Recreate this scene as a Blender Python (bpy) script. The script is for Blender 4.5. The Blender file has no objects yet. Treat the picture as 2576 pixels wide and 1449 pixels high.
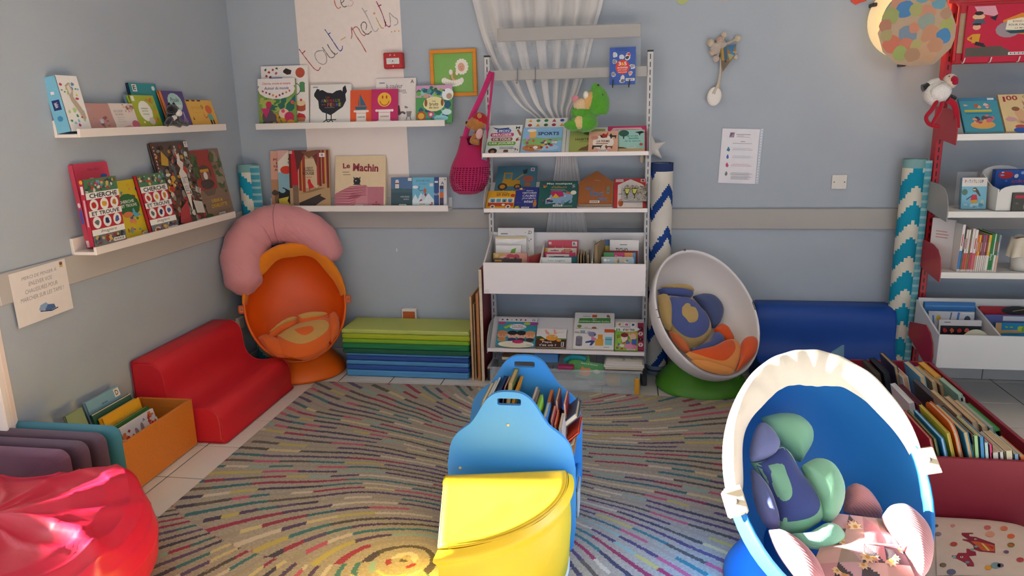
import bpy, math, random
from mathutils import Vector, Matrix
V3 = Vector
sc = bpy.context.scene
# ---------------------------------------------------------------- camera
IW, IH, FPX = 2576, 1449, 1829.59
PIT, YAW, ROL = 0.236157, -0.158996, -0.0220703
CAM = V3((0, 0, 1.5))
_d = V3((math.sin(YAW)*math.cos(PIT), math.cos(YAW)*math.cos(PIT), -math.sin(PIT)))
_r0 = V3((math.cos(YAW), -math.sin(YAW), 0)); _u0 = _r0.cross(_d)
_r = _r0*math.cos(ROL) + _u0*math.sin(ROL); _u = _u0*math.cos(ROL) - _r0*math.sin(ROL)
cd = bpy.data.cameras.new('camera'); cam = bpy.data.objects.new('camera', cd)
sc.collection.objects.link(cam); sc.camera = cam
cd.sensor_width = 36; cd.lens = FPX/IW*36; cd.clip_start = 0.05
cam.matrix_world = Matrix(((_r.x, _u.x, -_d.x, CAM.x), (_r.y, _u.y, -_d.y, CAM.y), (_r.z, _u.z, -_d.z, CAM.z), (0, 0, 0, 1)))
# ---------------------------------------------------------------- light, exposure
sc.view_settings.view_transform = 'Standard'; sc.view_settings.look = 'None'
sc.view_settings.gamma = 1; sc.view_settings.use_curve_mapping = False
sc.view_settings.exposure = 0.08
w = bpy.data.worlds.new('world'); sc.world = w; w.use_nodes = True
w.node_tree.nodes['Background'].inputs[0].default_value = (0.62, 0.78, 1.0, 1)
w.node_tree.nodes['Background'].inputs[1].default_value = 1.2
sl = bpy.data.lights.new('sun', 'SUN'); sun = bpy.data.objects.new('sun', sl); sc.collection.objects.link(sun)
sl.energy = 100.0; sl.angle = 0.04; sl.color = (1.0, 0.93, 0.85)
sun.rotation_euler = V3((1, 0.07, -0.287)).to_track_quat('-Z', 'Y').to_euler()
def area(name, loc, to, sx, sy, e, col):
    l = bpy.data.lights.new(name, 'AREA'); l.shape = 'RECTANGLE'; l.size = sx; l.size_y = sy; l.energy = e; l.color = col
    o = bpy.data.objects.new(name, l); sc.collection.objects.link(o); o.location = loc
    o.rotation_euler = (V3(to)-V3(loc)).to_track_quat('-Z', 'Y').to_euler(); return o
area('window_daylight', (-2.62, 0.92, 1.25), (0, 0.92, 1.25), 2.4, 2.2, 12, (1, 0.95, 0.92))
area('rear_fill_light', (1.7, -3.4, 1.5), (1.7, 0, 1.0), 3.4, 1.6, 38, (0.62, 0.80, 1))  # unseen fill lamp, added to light and cool the right side of the room
# ---------------------------------------------------------------- projection helpers (pixel of the photograph -> place in the room)
def proj(p):
    v = V3(p)-CAM; k = FPX/v.dot(_d); return (IW/2+k*v.dot(_r), IH/2-k*v.dot(_u))
def ray(x, y): return (_d*FPX+_r*(x-IW/2)-_u*(y-IH/2)).normalized()
def hit(x, y, n, c):
    v = ray(x, y); n = V3(n); return CAM+v*((c-n.dot(CAM))/n.dot(v))
def YP(x, y, Y): return hit(x, y, (0, 1, 0), Y)
def ZP(x, y, Z): return hit(x, y, (0, 0, 1), Z)
def XP(x, y, X): return hit(x, y, (1, 0, 0), X)
def solve(A, U, i, val):
    A = V3(A); U = V3(U); a, b = 0.0, 0.1
    fa, fb = proj(A)[i]-val, proj(A+U*b)[i]-val
    for _ in range(30):
        if abs(fb-fa) < 1e-9: break
        c = b-fb*(b-a)/(fb-fa); a, fa = b, fb; b = c; fb = proj(A+U*b)[i]-val
        if abs(fb) < 1e-4: break
    return b
# ---------------------------------------------------------------- colours and materials
_cc = {}
def C(h):
    if not isinstance(h, str): return tuple(h)
    if h not in _cc:
        s = h.lstrip('#'); s = ''.join(c*2 for c in s) if len(s) == 3 else s
        v = [int(s[i:i+2], 16)/255 for i in (0, 2, 4)]
        _cc[h] = tuple((c/12.92 if c <= .04045 else ((c+.055)/1.055)**2.4) for c in v)
    return _cc[h]
class N:
    def __init__(s, name):
        s.m = bpy.data.materials.new(name); s.m.use_nodes = True; s.t = s.m.node_tree; s.b = s.t.nodes['Principled BSDF']
    def n(s, ty, **k):
        o = s.t.nodes.new('ShaderNode'+ty)
        for a, v in k.items():
            if a.startswith('i_'): o.inputs[int(a[2:]) if a[2:].isdigit() else a[2:].replace('_', ' ')].default_value = v
            else: setattr(o, a, v)
        return o
    def l(s, a, b): s.t.links.new(a, b)
    def math(s, op, a, b=None, c=None):
        o = s.n('Math', operation=op)
        for i, v in enumerate((a, b, c)):
            if v is None: continue
            if isinstance(v, (int, float)): o.inputs[i].default_value = v
            else: s.l(v, o.inputs[i])
        return o.outputs[0]
    def ramp(s, src, stops, mode='LINEAR'):
        o = s.n('ValToRGB'); r = o.color_ramp; r.interpolation = mode
        while len(r.elements) < len(stops): r.elements.new(0.5)
        for e, (p, c) in zip(r.elements, stops): e.position = p; e.color = (*C(c), 1)
        s.l(src, o.inputs[0]); return o.outputs[0]
    def bump(s, src, st, dist=.01):
        o = s.n('Bump', i_Strength=st, i_Distance=dist); s.l(src, o.inputs['Height']); s.l(o.outputs[0], s.b.inputs['Normal'])
    def noise(s, sc_, det=3, co=None, rough=.5):
        o = s.n('TexNoise', i_Scale=sc_, i_Detail=det, i_Roughness=rough)
        if co is not None: s.l(co, o.inputs['Vector'])
        return o
MAT = {}
def vmat(name, rough, spec=.5, bs=None, bstr=.2, bd=.002, var=.08, vs=6, coat=0, sheen=0, wave=None, grain=False):
    g = N(name); a = g.n('Attribute', attribute_name='Col')
    co = g.n('TexCoord').outputs['Object']
    if grain:
        mp = g.n('Mapping'); mp.inputs['Scale'].default_value = (3, 40, 40); g.l(co, mp.inputs[0]); nz = g.noise(2.2, 5, mp.outputs[0], .6)
    else: nz = g.noise(vs, 2, co)
    f = g.math('MULTIPLY_ADD', nz.outputs[0], var*2, 1-var)
    mx = g.n('Mix', data_type='RGBA', blend_type='MULTIPLY'); mx.inputs[0].default_value = 1
    g.l(a.outputs['Color'], mx.inputs[6]); g.l(f, mx.inputs[7]); g.l(mx.outputs[2], g.b.inputs['Base Color'])
    g.b.inputs['Roughness'].default_value = rough; g.b.inputs['Specular IOR Level'].default_value = spec
    g.b.inputs['Coat Weight'].default_value = coat; g.b.inputs['Coat Roughness'].default_value = .15
    g.b.inputs['Sheen Weight'].default_value = sheen
    if wave:
        wv = g.n('TexWave', i_Scale=wave, bands_direction='DIAGONAL'); g.l(co, wv.inputs[0]); g.bump(wv.outputs[1], bstr, bd)
    elif bs: g.bump(g.noise(bs, 3, co).outputs[0], bstr, bd)
    MAT[name] = g.m; return g.m
vmat('paper', .5, .35, var=.03)
vmat('print', .45, .4, var=.05, vs=30)
vmat('pages', .8, .2, bs=220, bstr=.3, bd=.001, var=.08)
vmat('plastic', .42, .38, bs=300, bstr=.04, bd=.0006, var=.02)
vmat('vinyl', .5, .4, bs=180, bstr=.12, bd=.001, var=.05)
vmat('gloss_vinyl', .3, .55, bs=9, bstr=.25, bd=.01, var=.05)
vmat('fabric', .92, .15, bs=420, bstr=.5, bd=.0015, var=.1, sheen=.25)
vmat('rib_fabric', .9, .15, wave=60, bstr=.35, bd=.002, var=.06, sheen=.25)
vmat('plush', 1, .05, bs=160, bstr=1, bd=.006, var=.16, vs=40, sheen=.5)
vmat('painted_metal', .38, .5, bs=90, bstr=.03, bd=.0006, var=.03)
vmat('board', .42, .4, bs=60, bstr=.03, bd=.0006, var=.03)
vmat('wood', .45, .4, var=.16, grain=True)
vmat('woven', .9, .1, bs=260, bstr=.6, bd=.002, var=.08)
def clear(name, col, a, rough=.25):
    g = N(name); tr = g.n('BsdfTransparent'); mx = g.n('MixShader', i_0=a)
    nz = g.noise(8, 2); g.l(g.math('MULTIPLY_ADD', nz.outputs[0], .12, a-.06), mx.inputs[0])
    g.b.inputs['Base Color'].default_value = (*C(col), 1); g.b.inputs['Roughness'].default_value = rough
    g.l(tr.outputs[0], mx.inputs[1]); g.l(g.b.outputs[0], mx.inputs[2])
    g.l(mx.outputs[0], g.t.nodes['Material Output'].inputs[0]); MAT[name] = g.m
clear('clear_plastic', '#dfe4e4', .26); clear('clear_film', '#e4e8ee', .16, .12); clear('sheer', '#e9e4e0', .86, .9); clear('acrylic', '#dfe5ee', .1, .1)
# ---------------------------------------------------------------- mesh builder (vertex colour = the thing's own colour)
class M:
    def __init__(s): s.v = []; s.f = []; s.c = []; s.s = []
    def add(s, vs, fs, col, smooth=False):
        o = len(s.v); s.v += [tuple(p) for p in vs]
        many = isinstance(col, list)
        for i, f in enumerate(fs):
            s.f.append(tuple(o+k for k in f)); s.c.append(C(col[i]) if many else C(col)); s.s.append(smooth)
        return s
    def box(s, x0, x1, y0, y1, z0, z1, col, b=0, mtx=None):
        if x0 > x1: x0, x1 = x1, x0
        if y0 > y1: y0, y1 = y1, y0
        if z0 > z1: z0, z1 = z1, z0
        vs, fs = [], []
        if b <= 0:
            vs = [V3((x, y, z)) for z in (z0, z1) for y in (y0, y1) for x in (x0, x1)]
            fs = [(0, 2, 3, 1), (4, 5, 7, 6), (0, 1, 5, 4), (2, 6, 7, 3), (0, 4, 6, 2), (1, 3, 7, 5)]
        else:
            b = min(b, (x1-x0)*.45, (y1-y0)*.45, (z1-z0)*.45); ix = {}
            X, Y, Z = (x0, x1), (y0, y1), (z0, z1)
            for i in (0, 1):
                for j in (0, 1):
                    for k in (0, 1):
                        for a in range(3):
                            p = [X[i], Y[j], Z[k]]; sg = (i, j, k)
                            for q in range(3):
                                if q != a: p[q] += b if sg[q] == 0 else -b
                            ix[i, j, k, a] = len(vs); vs.append(V3(p))
            I = lambda t, a: ix[t[0], t[1], t[2], a]
            ctr = V3(((x0+x1)/2, (y0+y1)/2, (z0+z1)/2))
            for a in range(3):
                o1, o2 = [q for q in range(3) if q != a]
                for sd in (0, 1):
                    q4 = []
                    for (m, n_) in ((0, 0), (1, 0), (1, 1), (0, 1)):
                        t = [0]*3; t[a] = sd; t[o1] = m; t[o2] = n_; q4.append(I(t, a))
                    fs.append(q4)
                for m in (0, 1):
                    for n_ in (0, 1):
                        t = [0]*3; t[o1] = m; t[o2] = n_; t2 = list(t); t2[a] = 1
                        fs.append([I(t, o1), I(t2, o1), I(t2, o2), I(t, o2)])
            for i in (0, 1):
                for j in (0, 1):
                    for k in (0, 1): fs.append([ix[i, j, k, a] for a in range(3)])
            for q, f in enumerate(fs):
                n_ = (vs[f[1]]-vs[f[0]]).cross(vs[f[2]]-vs[f[0]]); c = sum((vs[k] for k in f), V3())/len(f)-ctr
                if n_.dot(c) < 0: fs[q] = f[::-1]
        if mtx is not None: vs = [mtx @ p for p in vs]
        return s.add(vs, fs, col)
    def prism(s, pts, d, col, side=None):            # pts: 3D outline, d: extrusion vector
        n = len(pts); P = [V3(p) for p in pts]; d = V3(d)
        s.add(P+[p+d for p in P], [tuple(range(n))[::-1], tuple(range(n, 2*n))], col)
        return s.add(P+[p+d for p in P], [(i, (i+1) % n, n+(i+1) % n, n+i) for i in range(n)], side or col)
    def tube(s, pts, r, col, n=8, cap=True, smooth=True, flat=1.0):
        P = [V3(p) for p in pts]; R = r if isinstance(r, (list, tuple)) else [r]*len(P); vs = []; up = None
        for i, p in enumerate(P):
            t = (P[min(i+1, len(P)-1)]-P[max(i-1, 0)]).normalized()
            if up is None: up = t.orthogonal().normalized() if abs(t.z) > .9 else V3((0, 0, 1))
            a = (up-t*up.dot(t)).normalized(); b = t.cross(a); up = a
            vs += [p+(a*math.cos(2*math.pi*k/n)+b*math.sin(2*math.pi*k/n)*flat)*R[i] for k in range(n)]
        fs = [(i*n+k, i*n+(k+1) % n, (i+1)*n+(k+1) % n, (i+1)*n+k) for i in range(len(P)-1) for k in range(n)]
        s.add(vs, fs, col, smooth)
        if cap: s.add(vs[:n], [tuple(range(n))[::-1]], col); s.add(vs[-n:], [tuple(range(n))], col)
        return s
    def grid(s, fn, nu, nv, col, cu=False, cv=False, smooth=True):
        NU, NV = nu+(0 if cu else 1), nv+(0 if cv else 1)
        vs = [V3(fn(i/nu, j/nv)) for i in range(NU) for j in range(NV)]; fs = []; cs = []
        for i in range(nu):
            for j in range(nv):
                i2, j2 = (i+1) % NU, (j+1) % NV; fs.append((i*NV+j, i2*NV+j, i2*NV+j2, i*NV+j2))
                cs.append(col((i+.5)/nu, (j+.5)/nv) if callable(col) else col)
        return s.add(vs, fs, cs, smooth)
    def lathe(s, prof, n, col, at=(0, 0, 0), smooth=True):
        k = len(prof)-1; at = V3(at)
        def fn(u, v):
            r, z = prof[round(v*k)]; a = 2*math.pi*u; return at+V3((r*math.cos(a), r*math.sin(a), z))
        return s.grid(fn, n, k, col, cu=True, smooth=smooth)
    def blob(s, c, r, col, n=14, rot=None, nz=0, seed=0):
        c = V3(c); r = (r, r, r) if isinstance(r, (int, float)) else r; rr = random.Random(seed); k = [rr.uniform(0, 6) for _ in range(4)]
        R = rot if rot is not None else Matrix.Identity(3)
        def fn(u, v):
            a = 2*math.pi*u; b = math.pi*(v-.5); q = 1+nz*(math.sin(3*a+k[0])*math.cos(2*b+k[1])+math.sin(5*a+4*b+k[2])*.5)
            return c+R @ V3((r[0]*q*math.cos(a)*math.cos(b), r[1]*q*math.sin(a)*math.cos(b), r[2]*q*math.sin(b)))
        return s.grid(fn, n, max(6, n*2//3), col, cu=True)
    def pad(s, pts, nrm, th, col, rings=5, lift=0, back=.6, p=.5, cfun=None, jit=0):   # inflated cushion from a 3D outline
        P = [V3(q) for q in pts]; n = len(P); c = sum(P, V3())/n; nrm = V3(nrm).normalized(); vs, fs, cs = [], [], []
        def lay(sg, t): return [c+(q-c)*t+nrm*(lift+sg*th*max(0, 1-t**2.4)**p*(1+jit*math.sin(i*2.1+t*5))) for i, q in enumerate(P)]
        T = [1-(k/rings)**1.5 for k in range(rings)]
        for sg, rev in ((1, False), (-back, True)):
            o = len(vs)
            for t in T: vs += lay(sg, t)
            vs.append(c+nrm*(lift+sg*th)); ap = len(vs)-1
            for k in range(rings-1):
                for i in range(n):
                    f = (o+k*n+i, o+k*n+(i+1) % n, o+(k+1)*n+(i+1) % n, o+(k+1)*n+i); fs.append(f[::-1] if rev else f); cs.append(cfun(T[k], i/n) if cfun else col)
            for i in range(n):
                f = (o+(rings-1)*n+i, o+(rings-1)*n+(i+1) % n, ap); fs.append(f[::-1] if rev else f); cs.append(cfun(0, i/n) if cfun else col)
        return s.add(vs, fs, cs, True)
    def drape(s, pts, base, nrm, th, p, col, eps=.003, rings=5, jit=0):   # a patch lying on a pad made with the same outline `base`
        nrm = V3(nrm).normalized(); B = [V3(q) for q in base]; bc = sum(B, V3())/len(B); ax = nrm.orthogonal().normalized(); ay = nrm.cross(ax)
        f2 = lambda q: ((q-bc).dot(ax), (q-bc).dot(ay)); poly = [f2(q) for q in B]
        def hgt(q):
            x, y = f2(q); best = 1.
            for (x0, y0), (x1, y1) in zip(poly, poly[1:]+poly[:1]):
                ex, ey = x1-x0, y1-y0; den = x*ey-y*ex
                if abs(den) < 1e-12: continue
                k = (x0*ey-y0*ex)/den; w_ = (x0*y-y0*x)/den
                if k > 0 and -1e-6 <= w_ <= 1+1e-6: best = min(best, 1/k) if best != 1. else 1/k
            t = min(1, max(0, best)); return th*max(0, 1-t**2.4)**p
        P = [V3(q) for q in pts]; c = sum(P, V3())/len(P); n = len(P); vs = []
        for k in range(rings+1):
            t = 1-k/rings
            for q in P: r_ = c+(q-c)*t; r_ = r_-nrm*(r_-bc).dot(nrm); vs.append(r_+nrm*(hgt(r_)+eps*min(1, .25+k*.9)))
        return s.add(vs, [(k*n+i, k*n+(i+1) % n, (k+1)*n+(i+1) % n, (k+1)*n+i) for k in range(rings) for i in range(n)], col, True)
    def build(s, name, mat, parent=None, rel=True):
        me = bpy.data.meshes.new(name); off = V3((0, 0, 0))
        if parent is not None and rel: off = V3(parent.get('_w', (0, 0, 0)))
        me.from_pydata([V3(p)-off for p in s.v], [], s.f)
        me.polygons.foreach_set('use_smooth', s.s)
        ca = me.color_attributes.new('Col', 'FLOAT_COLOR', 'CORNER'); buf = []
        for f, c in zip(s.f, s.c): buf += (c[0], c[1], c[2], 1.0)*len(f)
        ca.data.foreach_set('color', buf); me.update()
        o = bpy.data.objects.new(name, me); sc.collection.objects.link(o)
        me.materials.append(MAT[mat] if isinstance(mat, str) else mat)
        if parent is not None: o.parent = parent
        return o
def tag(o, label=None, cat=None, group=None, kind=None):
    for k, v in (('label', label), ('category', cat), ('group', group), ('kind', kind)):
        if v: o[k] = v
    return o
def T(name, label, cat, loc=(0, 0, 0), group=None, mtx=None):
    """an Empty at the thing's base; children built in world places are shifted by its place"""
    o = bpy.data.objects.new(name, None); sc.collection.objects.link(o); o.empty_display_size = .05
    if mtx is not None: o.matrix_world = mtx; o['_w'] = (0.0, 0.0, 0.0)
    else: o.location = loc; o['_w'] = tuple(float(q) for q in loc)
    return tag(o, label, cat, group)
def struct(m, name, mat, parent=None):
    o = m.build(name, mat, parent); o['kind'] = 'structure'; return o
def smooth_path(P, n=6):
    P = [V3(p) for p in P]; out = []
    for i in range(len(P)-1):
        a, b, c, d = P[max(i-1, 0)], P[i], P[i+1], P[min(i+2, len(P)-1)]
        for k in range(n):
            t = k/n; out.append(.5*((2*b)+(c-a)*t+(2*a-5*b+4*c-d)*t*t+(3*b-a-3*c+d)*t**3))
    return out+[P[-1]]
# ---------------------------------------------------------------- flat print on covers
_tx = {}
def text_geo(txt, bold=0., shear=0.):
    k = (txt, bold, shear)
    if k not in _tx:
        cu = bpy.data.curves.new('txt', 'FONT'); cu.body = txt; cu.resolution_u = 2; cu.offset = bold; cu.shear = shear; cu.align_x = 'CENTER'
        o = bpy.data.objects.new('txt', cu); me = bpy.data.meshes.new_from_object(o)
        vs = [(v.co.x, v.co.y) for v in me.vertices]; fs = [tuple(p.vertices) for p in me.polygons]
        bpy.data.objects.remove(o); bpy.data.meshes.remove(me); bpy.data.curves.remove(cu)
        if not vs: vs = [(0, 0), (1, 0), (1, 1)]; fs = [(0, 1, 2)]
        xs = [v[0] for v in vs]; ys = [v[1] for v in vs]
        _tx[k] = ([((x-min(xs))/max(1e-6, max(xs)-min(xs))-.5, (y-min(ys))/max(1e-6, max(ys)-min(ys))-.5) for x, y in vs], fs)
    return _tx[k]
class Pr(M):
    """print on a face w x h (metres); coordinates 0..1 in both directions; faces local -Y"""
    def __init__(s, w, h, y=-.0005, seed=1): super().__init__(); s.w = w; s.h = h; s.y = y; s.rd = random.Random(seed)
    def q(s, pts, fs, col):
        s.y -= .00003; s.add([((x-.5)*s.w, s.y, y*s.h) for x, y in pts], fs, col)
    def p(s, pts, col): s.q(pts, [tuple(range(len(pts)))], col); return s
    def r(s, x0, y0, x1, y1, col): return s.p([(x0, y0), (x1, y0), (x1, y1), (x0, y1)], col)
    def e(s, cx, cy, rx, ry, col, n=14, rot=0):
        c, d = math.cos(rot), math.sin(rot); k = s.h/s.w; out = []
        for i in range(n):
            a = 2*math.pi*i/n; x, y = rx*math.cos(a), ry*math.sin(a)*k; out.append((cx+x*c-y*d, cy+(x*d+y*c)/k))
        return s.p(out, col)
    def ci(s, cx, cy, r, col, n=16): return s.e(cx, cy, r, r*s.w/s.h, col, n)
    def ln(s, pts, wd, col):
        k = s.h/s.w
        for (x0, y0), (x1, y1) in zip(pts, pts[1:]):
            dx, dy = x1-x0, (y1-y0)*k; L = math.hypot(dx, dy) or 1; nx, ny = -dy/L*wd/2, dx/L*wd/2/k
            s.p([(x0-nx, y0-ny), (x1-nx, y1-ny), (x1+nx, y1+ny), (x0+nx, y0+ny)], col)
        return s
    def t(s, txt, cx, cy, wd, ht, col, bold=.0, shear=0., rot=0.):
        vs, fs = text_geo(txt, bold, shear); k = s.h/s.w; c, d = math.cos(rot), math.sin(rot); out = []
        for x, y in vs:
            X, Y = x*wd, y*ht*k; out.append((cx+X*c-Y*d, cy+(X*d+Y*c)/k))
        s.q(out, fs, col); return s
    def blb(s, cx, cy, rx, ry, col, n=9):
        k = [s.rd.uniform(.65, 1.15) for _ in range(n)]; a0 = s.rd.uniform(0, 6)
        return s.p([(cx+rx*k[i]*math.cos(a0+2*math.pi*i/n), cy+ry*k[i]*math.sin(a0+2*math.pi*i/n)) for i in range(n)], col)
    def sc(s, n, x0, y0, x1, y1, cols, a=.02, b=.06, q=8):
        for _ in range(n):
            r = s.rd.uniform(a, b); r2 = r*s.w/s.h*s.rd.uniform(.5, 1.3)
            x = s.rd.uniform(x0+r, max(x0+r, x1-r)); y = s.rd.uniform(y0+r2, max(y0+r2, y1-r2)); s.blb(x, y, r, r2, s.rd.choice(cols), q)
        return s
    def bc(s, cx, cy, wd=.2, ht=.05):                # library barcode label
        s.r(cx-wd/2, cy-ht/2, cx+wd/2, cy+ht/2, '#e8e6e2')
        for i in range(11): s.r(cx-wd*.4+i*wd*.073, cy-ht*.28, cx-wd*.4+i*wd*.073+wd*(.03+.02*(i % 3 == 0)), cy+ht*.3, '#333')
        return s
    def tl(s, x0, y0, x1, rows, gap, col, ht=.012):  # lines of tiny print
        for i in range(rows): s.r(x0+s.rd.uniform(0, .02), y0-i*gap-ht, x1-s.rd.uniform(0, .2)*(x1-x0), y0-i*gap, col)
        return s
def rrect(w, h, r, n=4):
    if r <= 0: return [(-w/2, 0), (w/2, 0), (w/2, h), (-w/2, h)]
    o = []
    for cx, cy, a0 in ((w/2-r, r, -90), (w/2-r, h-r, 0), (-w/2+r, h-r, 90), (-w/2+r, r, 180)):
        for i in range(n+1):
            a = math.radians(a0+90*i/n); o.append((cx+r*math.cos(a), cy+r*math.sin(a)))
    return o
def frame(A, U, Vv):
    U = V3(U).normalized(); Vv = V3(Vv).normalized(); Nn = U.cross(Vv)
    return Matrix(((U.x, -Nn.x, Vv.x, A.x), (U.y, -Nn.y, Vv.y, A.y), (U.z, -Nn.z, Vv.z, A.z), (0, 0, 0, 1)))
def make_book(label, mtx, w, h, th, col, ops=None, spine=None, group=None, rd=0, shape=None, pages='#e6dcc6', name='book', cat='book', seed=1, sp=None, flip=False):
    o = T(name, label, cat, mtx=mtx, group=group)
    out = shape or rrect(w, h, rd); tb = min(.0025, th*.2)
    m = M(); P = [(x, 0, z) for x, z in out]
    m.prism(P, (0, tb, 0), col); m.prism([(x, th-tb, z) for x, _, z in P], (0, tb, 0), col)
    if shape is None: m.box(*((w/2-tb, w/2) if flip else (-w/2, -w/2+tb)), 0, th, max(rd, .001), h-max(rd, .001), spine or col)
    m.build('cover', 'paper', o)
    pg = M(); pg.prism([(x*.975, tb+.0001, .003+z*.975) for x, z in out], (0, th-2*tb-.0002, 0), pages); pg.build('pages', 'pages', o)
    if ops:
        p = Pr(w, h, seed=seed); p.p([(x/w*.99+.5, z/h*.99+.005) for x, z in out], col); ops(p)
        if p.f: p.build('cover_print', 'print', o)
    if sp:
        p = Pr(th, h, seed=seed+5); p.r(.02, .01, .98, .99, spine or col); sp(p); m2 = Matrix(((0, -1, 0, -w/2), (-1, 0, 0, th/2), (0, 0, 1, 0), (0, 0, 0, 1)))
        p.v = [tuple(Matrix(((0, 1, 0, -w/2-.0002), (-1, 0, 0, th/2), (0, 0, 1, 0), (0, 0, 0, 1))) @ V3(q)) for q in p.v]
        p.build('spine_print', 'print', o)
    return o
def book(label, A, U, Vv, px0, px1, pyT, th=.01, col='#fff', ops=None, lift=0., up=0., attop=0., turn=0, **k):
    """a book whose foot lies on the line A + t U, leaning along Vv; its width and height are taken from the photograph"""
    U = V3(U).normalized(); Vv = V3(Vv).normalized(); Nn = U.cross(Vv); Nh = V3((Nn.x, Nn.y, 0))
    A = V3(A)+Nh*(lift/Nh.length_squared)+Vv*(up+max(0, th*Nn.z/Vv.z)+.0004)
    Q = A+Vv*attop; t0, t1 = solve(Q, U, 0, px0), solve(Q, U, 0, px1); mid = A+U*(t0+t1)/2
    h = solve(mid, Vv, 1, pyT); mt = frame(mid, U, Vv)
    if turn: mt = mt @ Matrix.Rotation(turn, 4, 'Y')
    return make_book(label, mt, abs(t1-t0), h, th, col, ops, **k)
def lean(side, deg):
    a = math.radians(deg); return (0, math.sin(a), math.cos(a)) if side == 'b' else (-math.sin(a), 0, math.cos(a))
# ================================================================ the room
XL, YB, ZC, XR, YF = -2.315, 4.185, 2.62, 4.5, -3.5
g = N('wall_paint'); co = g.n('TexCoord').outputs['Object']
g.l(g.ramp(g.noise(1.3, 3, co).outputs[0], [(.3, '#a6afba'), (.7, '#adb6c0')]), g.b.inputs['Base Color'])
g.b.inputs['Roughness'].default_value = .75; g.b.inputs['Specular IOR Level'].default_value = .25
g.bump(g.noise(240, 3, co).outputs[0], .25, .002); MAT['wall_paint'] = g.m
vmat('white_paint', .6, .3, bs=120, bstr=.05, bd=.001, var=.02)
vmat('tile', .3, .45, bs=14, bstr=.03, bd=.002, var=.05, vs=3)
vmat('grout', .95, .1, var=.1)
m = M(); m.box(XL-.3, XL, 2.29, YB+.2, 0, ZC, '#fff'); m.box(XL-.3, XL, YF, 2.29, 2.36, ZC, '#fff'); m.box(XL-.3, XL, YF, -1.25, 0, 2.36, '#fff'); struct(m, 'wall_left', 'wall_paint')
m = M(); m.box(XL, XR+.2, YB, YB+.2, 0, ZC, '#fff'); struct(m, 'wall_back', 'wall_paint')
m = M(); m.box(XR, XR+.2, YF, YB, 0, ZC, '#5f7088'); struct(m, 'wall_right', 'board')
m = M(); m.box(XL, 0, YF-.2, YF, 0, ZC, '#fff'); m.box(3.4, XR, YF-.2, YF, 0, ZC, '#fff'); m.box(0, 3.4, YF-.2, YF, 0, .7, '#fff'); m.box(0, 3.4, YF-.2, YF, 2.3, ZC, '#fff'); struct(m, 'wall_front', 'wall_paint')
m = M(); m.box(XL-.3, XR+.2, YF-.2, YB+.2, ZC, ZC+.1, '#e8e6e0'); struct(m, 'ceiling', 'white_paint')
m = M(); m.box(XL-.3, XR+.2, YF-.2, YB+.2, -.06, -.004, '#6a625a'); fl = struct(m, 'floor', 'grout')
# floor tiles one by one where they show round the rug, the rest of the floor tiled as one sheet
S = .305; tx0, ty0 = -1.95, 2.30; half = (S-.006)/2
tm = M(); tm.box(-half, half, -half, half, -.004, 0, '#d6d2cd', .0012); tmesh = None; rest = M()
for i in range(-3, 22):
    for j in range(-19, 7):
        x0, y0 = tx0+i*S, ty0+j*S; x1, y1 = x0+S, y0+S
        cx0, cx1, cy1 = max(x0, XL), min(x1, XR), min(y1, YB)
        if cx1-cx0 < .02 or cy1-y0 < .02 or y0 < YF: continue
        shown = (x0 < -1.75 and y1 > 2.1) or (y1 > 3.68 and x0 < .95) or (x0 > .9 and y1 > 2.3 and x1 < 2.7)
        full = cx0 == x0 and cx1 == x1 and cy1 == y1
        if shown and full:
            if tmesh is None: o = tm.build('tile', 'tile', fl); tmesh = o.data
            else: o = bpy.data.objects.new('tile', tmesh); sc.collection.objects.link(o); o.parent = fl
            o.location = (x0+S/2, y0+S/2, 0)
        else:
            q = M() if shown else rest; q.box(cx0+(.003 if cx0 == x0 else .001), cx1-.003, y0+.003, cy1-(.003 if cy1 == y1 else .001), -.004, 0, '#d6d2cd', .0012)
            if shown: q.build('tile', 'tile', fl)
o = rest.build('tile_field', 'tile', fl); o['kind'] = 'stuff'
# grey rails along the walls
m = M(); m.box(XL+.014, XR, YB-.014, YB-.0005, .842, .957, '#aeaaa6', .003); m.box(XL+.014, XR, YB-.016, YB-.0005, .955, .959, '#8f9296'); struct(m, 'trim_1', 'white_paint')
m = M(); m.box(XL+.0005, XL+.014, 2.30, YB-.0005, .838, .957, '#b9b4b0', .003); struct(m, 'trim_2', 'white_paint')
# white reveal and door frame at the end of the left wall
m = M(); m.box(XL-.3, XL+.004, 2.262, 2.2895, 0, 2.36, '#e9d9d2', .004); m.box(XL-.3, XL+.004, 2.234, 2.262, 0, 2.36, '#efe6e0', .004); struct(m, 'trim_3', 'white_paint')
m = M(); 
w1 = M(); w1.box(XL-.29, XL-.23, 2.05, 2.233, 0, 2.36, '#eee', .004); w1.box(XL-.29, XL-.23, -1.25, -1.18, 0, 2.36, '#eee', .004); w1.box(XL-.29, XL-.23, -1.18, 2.05, 1.66, 2.36, '#eee', .004)  # unseen wide post and deep head, added to cut off sunlight
w1 = struct(w1, 'window_1', 'white_paint')
M().box(XL-.285, XL-.235, -1.18, 1.2, 1.05, 1.19, '#eee', .004).build('upper_sun_block', 'white_paint', w1); M().box(XL-.285, XL-.235, -1.18, 1.2, 1.4, 1.66, '#eee', .004).build('upper_sun_block', 'white_paint', w1)  # unseen panels added to keep the sun patch to the left of the floor
M().box(XL-.285, XL-.235, 1.2, 1.96, 0, .6, '#eee', .004).build('lower_sun_block', 'white_paint', w1)  # unseen panel added to keep direct sun off the bean bag
M().box(XL-.285, XL-.235, 1.96, 2.05, 0, 1.04, '#eee', .004).build('lower_sun_block', 'white_paint', w1)  # taller unseen panel, added to stop sunlight short on the yellow seat
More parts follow.
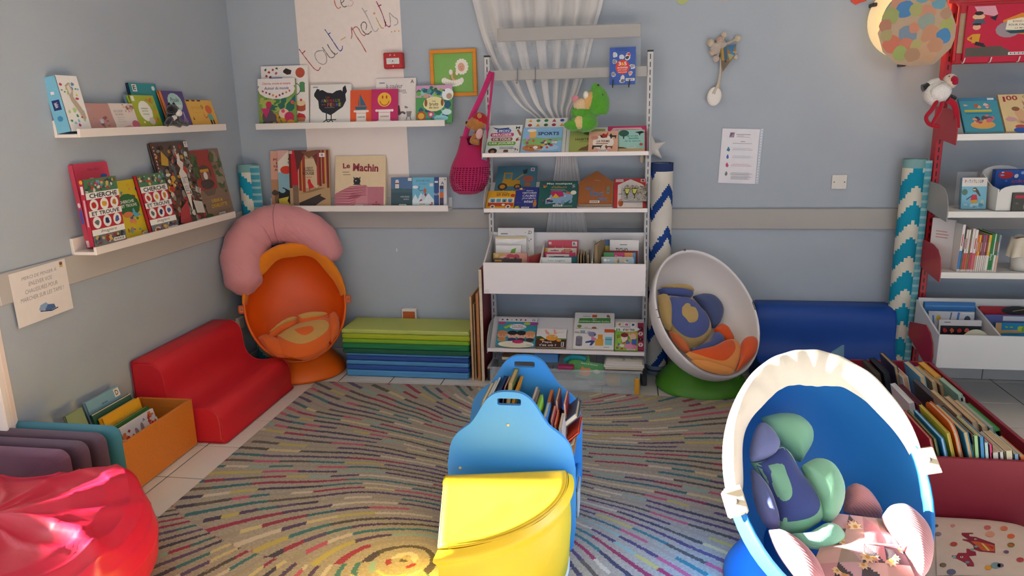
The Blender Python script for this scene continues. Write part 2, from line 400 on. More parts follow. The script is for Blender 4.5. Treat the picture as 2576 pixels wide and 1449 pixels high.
for y in (1.2, .25): M().box(XL-.285, XL-.235, y-.035, y+.035, 0, 1.66, '#eee', .004).build('mullion', 'white_paint', w1)
M().box(XL-.285, XL-.235, -2.53, 1.975, 1.29, 1.35, '#eee', .004).build('shade_transom', 'white_paint', w1)  # unseen bar added to cast a strip of shadow on the seat
w2 = M(); w2.box(0, 3.4, YF-.15, YF-.1, .7, .76, '#eee'); w2.box(0, 3.4, YF-.15, YF-.1, 2.24, 2.3, '#eee'); w2.box(0, .06, YF-.15, YF-.1, .76, 2.24, '#eee'); w2.box(3.34, 3.4, YF-.15, YF-.1, .76, 2.24, '#eee'); struct(w2, 'added_rear_window', 'white_paint')  # unseen window frame, made up to house the rear fill lamp
# tiled baseboards
for nm, n0, n1, fn in (('baseboard_back', -1.2*0-2.3, 4.4, 0), ('baseboard_left', 2.3, 4.1, 1)):
    m = M()
    if fn == 0: m.box(XL+.01, XR, YB-.004, YB-.0005, 0, .075, '#8a827a')
    else: m.box(XL+.0005, XL+.004, 2.3, YB-.01, 0, .075, '#8a827a')
    b = struct(m, nm, 'grout'); x = n0; first = None
    while x < n1:
        if fn == 0: q = (x+.002, x+S-.002, YB-.011, YB-.004)
        else: q = (XL+.004, XL+.011, x+.002, min(x+S-.002, YB-.015))
        M().box(q[0], min(q[1], XR-.01), q[2], q[3], .002, .074, '#cfcbc6', .001).build('tile', 'tile', b); x += S
# ---------------------------------------------------------------- rug: dashed lines curling round two eyes
g = N('rug_pile'); pos = g.n('NewGeometry').outputs['Position']
wob = g.noise(1.1, 2, pos); wb2 = g.noise(160, 2, pos)
def rugdist(P):
    d = g.n('VectorMath', operation='DISTANCE'); ad = g.n('VectorMath', operation='MULTIPLY_ADD')
    g.l(wob.outputs[1], ad.inputs[0]); ad.inputs[1].default_value = (.2, .2, 0); g.l(pos, ad.inputs[2])
    a2 = g.n('VectorMath', operation='MULTIPLY_ADD'); g.l(wb2.outputs[1], a2.inputs[0]); a2.inputs[1].default_value = (.02, .02, 0); g.l(ad.outputs[0], a2.inputs[2])
    fl_ = g.n('VectorMath', operation='MULTIPLY'); g.l(a2.outputs[0], fl_.inputs[0]); fl_.inputs[1].default_value = (1, 1, 0)
    g.l(fl_.outputs[0], d.inputs[0]); d.inputs[1].default_value = (P[0]+.1, P[1]+.1, 0); return d.outputs['Value'], fl_.outputs[0]
pa, pb = (-.72, 2.16), (-.22, 3.72)
(da, vec), (db, _) = rugdist(pa), rugdist(pb)
def hcurve(d): return g.math('ADD', d, g.math('MULTIPLY', g.math('SUBTRACT', 1, g.math('EXPONENT', g.math('MULTIPLY', d, -2.2))), .8))
fld0 = g.math('SUBTRACT', da, db); fld = g.math('SUBTRACT', hcurve(da), hcurve(db)); along = g.math('ADD', da, db)
# gradient of the field: 2 sin(half the angle under which the two eyes are seen)
dd = math.hypot(pa[0]-pb[0], pa[1]-pb[1])
num = g.math('SUBTRACT', dd*dd, g.math('MULTIPLY', fld0, fld0)); den = g.math('MULTIPLY', g.math('MULTIPLY', da, db), 4)
s2 = g.math('DIVIDE', num, den)                    # sin^2 of the half angle
fine = g.math('LESS_THAN', s2, .2); fin2 = g.math('LESS_THAN', s2, .05)
freq = g.math('MULTIPLY', g.math('ADD', fine, 1), g.math('ADD', fin2, 1))
cub = g.math('MULTIPLY', g.math('MULTIPLY', fld, fld), fld); fldr = g.math('SUBTRACT', fld, g.math('MULTIPLY', cub, .038))
k = g.math('MULTIPLY', g.math('DIVIDE', fldr, .07), freq); row = g.math('FLOOR', k); fr = g.math('SUBTRACT', k, row)
rw = g.n('TexWhiteNoise', noise_dimensions='1D'); g.l(row, rw.inputs['W'])
rw2 = g.n('TexWhiteNoise', noise_dimensions='1D'); g.l(g.math('ADD', row, 71.3), rw2.inputs['W'])
ln_ = g.math('MULTIPLY_ADD', rw.outputs[0], .2, .12)
dk = g.math('FLOOR', g.math('ADD', g.math('DIVIDE', along, ln_), g.math('MULTIPLY', rw2.outputs[0], 9)))
cv = g.n('CombineXYZ'); g.l(row, cv.inputs[0]); g.l(dk, cv.inputs[1]); wn = g.n('TexWhiteNoise', noise_dimensions='2D'); g.l(cv.outputs[0], wn.inputs['Vector'])
cols = ['#2f6f78', '#5b4f4a', '#97204a', '#9c9184', '#4a3560', '#b8a95c', '#2b6570', '#c9bdae', '#86a8a2', '#8f2048', '#4c4644', '#9c9184', '#54446c', '#b8506e', '#3a3350', '#c9b98a']
dash = g.ramp(wn.outputs[0], [(i/len(cols), c) for i, c in enumerate(cols)], 'CONSTANT')
line = g.math('LESS_THAN', g.math('ABSOLUTE', g.math('SUBTRACT', fr, .5)), .185)
base = g.ramp(g.noise(90, 4, pos).outputs[0], [(.3, '#958b7f'), (.7, '#aea496')])
mx = g.n('Mix', data_type='RGBA'); g.l(line, mx.inputs[0]); g.l(base, mx.inputs[6]); g.l(dash, mx.inputs[7])
mx2 = g.n('Mix', data_type='RGBA', blend_type='MULTIPLY', i_0=.35); g.l(mx.outputs[2], mx2.inputs[6]); g.l(g.ramp(g.noise(420, 2, pos).outputs[0], [(.3, '#b5b5b5'), (.65, '#ffffff')]), mx2.inputs[7])
g.l(mx2.outputs[2], g.b.inputs['Base Color']); g.b.inputs['Roughness'].default_value = 1; g.b.inputs['Specular IOR Level'].default_value = .05; g.b.inputs['Sheen Weight'].default_value = .2
hh = g.math('ADD', g.math('MULTIPLY', line, .5), g.noise(380, 2, pos).outputs[0]); g.bump(hh, .7, .004); MAT['rug_pile'] = g.m
m = M(); P = [(-1.786, -1.2), (.79, -1.2), (.79, 3.70), (.5, 3.712), (-.25, 3.735), (-.9, 3.765), (-1.76, 3.75)]
m.prism([(x, y, .001) for x, y in P], (0, 0, .011), '#998f82'); tag(m.build('rug', 'rug_pile'), 'large low-pile rug with dashed multicolour lines curling over the tiles', 'rug')
# ================================================================ picture ledges
LW = XL+.0005; BW = YB-.0005
def ledge(label, side, a0, a1, ztop, out=.118):
    """side b: along x on the back wall, side l: along y on the left wall; ztop = top of the front lip"""
    o = T('picture_ledge', label, 'shelf', ((a0+a1)/2, BW, ztop-.035) if side == 'b' else (LW, (a0+a1)/2, ztop-.035), 'white picture ledges on the walls')
    def bx(name, d0, d1, z0, z1, e=0):
        m = M()
        if side == 'b': m.box(a0+e, a1-e, BW-d1, BW-d0, z0, z1, '#e9e3de', .0015)
        else: m.box(LW+d0, LW+d1, a0+e, a1-e, z0, z1, '#ece2db', .0015)
        m.build(name, 'board', o)
    bx('back_plate', 0, .014, ztop-.035, ztop+.035); bx('base_board', .0145, out-.0135, ztop-.035, ztop-.021); bx('front_lip', out-.013, out, ztop-.035, ztop)
    return o
def lx(px, y, z): return solve((0, y, z), (1, 0, 0), 0, px)
def ly(px, x, z): return solve((x, 3, z), (0, 1, 0), 0, px)
def zx(x, y, py): return solve((x, y, 1), (0, 0, 1), 1, py)+1
OUT = .118; yl = BW-OUT; xl = LW+OUT
zb1 = zx(-1.6, yl, 306.5); zb2 = zx(-1.6, yl, 517.5)
xa, xb = lx(642, yl, zb1), lx(1118, yl, zb1)
ledge('upper white ledge on the back wall holding six picture books', 'b', xa, xb, zb1)
xa2, xb2 = lx(1127, yl, zb2)-1.14, lx(1127, yl, zb2)
ledge('lower white ledge on the back wall, partly behind the pink pillow', 'b', xa2, xb2, zb2)
_q = XP(568.5, 311.5, xl); yr1, zl1 = _q.y, _q.z
_q = XP(592, 531.5, xl); yr2, zl2 = _q.y, _q.z
ledge('upper white ledge on the left wall, under the blue gift box', 'l', 2.712, yr1, zl1)
ledge('lower white ledge on the left wall full of search-and-find books', 'l', 2.700, yr2, zl2)
UY = (0, 1, 0); UX = (1, 0, 0)
# ---------------------------------------------------------------- upper left ledge
LT = 14
AL1 = (LW+OUT-.035, 3.2, zl1-.0205); VL = lean('l', LT); GL1 = 'books on the upper left ledge'
def leaf_box(p):
    p.sc(26, .05, .05, .95, .97, ['#c23a6a', '#3f9a6a', '#8cc3d8', '#d8c96a', '#b8cf8a', '#6a88c0'], .05, .1)
    p.p([(.3, .82), (.5, .88), (.62, .74), (.55, .62), (.8, .42), (.9, .24), (.78, .2), (.6, .36), (.4, .55), (.36, .72)], '#b9aa97'); p.p([(.36, .8), (.5, .84), (.55, .72), (.42, .66)], '#e6ded2')
b = book('tall white and light-blue gift box printed with leaves on the upper left ledge', AL1, UY, lean('l', 9), 180, 232, 190, .065, '#f0ece8', leaf_box, spine='#79b9d3', name='gift_box', cat='box', pages='#9cc9dc', lift=.0,
     sp=lambda p: (p.r(.25, .4, .8, .58, '#20306a'), p.t('bébé', .52, .49, .3, .08, '#e8e8f0', .01, 0, -1.4), p.r(.35, .68, .6, .73, '#e8e0e0'), p.e(.5, .25, .2, .05, '#3a86b8')))
def pinkb(p): p.e(.15, .8, .1, .07, '#b58f98'); p.sc(10, .2, .1, .9, .6, ['#9d6a66', '#d9b5ab', '#8a5550'], .02, .08); p.e(.5, .4, .12, .1, '#c98f86'); p.r(.44, .3, .56, .44, '#b9c7d8'); p.bc(.75, .05, .3, .06)
book('dusty-pink square picture book beside the gift box', AL1, UY, VL, 233, 298, 260, .01, '#b98a84', pinkb, group=GL1)
def pale(p):
    p.sc(14, .5, .6, 1, 1, ['#9a7a68', '#c49a94', '#8a6a55', '#d8b0aa'], .03, .1); p.p([(.1, .1), (.55, .2), (1, .1), (1, 0), (.1, 0)], '#c98d8c'); p.e(.85, .22, .16, .16, '#c4607a')
    p.t('LE LOUP', .3, .72, .35, .08, '#8d857e', .01); p.t('DU BOIS', .3, .6, .3, .07, '#8d857e', .01); p.tl(.15, .5, .5, 3, .07, '#a9a098'); p.bc(.7, .05, .3, .06)
book('pale pink book with a bare tree, between the dusty-pink and the green one', AL1, UY, VL, 296, 357, 260, .012, '#ded0c8', pale, spine='#b5485a', group=GL1)
book('teal picture book standing behind the round-spot green one', AL1, UY, lean('l', 8), 353, 420, 209.5, .014, '#2a8a90', lambda p: (p.r(.1, .82, .26, .97, '#e6e6e6'), p.t('E', .18, .9, .1, .1, '#333', .02), p.e(.86, .9, .06, .05, '#d8dde0'), p.sc(16, .15, .2, .9, .75, ['#c0405a', '#1e6a74', '#d9a0a0', '#223a50', '#b8c9a0'], .03, .08)), spine='#1f3050', lift=-.036, group=GL1)
book('thin light-blue book peeping out behind the green one', AL1, UY, VL, 344, 400, 240, .007, '#7fb4c8', None, lift=-.0168, group=GL1)
def green(p):
    p.sc(18, .5, .05, 1, .95, ['#8aa83a', '#d8894a', '#a0a060', '#c86a3a'], .04, .09); p.e(.46, .54, .27, .3, '#e9e8df'); p.e(.6, .25, .12, .11, '#c8bdb5')
    p.tl(.3, .63, .62, 1, .05, '#a8a8a0', .03); p.t('mes livres', .43, .55, .25, .06, '#8a9a2a', .012); p.t('d\'animaux', .44, .46, .25, .06, '#8a9a2a', .012); p.r(.04, .83, .16, .97, '#e6e6dc'); p.e(.26, .22, .03, .03, '#e9e8df'); p.bc(.75, .04, .3, .05)
book('olive-green board book with a white round title spot', AL1, UY, VL, 355, 414, 239.5, .016, '#a3ad2e', green, lift=.0, group=GL1)
def purple(p):
    p.r(0, 0, .1, 1, '#d8793a'); p.e(.55, .7, .3, .25, '#a8cfc8'); p.t('Poule', .55, .77, .35, .12, '#3a3a4a', .004, .3); p.t('lune', .62, .62, .3, .1, '#f0f0e8', .004, .3)
    p.p([(.12, .3), (.3, .55), (.35, .2), (.2, 0), (.12, 0)], '#1e1e2a'); p.e(.75, .2, .09, .1, '#8a6aa8'); p.e(.75, .36, .02, .1, '#c8b8d8')
book('purple book with an orange spine and a pale-blue moon', AL1, UY, VL, 431, 489, 229, .012, '#54407c', purple, spine='#d8793a', group=GL1)
def yel(p):
    p.t('LE MONSTRE', .36, .72, .4, .1, '#b98d42', .0); p.t('9', .56, .74, .08, .18, '#6a5638'); p.t('mange des lettres', .4, .55, .42, .07, '#c49a50'); p.e(.78, .66, .12, .16, '#d8653a'); p.p([(.68, .5), (.84, .5), (.88, .3), (.7, .28)], '#6fae9e'); p.r(.72, .08, .78, .28, '#2a2a30'); p.r(.82, .08, .87, .28, '#2a2a30'); p.ln([(.69, .42), (.58, .35), (.55, .5)], .03, '#d8653a'); p.p([(.1, .3), (.14, .42), (.17, .28)], '#7a5a30'); p.bc(.6, .03, .25, .05)
    for i in range(3): p.r(.05+i*.2, .95, .17+i*.2, 1, '#5a2a2a')
book('yellow picture book with a small orange-haired figure, rightmost on the upper left ledge', AL1, UY, VL, 487, 553, 252, .012, '#e0ae4e', yel, group=GL1)
# black and white soft toy on the lip
ox = LW+OUT-.012
def LP(px, py, x=ox): return XP(px, py, x)
o = T('cow_toy', 'small black plush cow with a white muzzle sitting on the upper left ledge', 'toy', LP(440, 313))
m = M(); m.blob(LP(436, 294), (.028, .038, .048), '#20212a', nz=.05); m.blob(LP(444, 305), (.022, .03, .03), '#20212a'); m.build('body', 'plush', o)
m = M(); m.blob(LP(434, 276, ox+.01), (.026, .036, .026), '#1c1d26', nz=.05); m.blob(LP(446, 283, ox+.02), (.018, .02, .019), '#1c1d26'); m.build('head', 'plush', o)
M().blob(LP(449, 284, ox+.03), (.017, .02, .017), '#e2ddd8').build('muzzle', 'plush', o)
for px in (425, 437): M().tube([LP(px+2, 268), LP(px-1, 258)], [.01, .005], '#1c1d26').build('ear', 'plush', o)
M().pad([LP(*q, ox+.022) for q in ((433, 291), (442, 289), (443, 299), (436, 304))], (1, 0, 0), .012, '#ded6d2').build('chest_patch', 'plush', o)
for p0, p1 in (((440, 306), (470, 312)), ((428, 306), (452, 315)), ((430, 300), (418, 314))): M().tube([LP(*p0, ox+.01), LP((p0[0]+p1[0])/2, (p0[1]+p1[1])/2-1, ox+.018), LP(*p1, ox+.014)], [.016, .014, .012], '#1d1e28').build('leg', 'plush', o)
# ---------------------------------------------------------------- lower left ledge
AL2 = (LW+OUT-.035, 3.2, zl2-.0205); GL2 = 'books on the lower left ledge'; VL2 = lean('l', 14)
def seek(p):
    p.r(0, .8, 1, 1, '#4a7a55'); p.sc(40, 0, .8, 1, 1, ['#2f5f4a', '#b9403a', '#8a4a3a', '#6a8fb0', '#c9b060', '#3a3a44', '#d8d4cc'], .02, .06); p.r(0, .7, 1, .8, '#efece6'); p.t('CHERCHE', .52, .75, .84, .07, '#26252a', .025)
    for r_, y in ((0, .61), (1, .35)):
        for i in range(3): p.ci(.19+.31*i, y, .125, '#efece6'); p.blb(.19+.31*i, y, .075, .05, (['#b9302a', '#d9a030', '#c07a2a'], ['#5a6a6a', '#2a3a6a', '#4a5a98'])[r_][i])
    p.r(0, .44, 1, .53, '#efece6'); p.t('ET TROUVE', .5, .485, .84, .06, '#26252a', .022); p.r(0, .16, 1, .25, '#efece6')
    p.t('Imagiers', .5, .205, .5, .06, '#38353a', 0, .5); p.r(0, 0, 1, .16, '#6f7478'); p.sc(40, 0, 0, 1, .16, ['#2a2f36', '#d8d4cc', '#8a3a30', '#4a5a6a', '#c9a860', '#58626a'], .03, .08); p.bc(.78, .045, .36, .055)
book('tall pink board book with a cloud-shaped title, leaning behind the first red-and-white one', AL2, UY, lean('l', 4.5), 230, 312, 409, .022, '#d6425c', lambda p: (p.e(.6, .73, .36, .07, '#ece4e4'), p.e(.45, .76, .2, .06, '#ece4e4'), p.t('CHERCHE & TROUVE', .6, .72, .6, .05, '#a02a48', .02, .1), p.t('Marie Henri', .55, .92, .35, .03, '#8a2a40', 0, .3), p.e(.82, .83, .1, .025, '#3058a0'), p.sc(9, .1, .1, .5, .6, ['#e0a860', '#8a3a48', '#4a2a30', '#d8d0a0'], .03, .07), p.bc(.3, .04, .3, .05)), spine='#cf4a5e', lift=-.034, group=GL2, rd=.012,
     sp=lambda p: (p.e(.5, .52, .3, .03, '#e8e0e0'), p.r(.2, .3, .8, .47, '#5a5fb0'), p.r(.2, .02, .8, .1, '#e0c8c8')))
book('front red-and-white search book sticking out over the ledge lip', V3(AL2)+V3((.036, 0, .021)), UY, lean('l', 1.5), 238, 318, 447, .02, '#b7283a', seek, spine='#b42c44', group=GL2, sp=lambda p: (p.t('CHERCHE ET TROUVE', .5, .5, .38, .5, '#e6dcdc', .01, 0, 0) if 0 else p.r(.3, .3, .7, .7, '#d8a0a8'), p.e(.5, .96, .4, .03, '#e0a030'), p.r(.2, .78, .8, .9, '#e0cfcf')))
def dino(p):
    p.sc(40, 0, 0, 1, 1, ['#b06a2a', '#3a5f9a', '#a03a2a', '#d8a030', '#4f9aa8', '#6a8a3a', '#d87a6a'], .03, .07, 7); p.e(.4, .57, .36, .2, '#2f6a3e'); p.t('CHERCHE', .36, .64, .5, .05, '#e6e6d8', .02); p.t('ET TROUVE', .42, .57, .5, .05, '#e6e6d8', .02); p.e(.3, .42, .16, .05, '#d87a4a'); p.p([(.45, .42), (.5, .52), (.54, .5), (.56, .44), (.75, .38), (.5, .36)], '#5aa0c0'); p.bc(.75, .06, .3, .05); p.r(0, 0, .6, .04, '#2a4a78')
book('yellow book covered with little dinosaurs', AL2, UY, lean('l', 9), 317, 389, 453, .012, '#cdb62e', dino, lift=-.006, group=GL2)
book('second red-and-white search book, between the yellow and the collage one', AL2, UY, lean('l', 9.5), 386, 450, 437, .02, '#b7283a', seek, spine='#b02838', group=GL2, lift=.0205, seed=4)
def collage(p):
    p.sc(260, 0, 0, 1, 1, ['#d8d0c0', '#c9962e', '#b03a34', '#3a2f2c', '#8f8a80', '#7a4a30', '#b5812f', '#a0302e', '#5a6468', '#cfc8bc', '#4a3a34', '#6a3a38', '#2f2a2a', '#8a8478'], .02, .07); p.p([(.2, .9), (.34, .8), (.3, .72), (.12, .74)], '#c49a3a')
    p.p([(.56, .93), (.6, .84), (.66, .86), (.65, .77), (.72, .74), (.66, .66), (.72, .6), (.72, .5), (.62, .12), (.54, .5), (.52, .62), (.6, .68), (.54, .74), (.58, .8)], '#ded6cc')
    p.t('CAROTTE', .63, .53, .15, .08, '#7c8a94', .01); p.t('BLEUE', .63, .43, .11, .07, '#5c7a98', .01); p.r(.58, .36, .67, .38, '#d8908a'); p.r(0, 0, .04, 1, '#7a3a38'); p.r(.87, .92, .97, .99, '#e6e2dc'); p.t('T', .92, .955, .04, .04, '#333', .03); p.t('Indices', .9, .4, .1, .16, '#e0dcd0', 0, .3, 1.2); p.p([(.3, .2), (.55, .3), (.5, 0), (.2, .05)], '#a83a40'); p.p([(.7, .28), (.95, .24), (.95, .1), (.72, .12)], '#c8c2ba'); p.bc(.8, .02, .25, .03)
    for i in range(24): p.r(.01, .02+i*.04, .035, .035+i*.04, '#d8d0c8')
book('largest tall collage book with a white carrot cut-out', AL2, UY, lean('l', 9.5), 436, 522, 357, .014, '#5f5048', collage, lift=-.001, group=GL2, seed=7)
def brick(p):
    p.r(.12, .42, .68, 1, '#a5423c')
    for i in range(24): p.r(.12, .43+i*.024, .68, .4325+i*.024, '#843530')
    p.r(0, 0, 1, .42, '#8a7260')
    for i in range(5): p.r(0, .08+i*.07, 1, .083+i*.07, '#77614f')
    p.sc(26, 0, .55, .3, 1, ['#4a5f38', '#3d5030', '#5a6a40'], .05, .1); p.sc(26, .62, .3, 1, 1, ['#4a5f38', '#56663e', '#9a8a78'], .05, .1); p.e(.4, .66, .19, .12, '#5a4538'); p.r(.26, .55, .54, .7, '#8a5a48'); p.r(.27, .68, .53, .72, '#c89438'); p.e(.4, .62, .06, .06, '#d8d0c8'); p.e(.4, .5, .2, .07, '#4f443e'); p.p([(.2, .42), (.62, .42), (.52, .33), (.3, .33)], '#6f5c50')
    p.t('DÉDÉ &', .55, .25, .34, .055, '#d8a92a', .02); p.t('CHARLOTTE', .58, .17, .5, .055, '#d8a92a', .02); p.ln([(.14, .2), (.16, .05)], .02, '#2a2a2a'); p.e(.14, .2, .03, .03, '#33302c'); p.e(.2, .04, .12, .04, '#4a5f38'); p.bc(.6, .035, .2, .045)
book('brown book with a red-brick house and a lit window, rightmost on the lower left ledge', AL2, UY, lean('l', 9.5), 512, 590, 377, .012, '#8a7260', brick, lift=-.012, group=GL2)
# ---------------------------------------------------------------- notice on the left wall
cs = [XP(*q, LW+.016) for q in ((53, 826), (187, 773), (160, 652), (15, 692))]
ctr = sum(cs, V3())/4; U = ((cs[1]-cs[0])+(cs[2]-cs[3])).normalized(); Vn = ((cs[3]-cs[0])+(cs[2]-cs[1])); Vn = (Vn-U*Vn.dot(U)).normalized()
wd = ((cs[1]-cs[0]).length+(cs[2]-cs[3]).length)/2; ht = ((cs[3]-cs[0]).length+(cs[2]-cs[1]).length)/2
o = T('wall_notice', 'white paper notice asking to take shoes off, taped to the left wall rail', 'sign', mtx=frame(ctr-Vn*ht/2, U, Vn))
m = M(); m.box(-wd/2, wd/2, 0, .0006, 0, ht, '#e6dfdc'); m.build('sheet', 'paper', o)
p = Pr(wd, ht, y=-.0004); p.r(.01, .01, .99, .99, '#e6dfdc')
for i, s in enumerate(('MERCI DE PENSER À', 'ENLEVER VOS', 'CHAUSSURES POUR', 'MARCHER SUR LES TAPIS !')): p.t(s, .5, .86-i*.13, (.62, .42, .58, .78)[i], .075, '#8e8a8e', 0, .2)
p.p([(.38, .2), (.42, .28), (.52, .3), (.58, .22), (.52, .17), (.42, .17)], '#8aa4c8'); p.p([(.48, .16), (.55, .25), (.66, .22), (.68, .14), (.58, .12)], '#4a6a9a'); p.ln([(.4, .17), (.6, .11), (.72, .13)], .015, '#2a3a60')
p.r(.88, .86, .94, .97, '#c9b27a'); p.e(.91, .93, .03, .03, '#7a4a30'); p.build('notice_print', 'print', o)
# ================================================================ back wall: banner, call point, framed picture
xbl = (YP(742, 0, BW).x+YP(772, 377, BW).x)/2; xbr = (YP(1005, 0, BW).x+YP(1030, 439, BW).x)/2
o = T('paper_banner', 'long white paper banner with crayon lettering hanging on the back wall', 'banner', (xbl, BW, 1.02))
m = M(); m.box(xbl, xbr, BW-.0015, BW-.0003, 1.02, 2.6, '#ece0da'); m.build('sheet', 'paper', o)
def zz(x, y): return (680+x/4.6, y/4.6)
def stroke(m, pts, col, wd=.0055):
    P = smooth_path([YP(*zz(*q), BW-.0024) for q in pts], 5); vs = []; r_ = random.Random(len(m.v))
    for i, q in enumerate(P):
        t = P[min(i+1, len(P)-1)]-P[max(i-1, 0)]; n = V3((-t.z, 0, t.x)).normalized()*wd*r_.uniform(.3, .6); vs += [q+n, q-n]
    m.add([(v.x, BW-.0022, v.z) for v in vs], [(2*i, 2*i+1, 2*i+3, 2*i+2) for i in range(len(P)-1)], col)
m = M(); m.box(xbl+.004, xbr-.004, BW-.0018, BW-.0016, 1.7, 2.4, '#ece0da')
for pts, col in ((((330, 565), (400, 660), (470, 750), (520, 805), (560, 812), (580, 775)), '#a5484a'), (((365, 622), (385, 605), (404, 585)), '#a5484a'),
    (((600, 585), (540, 595), (515, 640), (550, 715), (610, 745), (650, 715), (645, 640), (605, 580)), '#9a9496'), (((600, 545), (640, 600), (690, 665), (740, 655), (745, 610)), '#7a7470'), (((660, 512), (700, 580), (750, 630), (780, 610)), '#5a6a68'),
    (((630, 340), (680, 410), (740, 500), (800, 585), (830, 570), (834, 530)), '#4a5a9a'), (((668, 398), (698, 378)), '#4a5a9a'), (((815, 465), (840, 448), (870, 430)), '#d8a468'),
    (((935, 450), (945, 400), (940, 315), (990, 410), (1050, 500), (1110, 605)), '#a8504a'), (((945, 350), (985, 310), (1020, 330), (1050, 385), (1085, 412), (1105, 395)), '#b0604e'), (((1105, 345), (1115, 290), (1090, 255), (1055, 275), (1055, 330), (1090, 380), (1130, 395), (1172, 360)), '#6a6262'),
    (((1060, 90), (1110, 170), (1160, 280), (1195, 355), (1230, 360), (1252, 325)), '#b4aaa6'), (((1085, 140), (1120, 122)), '#b4aaa6'), (((1222, 200), (1250, 260), (1285, 320), (1315, 325)), '#cfa042'), (((1225, 15), (1270, 100), (1310, 200), (1335, 280), (1375, 310), (1390, 290)), '#a03a58'), (((1245, 72), (1285, 55)), '#a03a58'),
    (((1335, 250), (1330, 310)), '#a03a58'), (((1390, 295), (1388, 220), (1378, 150), (1420, 190), (1468, 225), (1470, 275), (1430, 295)), '#a9a4a4'),
    (((730, -70), (740, 0), (755, 60), (785, 98), (815, 80)), '#c86a4a'), (((815, 40), (850, 10), (840, -30), (815, -10), (820, 40), (850, 80), (885, 70)), '#6a625c'), (((885, -40), (920, 0), (960, 20), (940, 65), (895, 70)), '#d8b4b8')):
    stroke(m, pts, col)
for x, y, r in ((1203, 155, 13), (1403, 368, 8), (1441, 361, 9), (1487, 358, 8)): 
    q = YP(*zz(x, y), BW-.0026); m.add([(q.x+r*.00050*math.cos(a), BW-.0022, q.z+r*.00050*math.sin(a)) for a in [k*.785 for k in range(8)]], [tuple(range(8))], '#d9a24a')
m.build('crayon_lettering', 'print', o)
# ---- red fire call point
a, b = YP(970, 174, BW-.02), YP(1015, 132, BW-.02); cx, w_, h_ = (a.x+b.x)/2, b.x-a.x, b.z-a.z
o = T('fire_call_point', 'red fire alarm call point box on the white banner', 'alarm', (cx, BW, a.z))
m = M(); m.box(a.x, b.x, BW-.05, BW-.002, a.z, b.z, '#b52a2e', .005); m.build('housing', 'plastic', o)
m = M(); m.box(cx-w_*.34, cx+w_*.34, BW-.053, BW-.049, a.z+h_*.28, a.z+h_*.66, '#dcdad8', .002); m.build('press_pane', 'plastic', o)
p = Pr(w_, h_, y=-.0005); p.r(.14, .1, .86, .9, '#b52a2e'); p.t('F', .38, .83, .08, .12, '#e8b8a8', .02); p.t('A', .6, .83, .09, .12, '#e8b8a8', .02); p.ci(.5, .15, .03, '#e8e0dc')
p.y = -.0034; p.r(.28, .46, .72, .475, '#8a8a8a'); p.ci(.5, .47, .03, '#222'); p.r(.4, .34, .6, .36, '#777')
p.v = [(v[0]+cx, v[1]+BW-.05, v[2]+a.z) for v in p.v]; p.build('front_print', 'print', o)
# ---- framed picture
a, b = YP(1085, 244, BW-.02), YP(1197, 121.5, BW-.02); cx, w_, h_ = (a.x+b.x)/2, b.x-a.x, b.z-a.z
o = T('framed_picture', 'orange wooden frame with a baby in a flower bonnet on green', 'picture', (cx, BW, a.z)); fwd = .021
m = M()
for q in ((a.x, b.x, b.z-fwd, b.z), (a.x, b.x, a.z, a.z+fwd), (a.x, a.x+fwd, a.z+fwd, b.z-fwd), (b.x-fwd, b.x, a.z+fwd, b.z-fwd)): m.box(q[0], q[1], BW-.022, BW-.001, q[2], q[3], '#d98a26', .002)
m.build('frame', 'wood', o)
m = M(); m.box(a.x+fwd*.9, b.x-fwd*.9, BW-.012, BW-.008, a.z+fwd*.9, b.z-fwd*.9, '#7cb05a'); m.build('backing', 'paper', o)
p = Pr(w_, h_, y=-.0005); p.r(.19, .19, .81, .81, '#7cb05a')
for i in range(14): p.ci(.68+.115*math.cos(i*.449), .63+.14*math.sin(i*.449), .032, '#ece6da', 8)
p.e(.68, .63, .13, .15, '#ece6da'); p.e(.67, .62, .075, .095, '#d9a58c', rot=.1); p.e(.65, .62, .014, .006, '#8a5a48'); p.e(.69, .63, .014, .006, '#8a5a48'); p.e(.675, .58, .02, .008, '#b06a60')
p.e(.5, .44, .11, .09, '#8a9a4a', rot=.8); p.e(.44, .52, .04, .06, '#ece6da'); p.e(.57, .5, .03, .05, '#ece6da'); p.ln([(.46, .48), (.47, .38), (.54, .33)], .035, '#d9a58c')
for i in range(16): p.e(.28+.026*i, .34-.16*math.sin(i*.19)*.45+.02*(i % 2), .045, .06, '#e8e2d8' if i % 2 else '#f2ede4')
p.v = [(v[0]+cx, v[1]+BW-.012, v[2]+a.z) for v in p.v]; p.build('photograph', 'print', o)
# small white wall mark and the socket behind the mats
q = YP(998, 628, BW); m = M(); m.box(q.x-.003, q.x+.004, BW-.0022, BW-.0004, q.z-.012, q.z+.008, '#dcdcdc', .001); tag(m.build('tape_scrap', 'paper'), 'tiny scrap of white tape stuck on the back wall above the mats', 'tape')
a, b = YP(1013, 800, BW-.02), YP(1048, 776, BW-.02)
o = T('wall_socket', 'white wall socket box with an orange-brown face above the stacked mats', 'socket', ((a.x+b.x)/2, BW, a.z))
m = M(); m.box(a.x, b.x, BW-.035, BW-.002, a.z-.01, b.z, '#ded9d2', .004); m.build('housing', 'plastic', o)
m = M(); m.box(a.x+.008, b.x-.008, BW-.038, BW-.034, a.z-.005, b.z-.016, '#b0562a', .002); m.build('faceplate', 'plastic', o)
q = XP(607, 812, LW+.02); M().box(LW, LW+.025, q.y-.03, q.y+.03, q.z-.035, q.z+.035, '#cfcac6', .004).build('wall_outlet', 'plastic'); tag(bpy.data.objects['wall_outlet'], 'pale wall outlet box low in the corner beside the orange egg chair', 'socket')
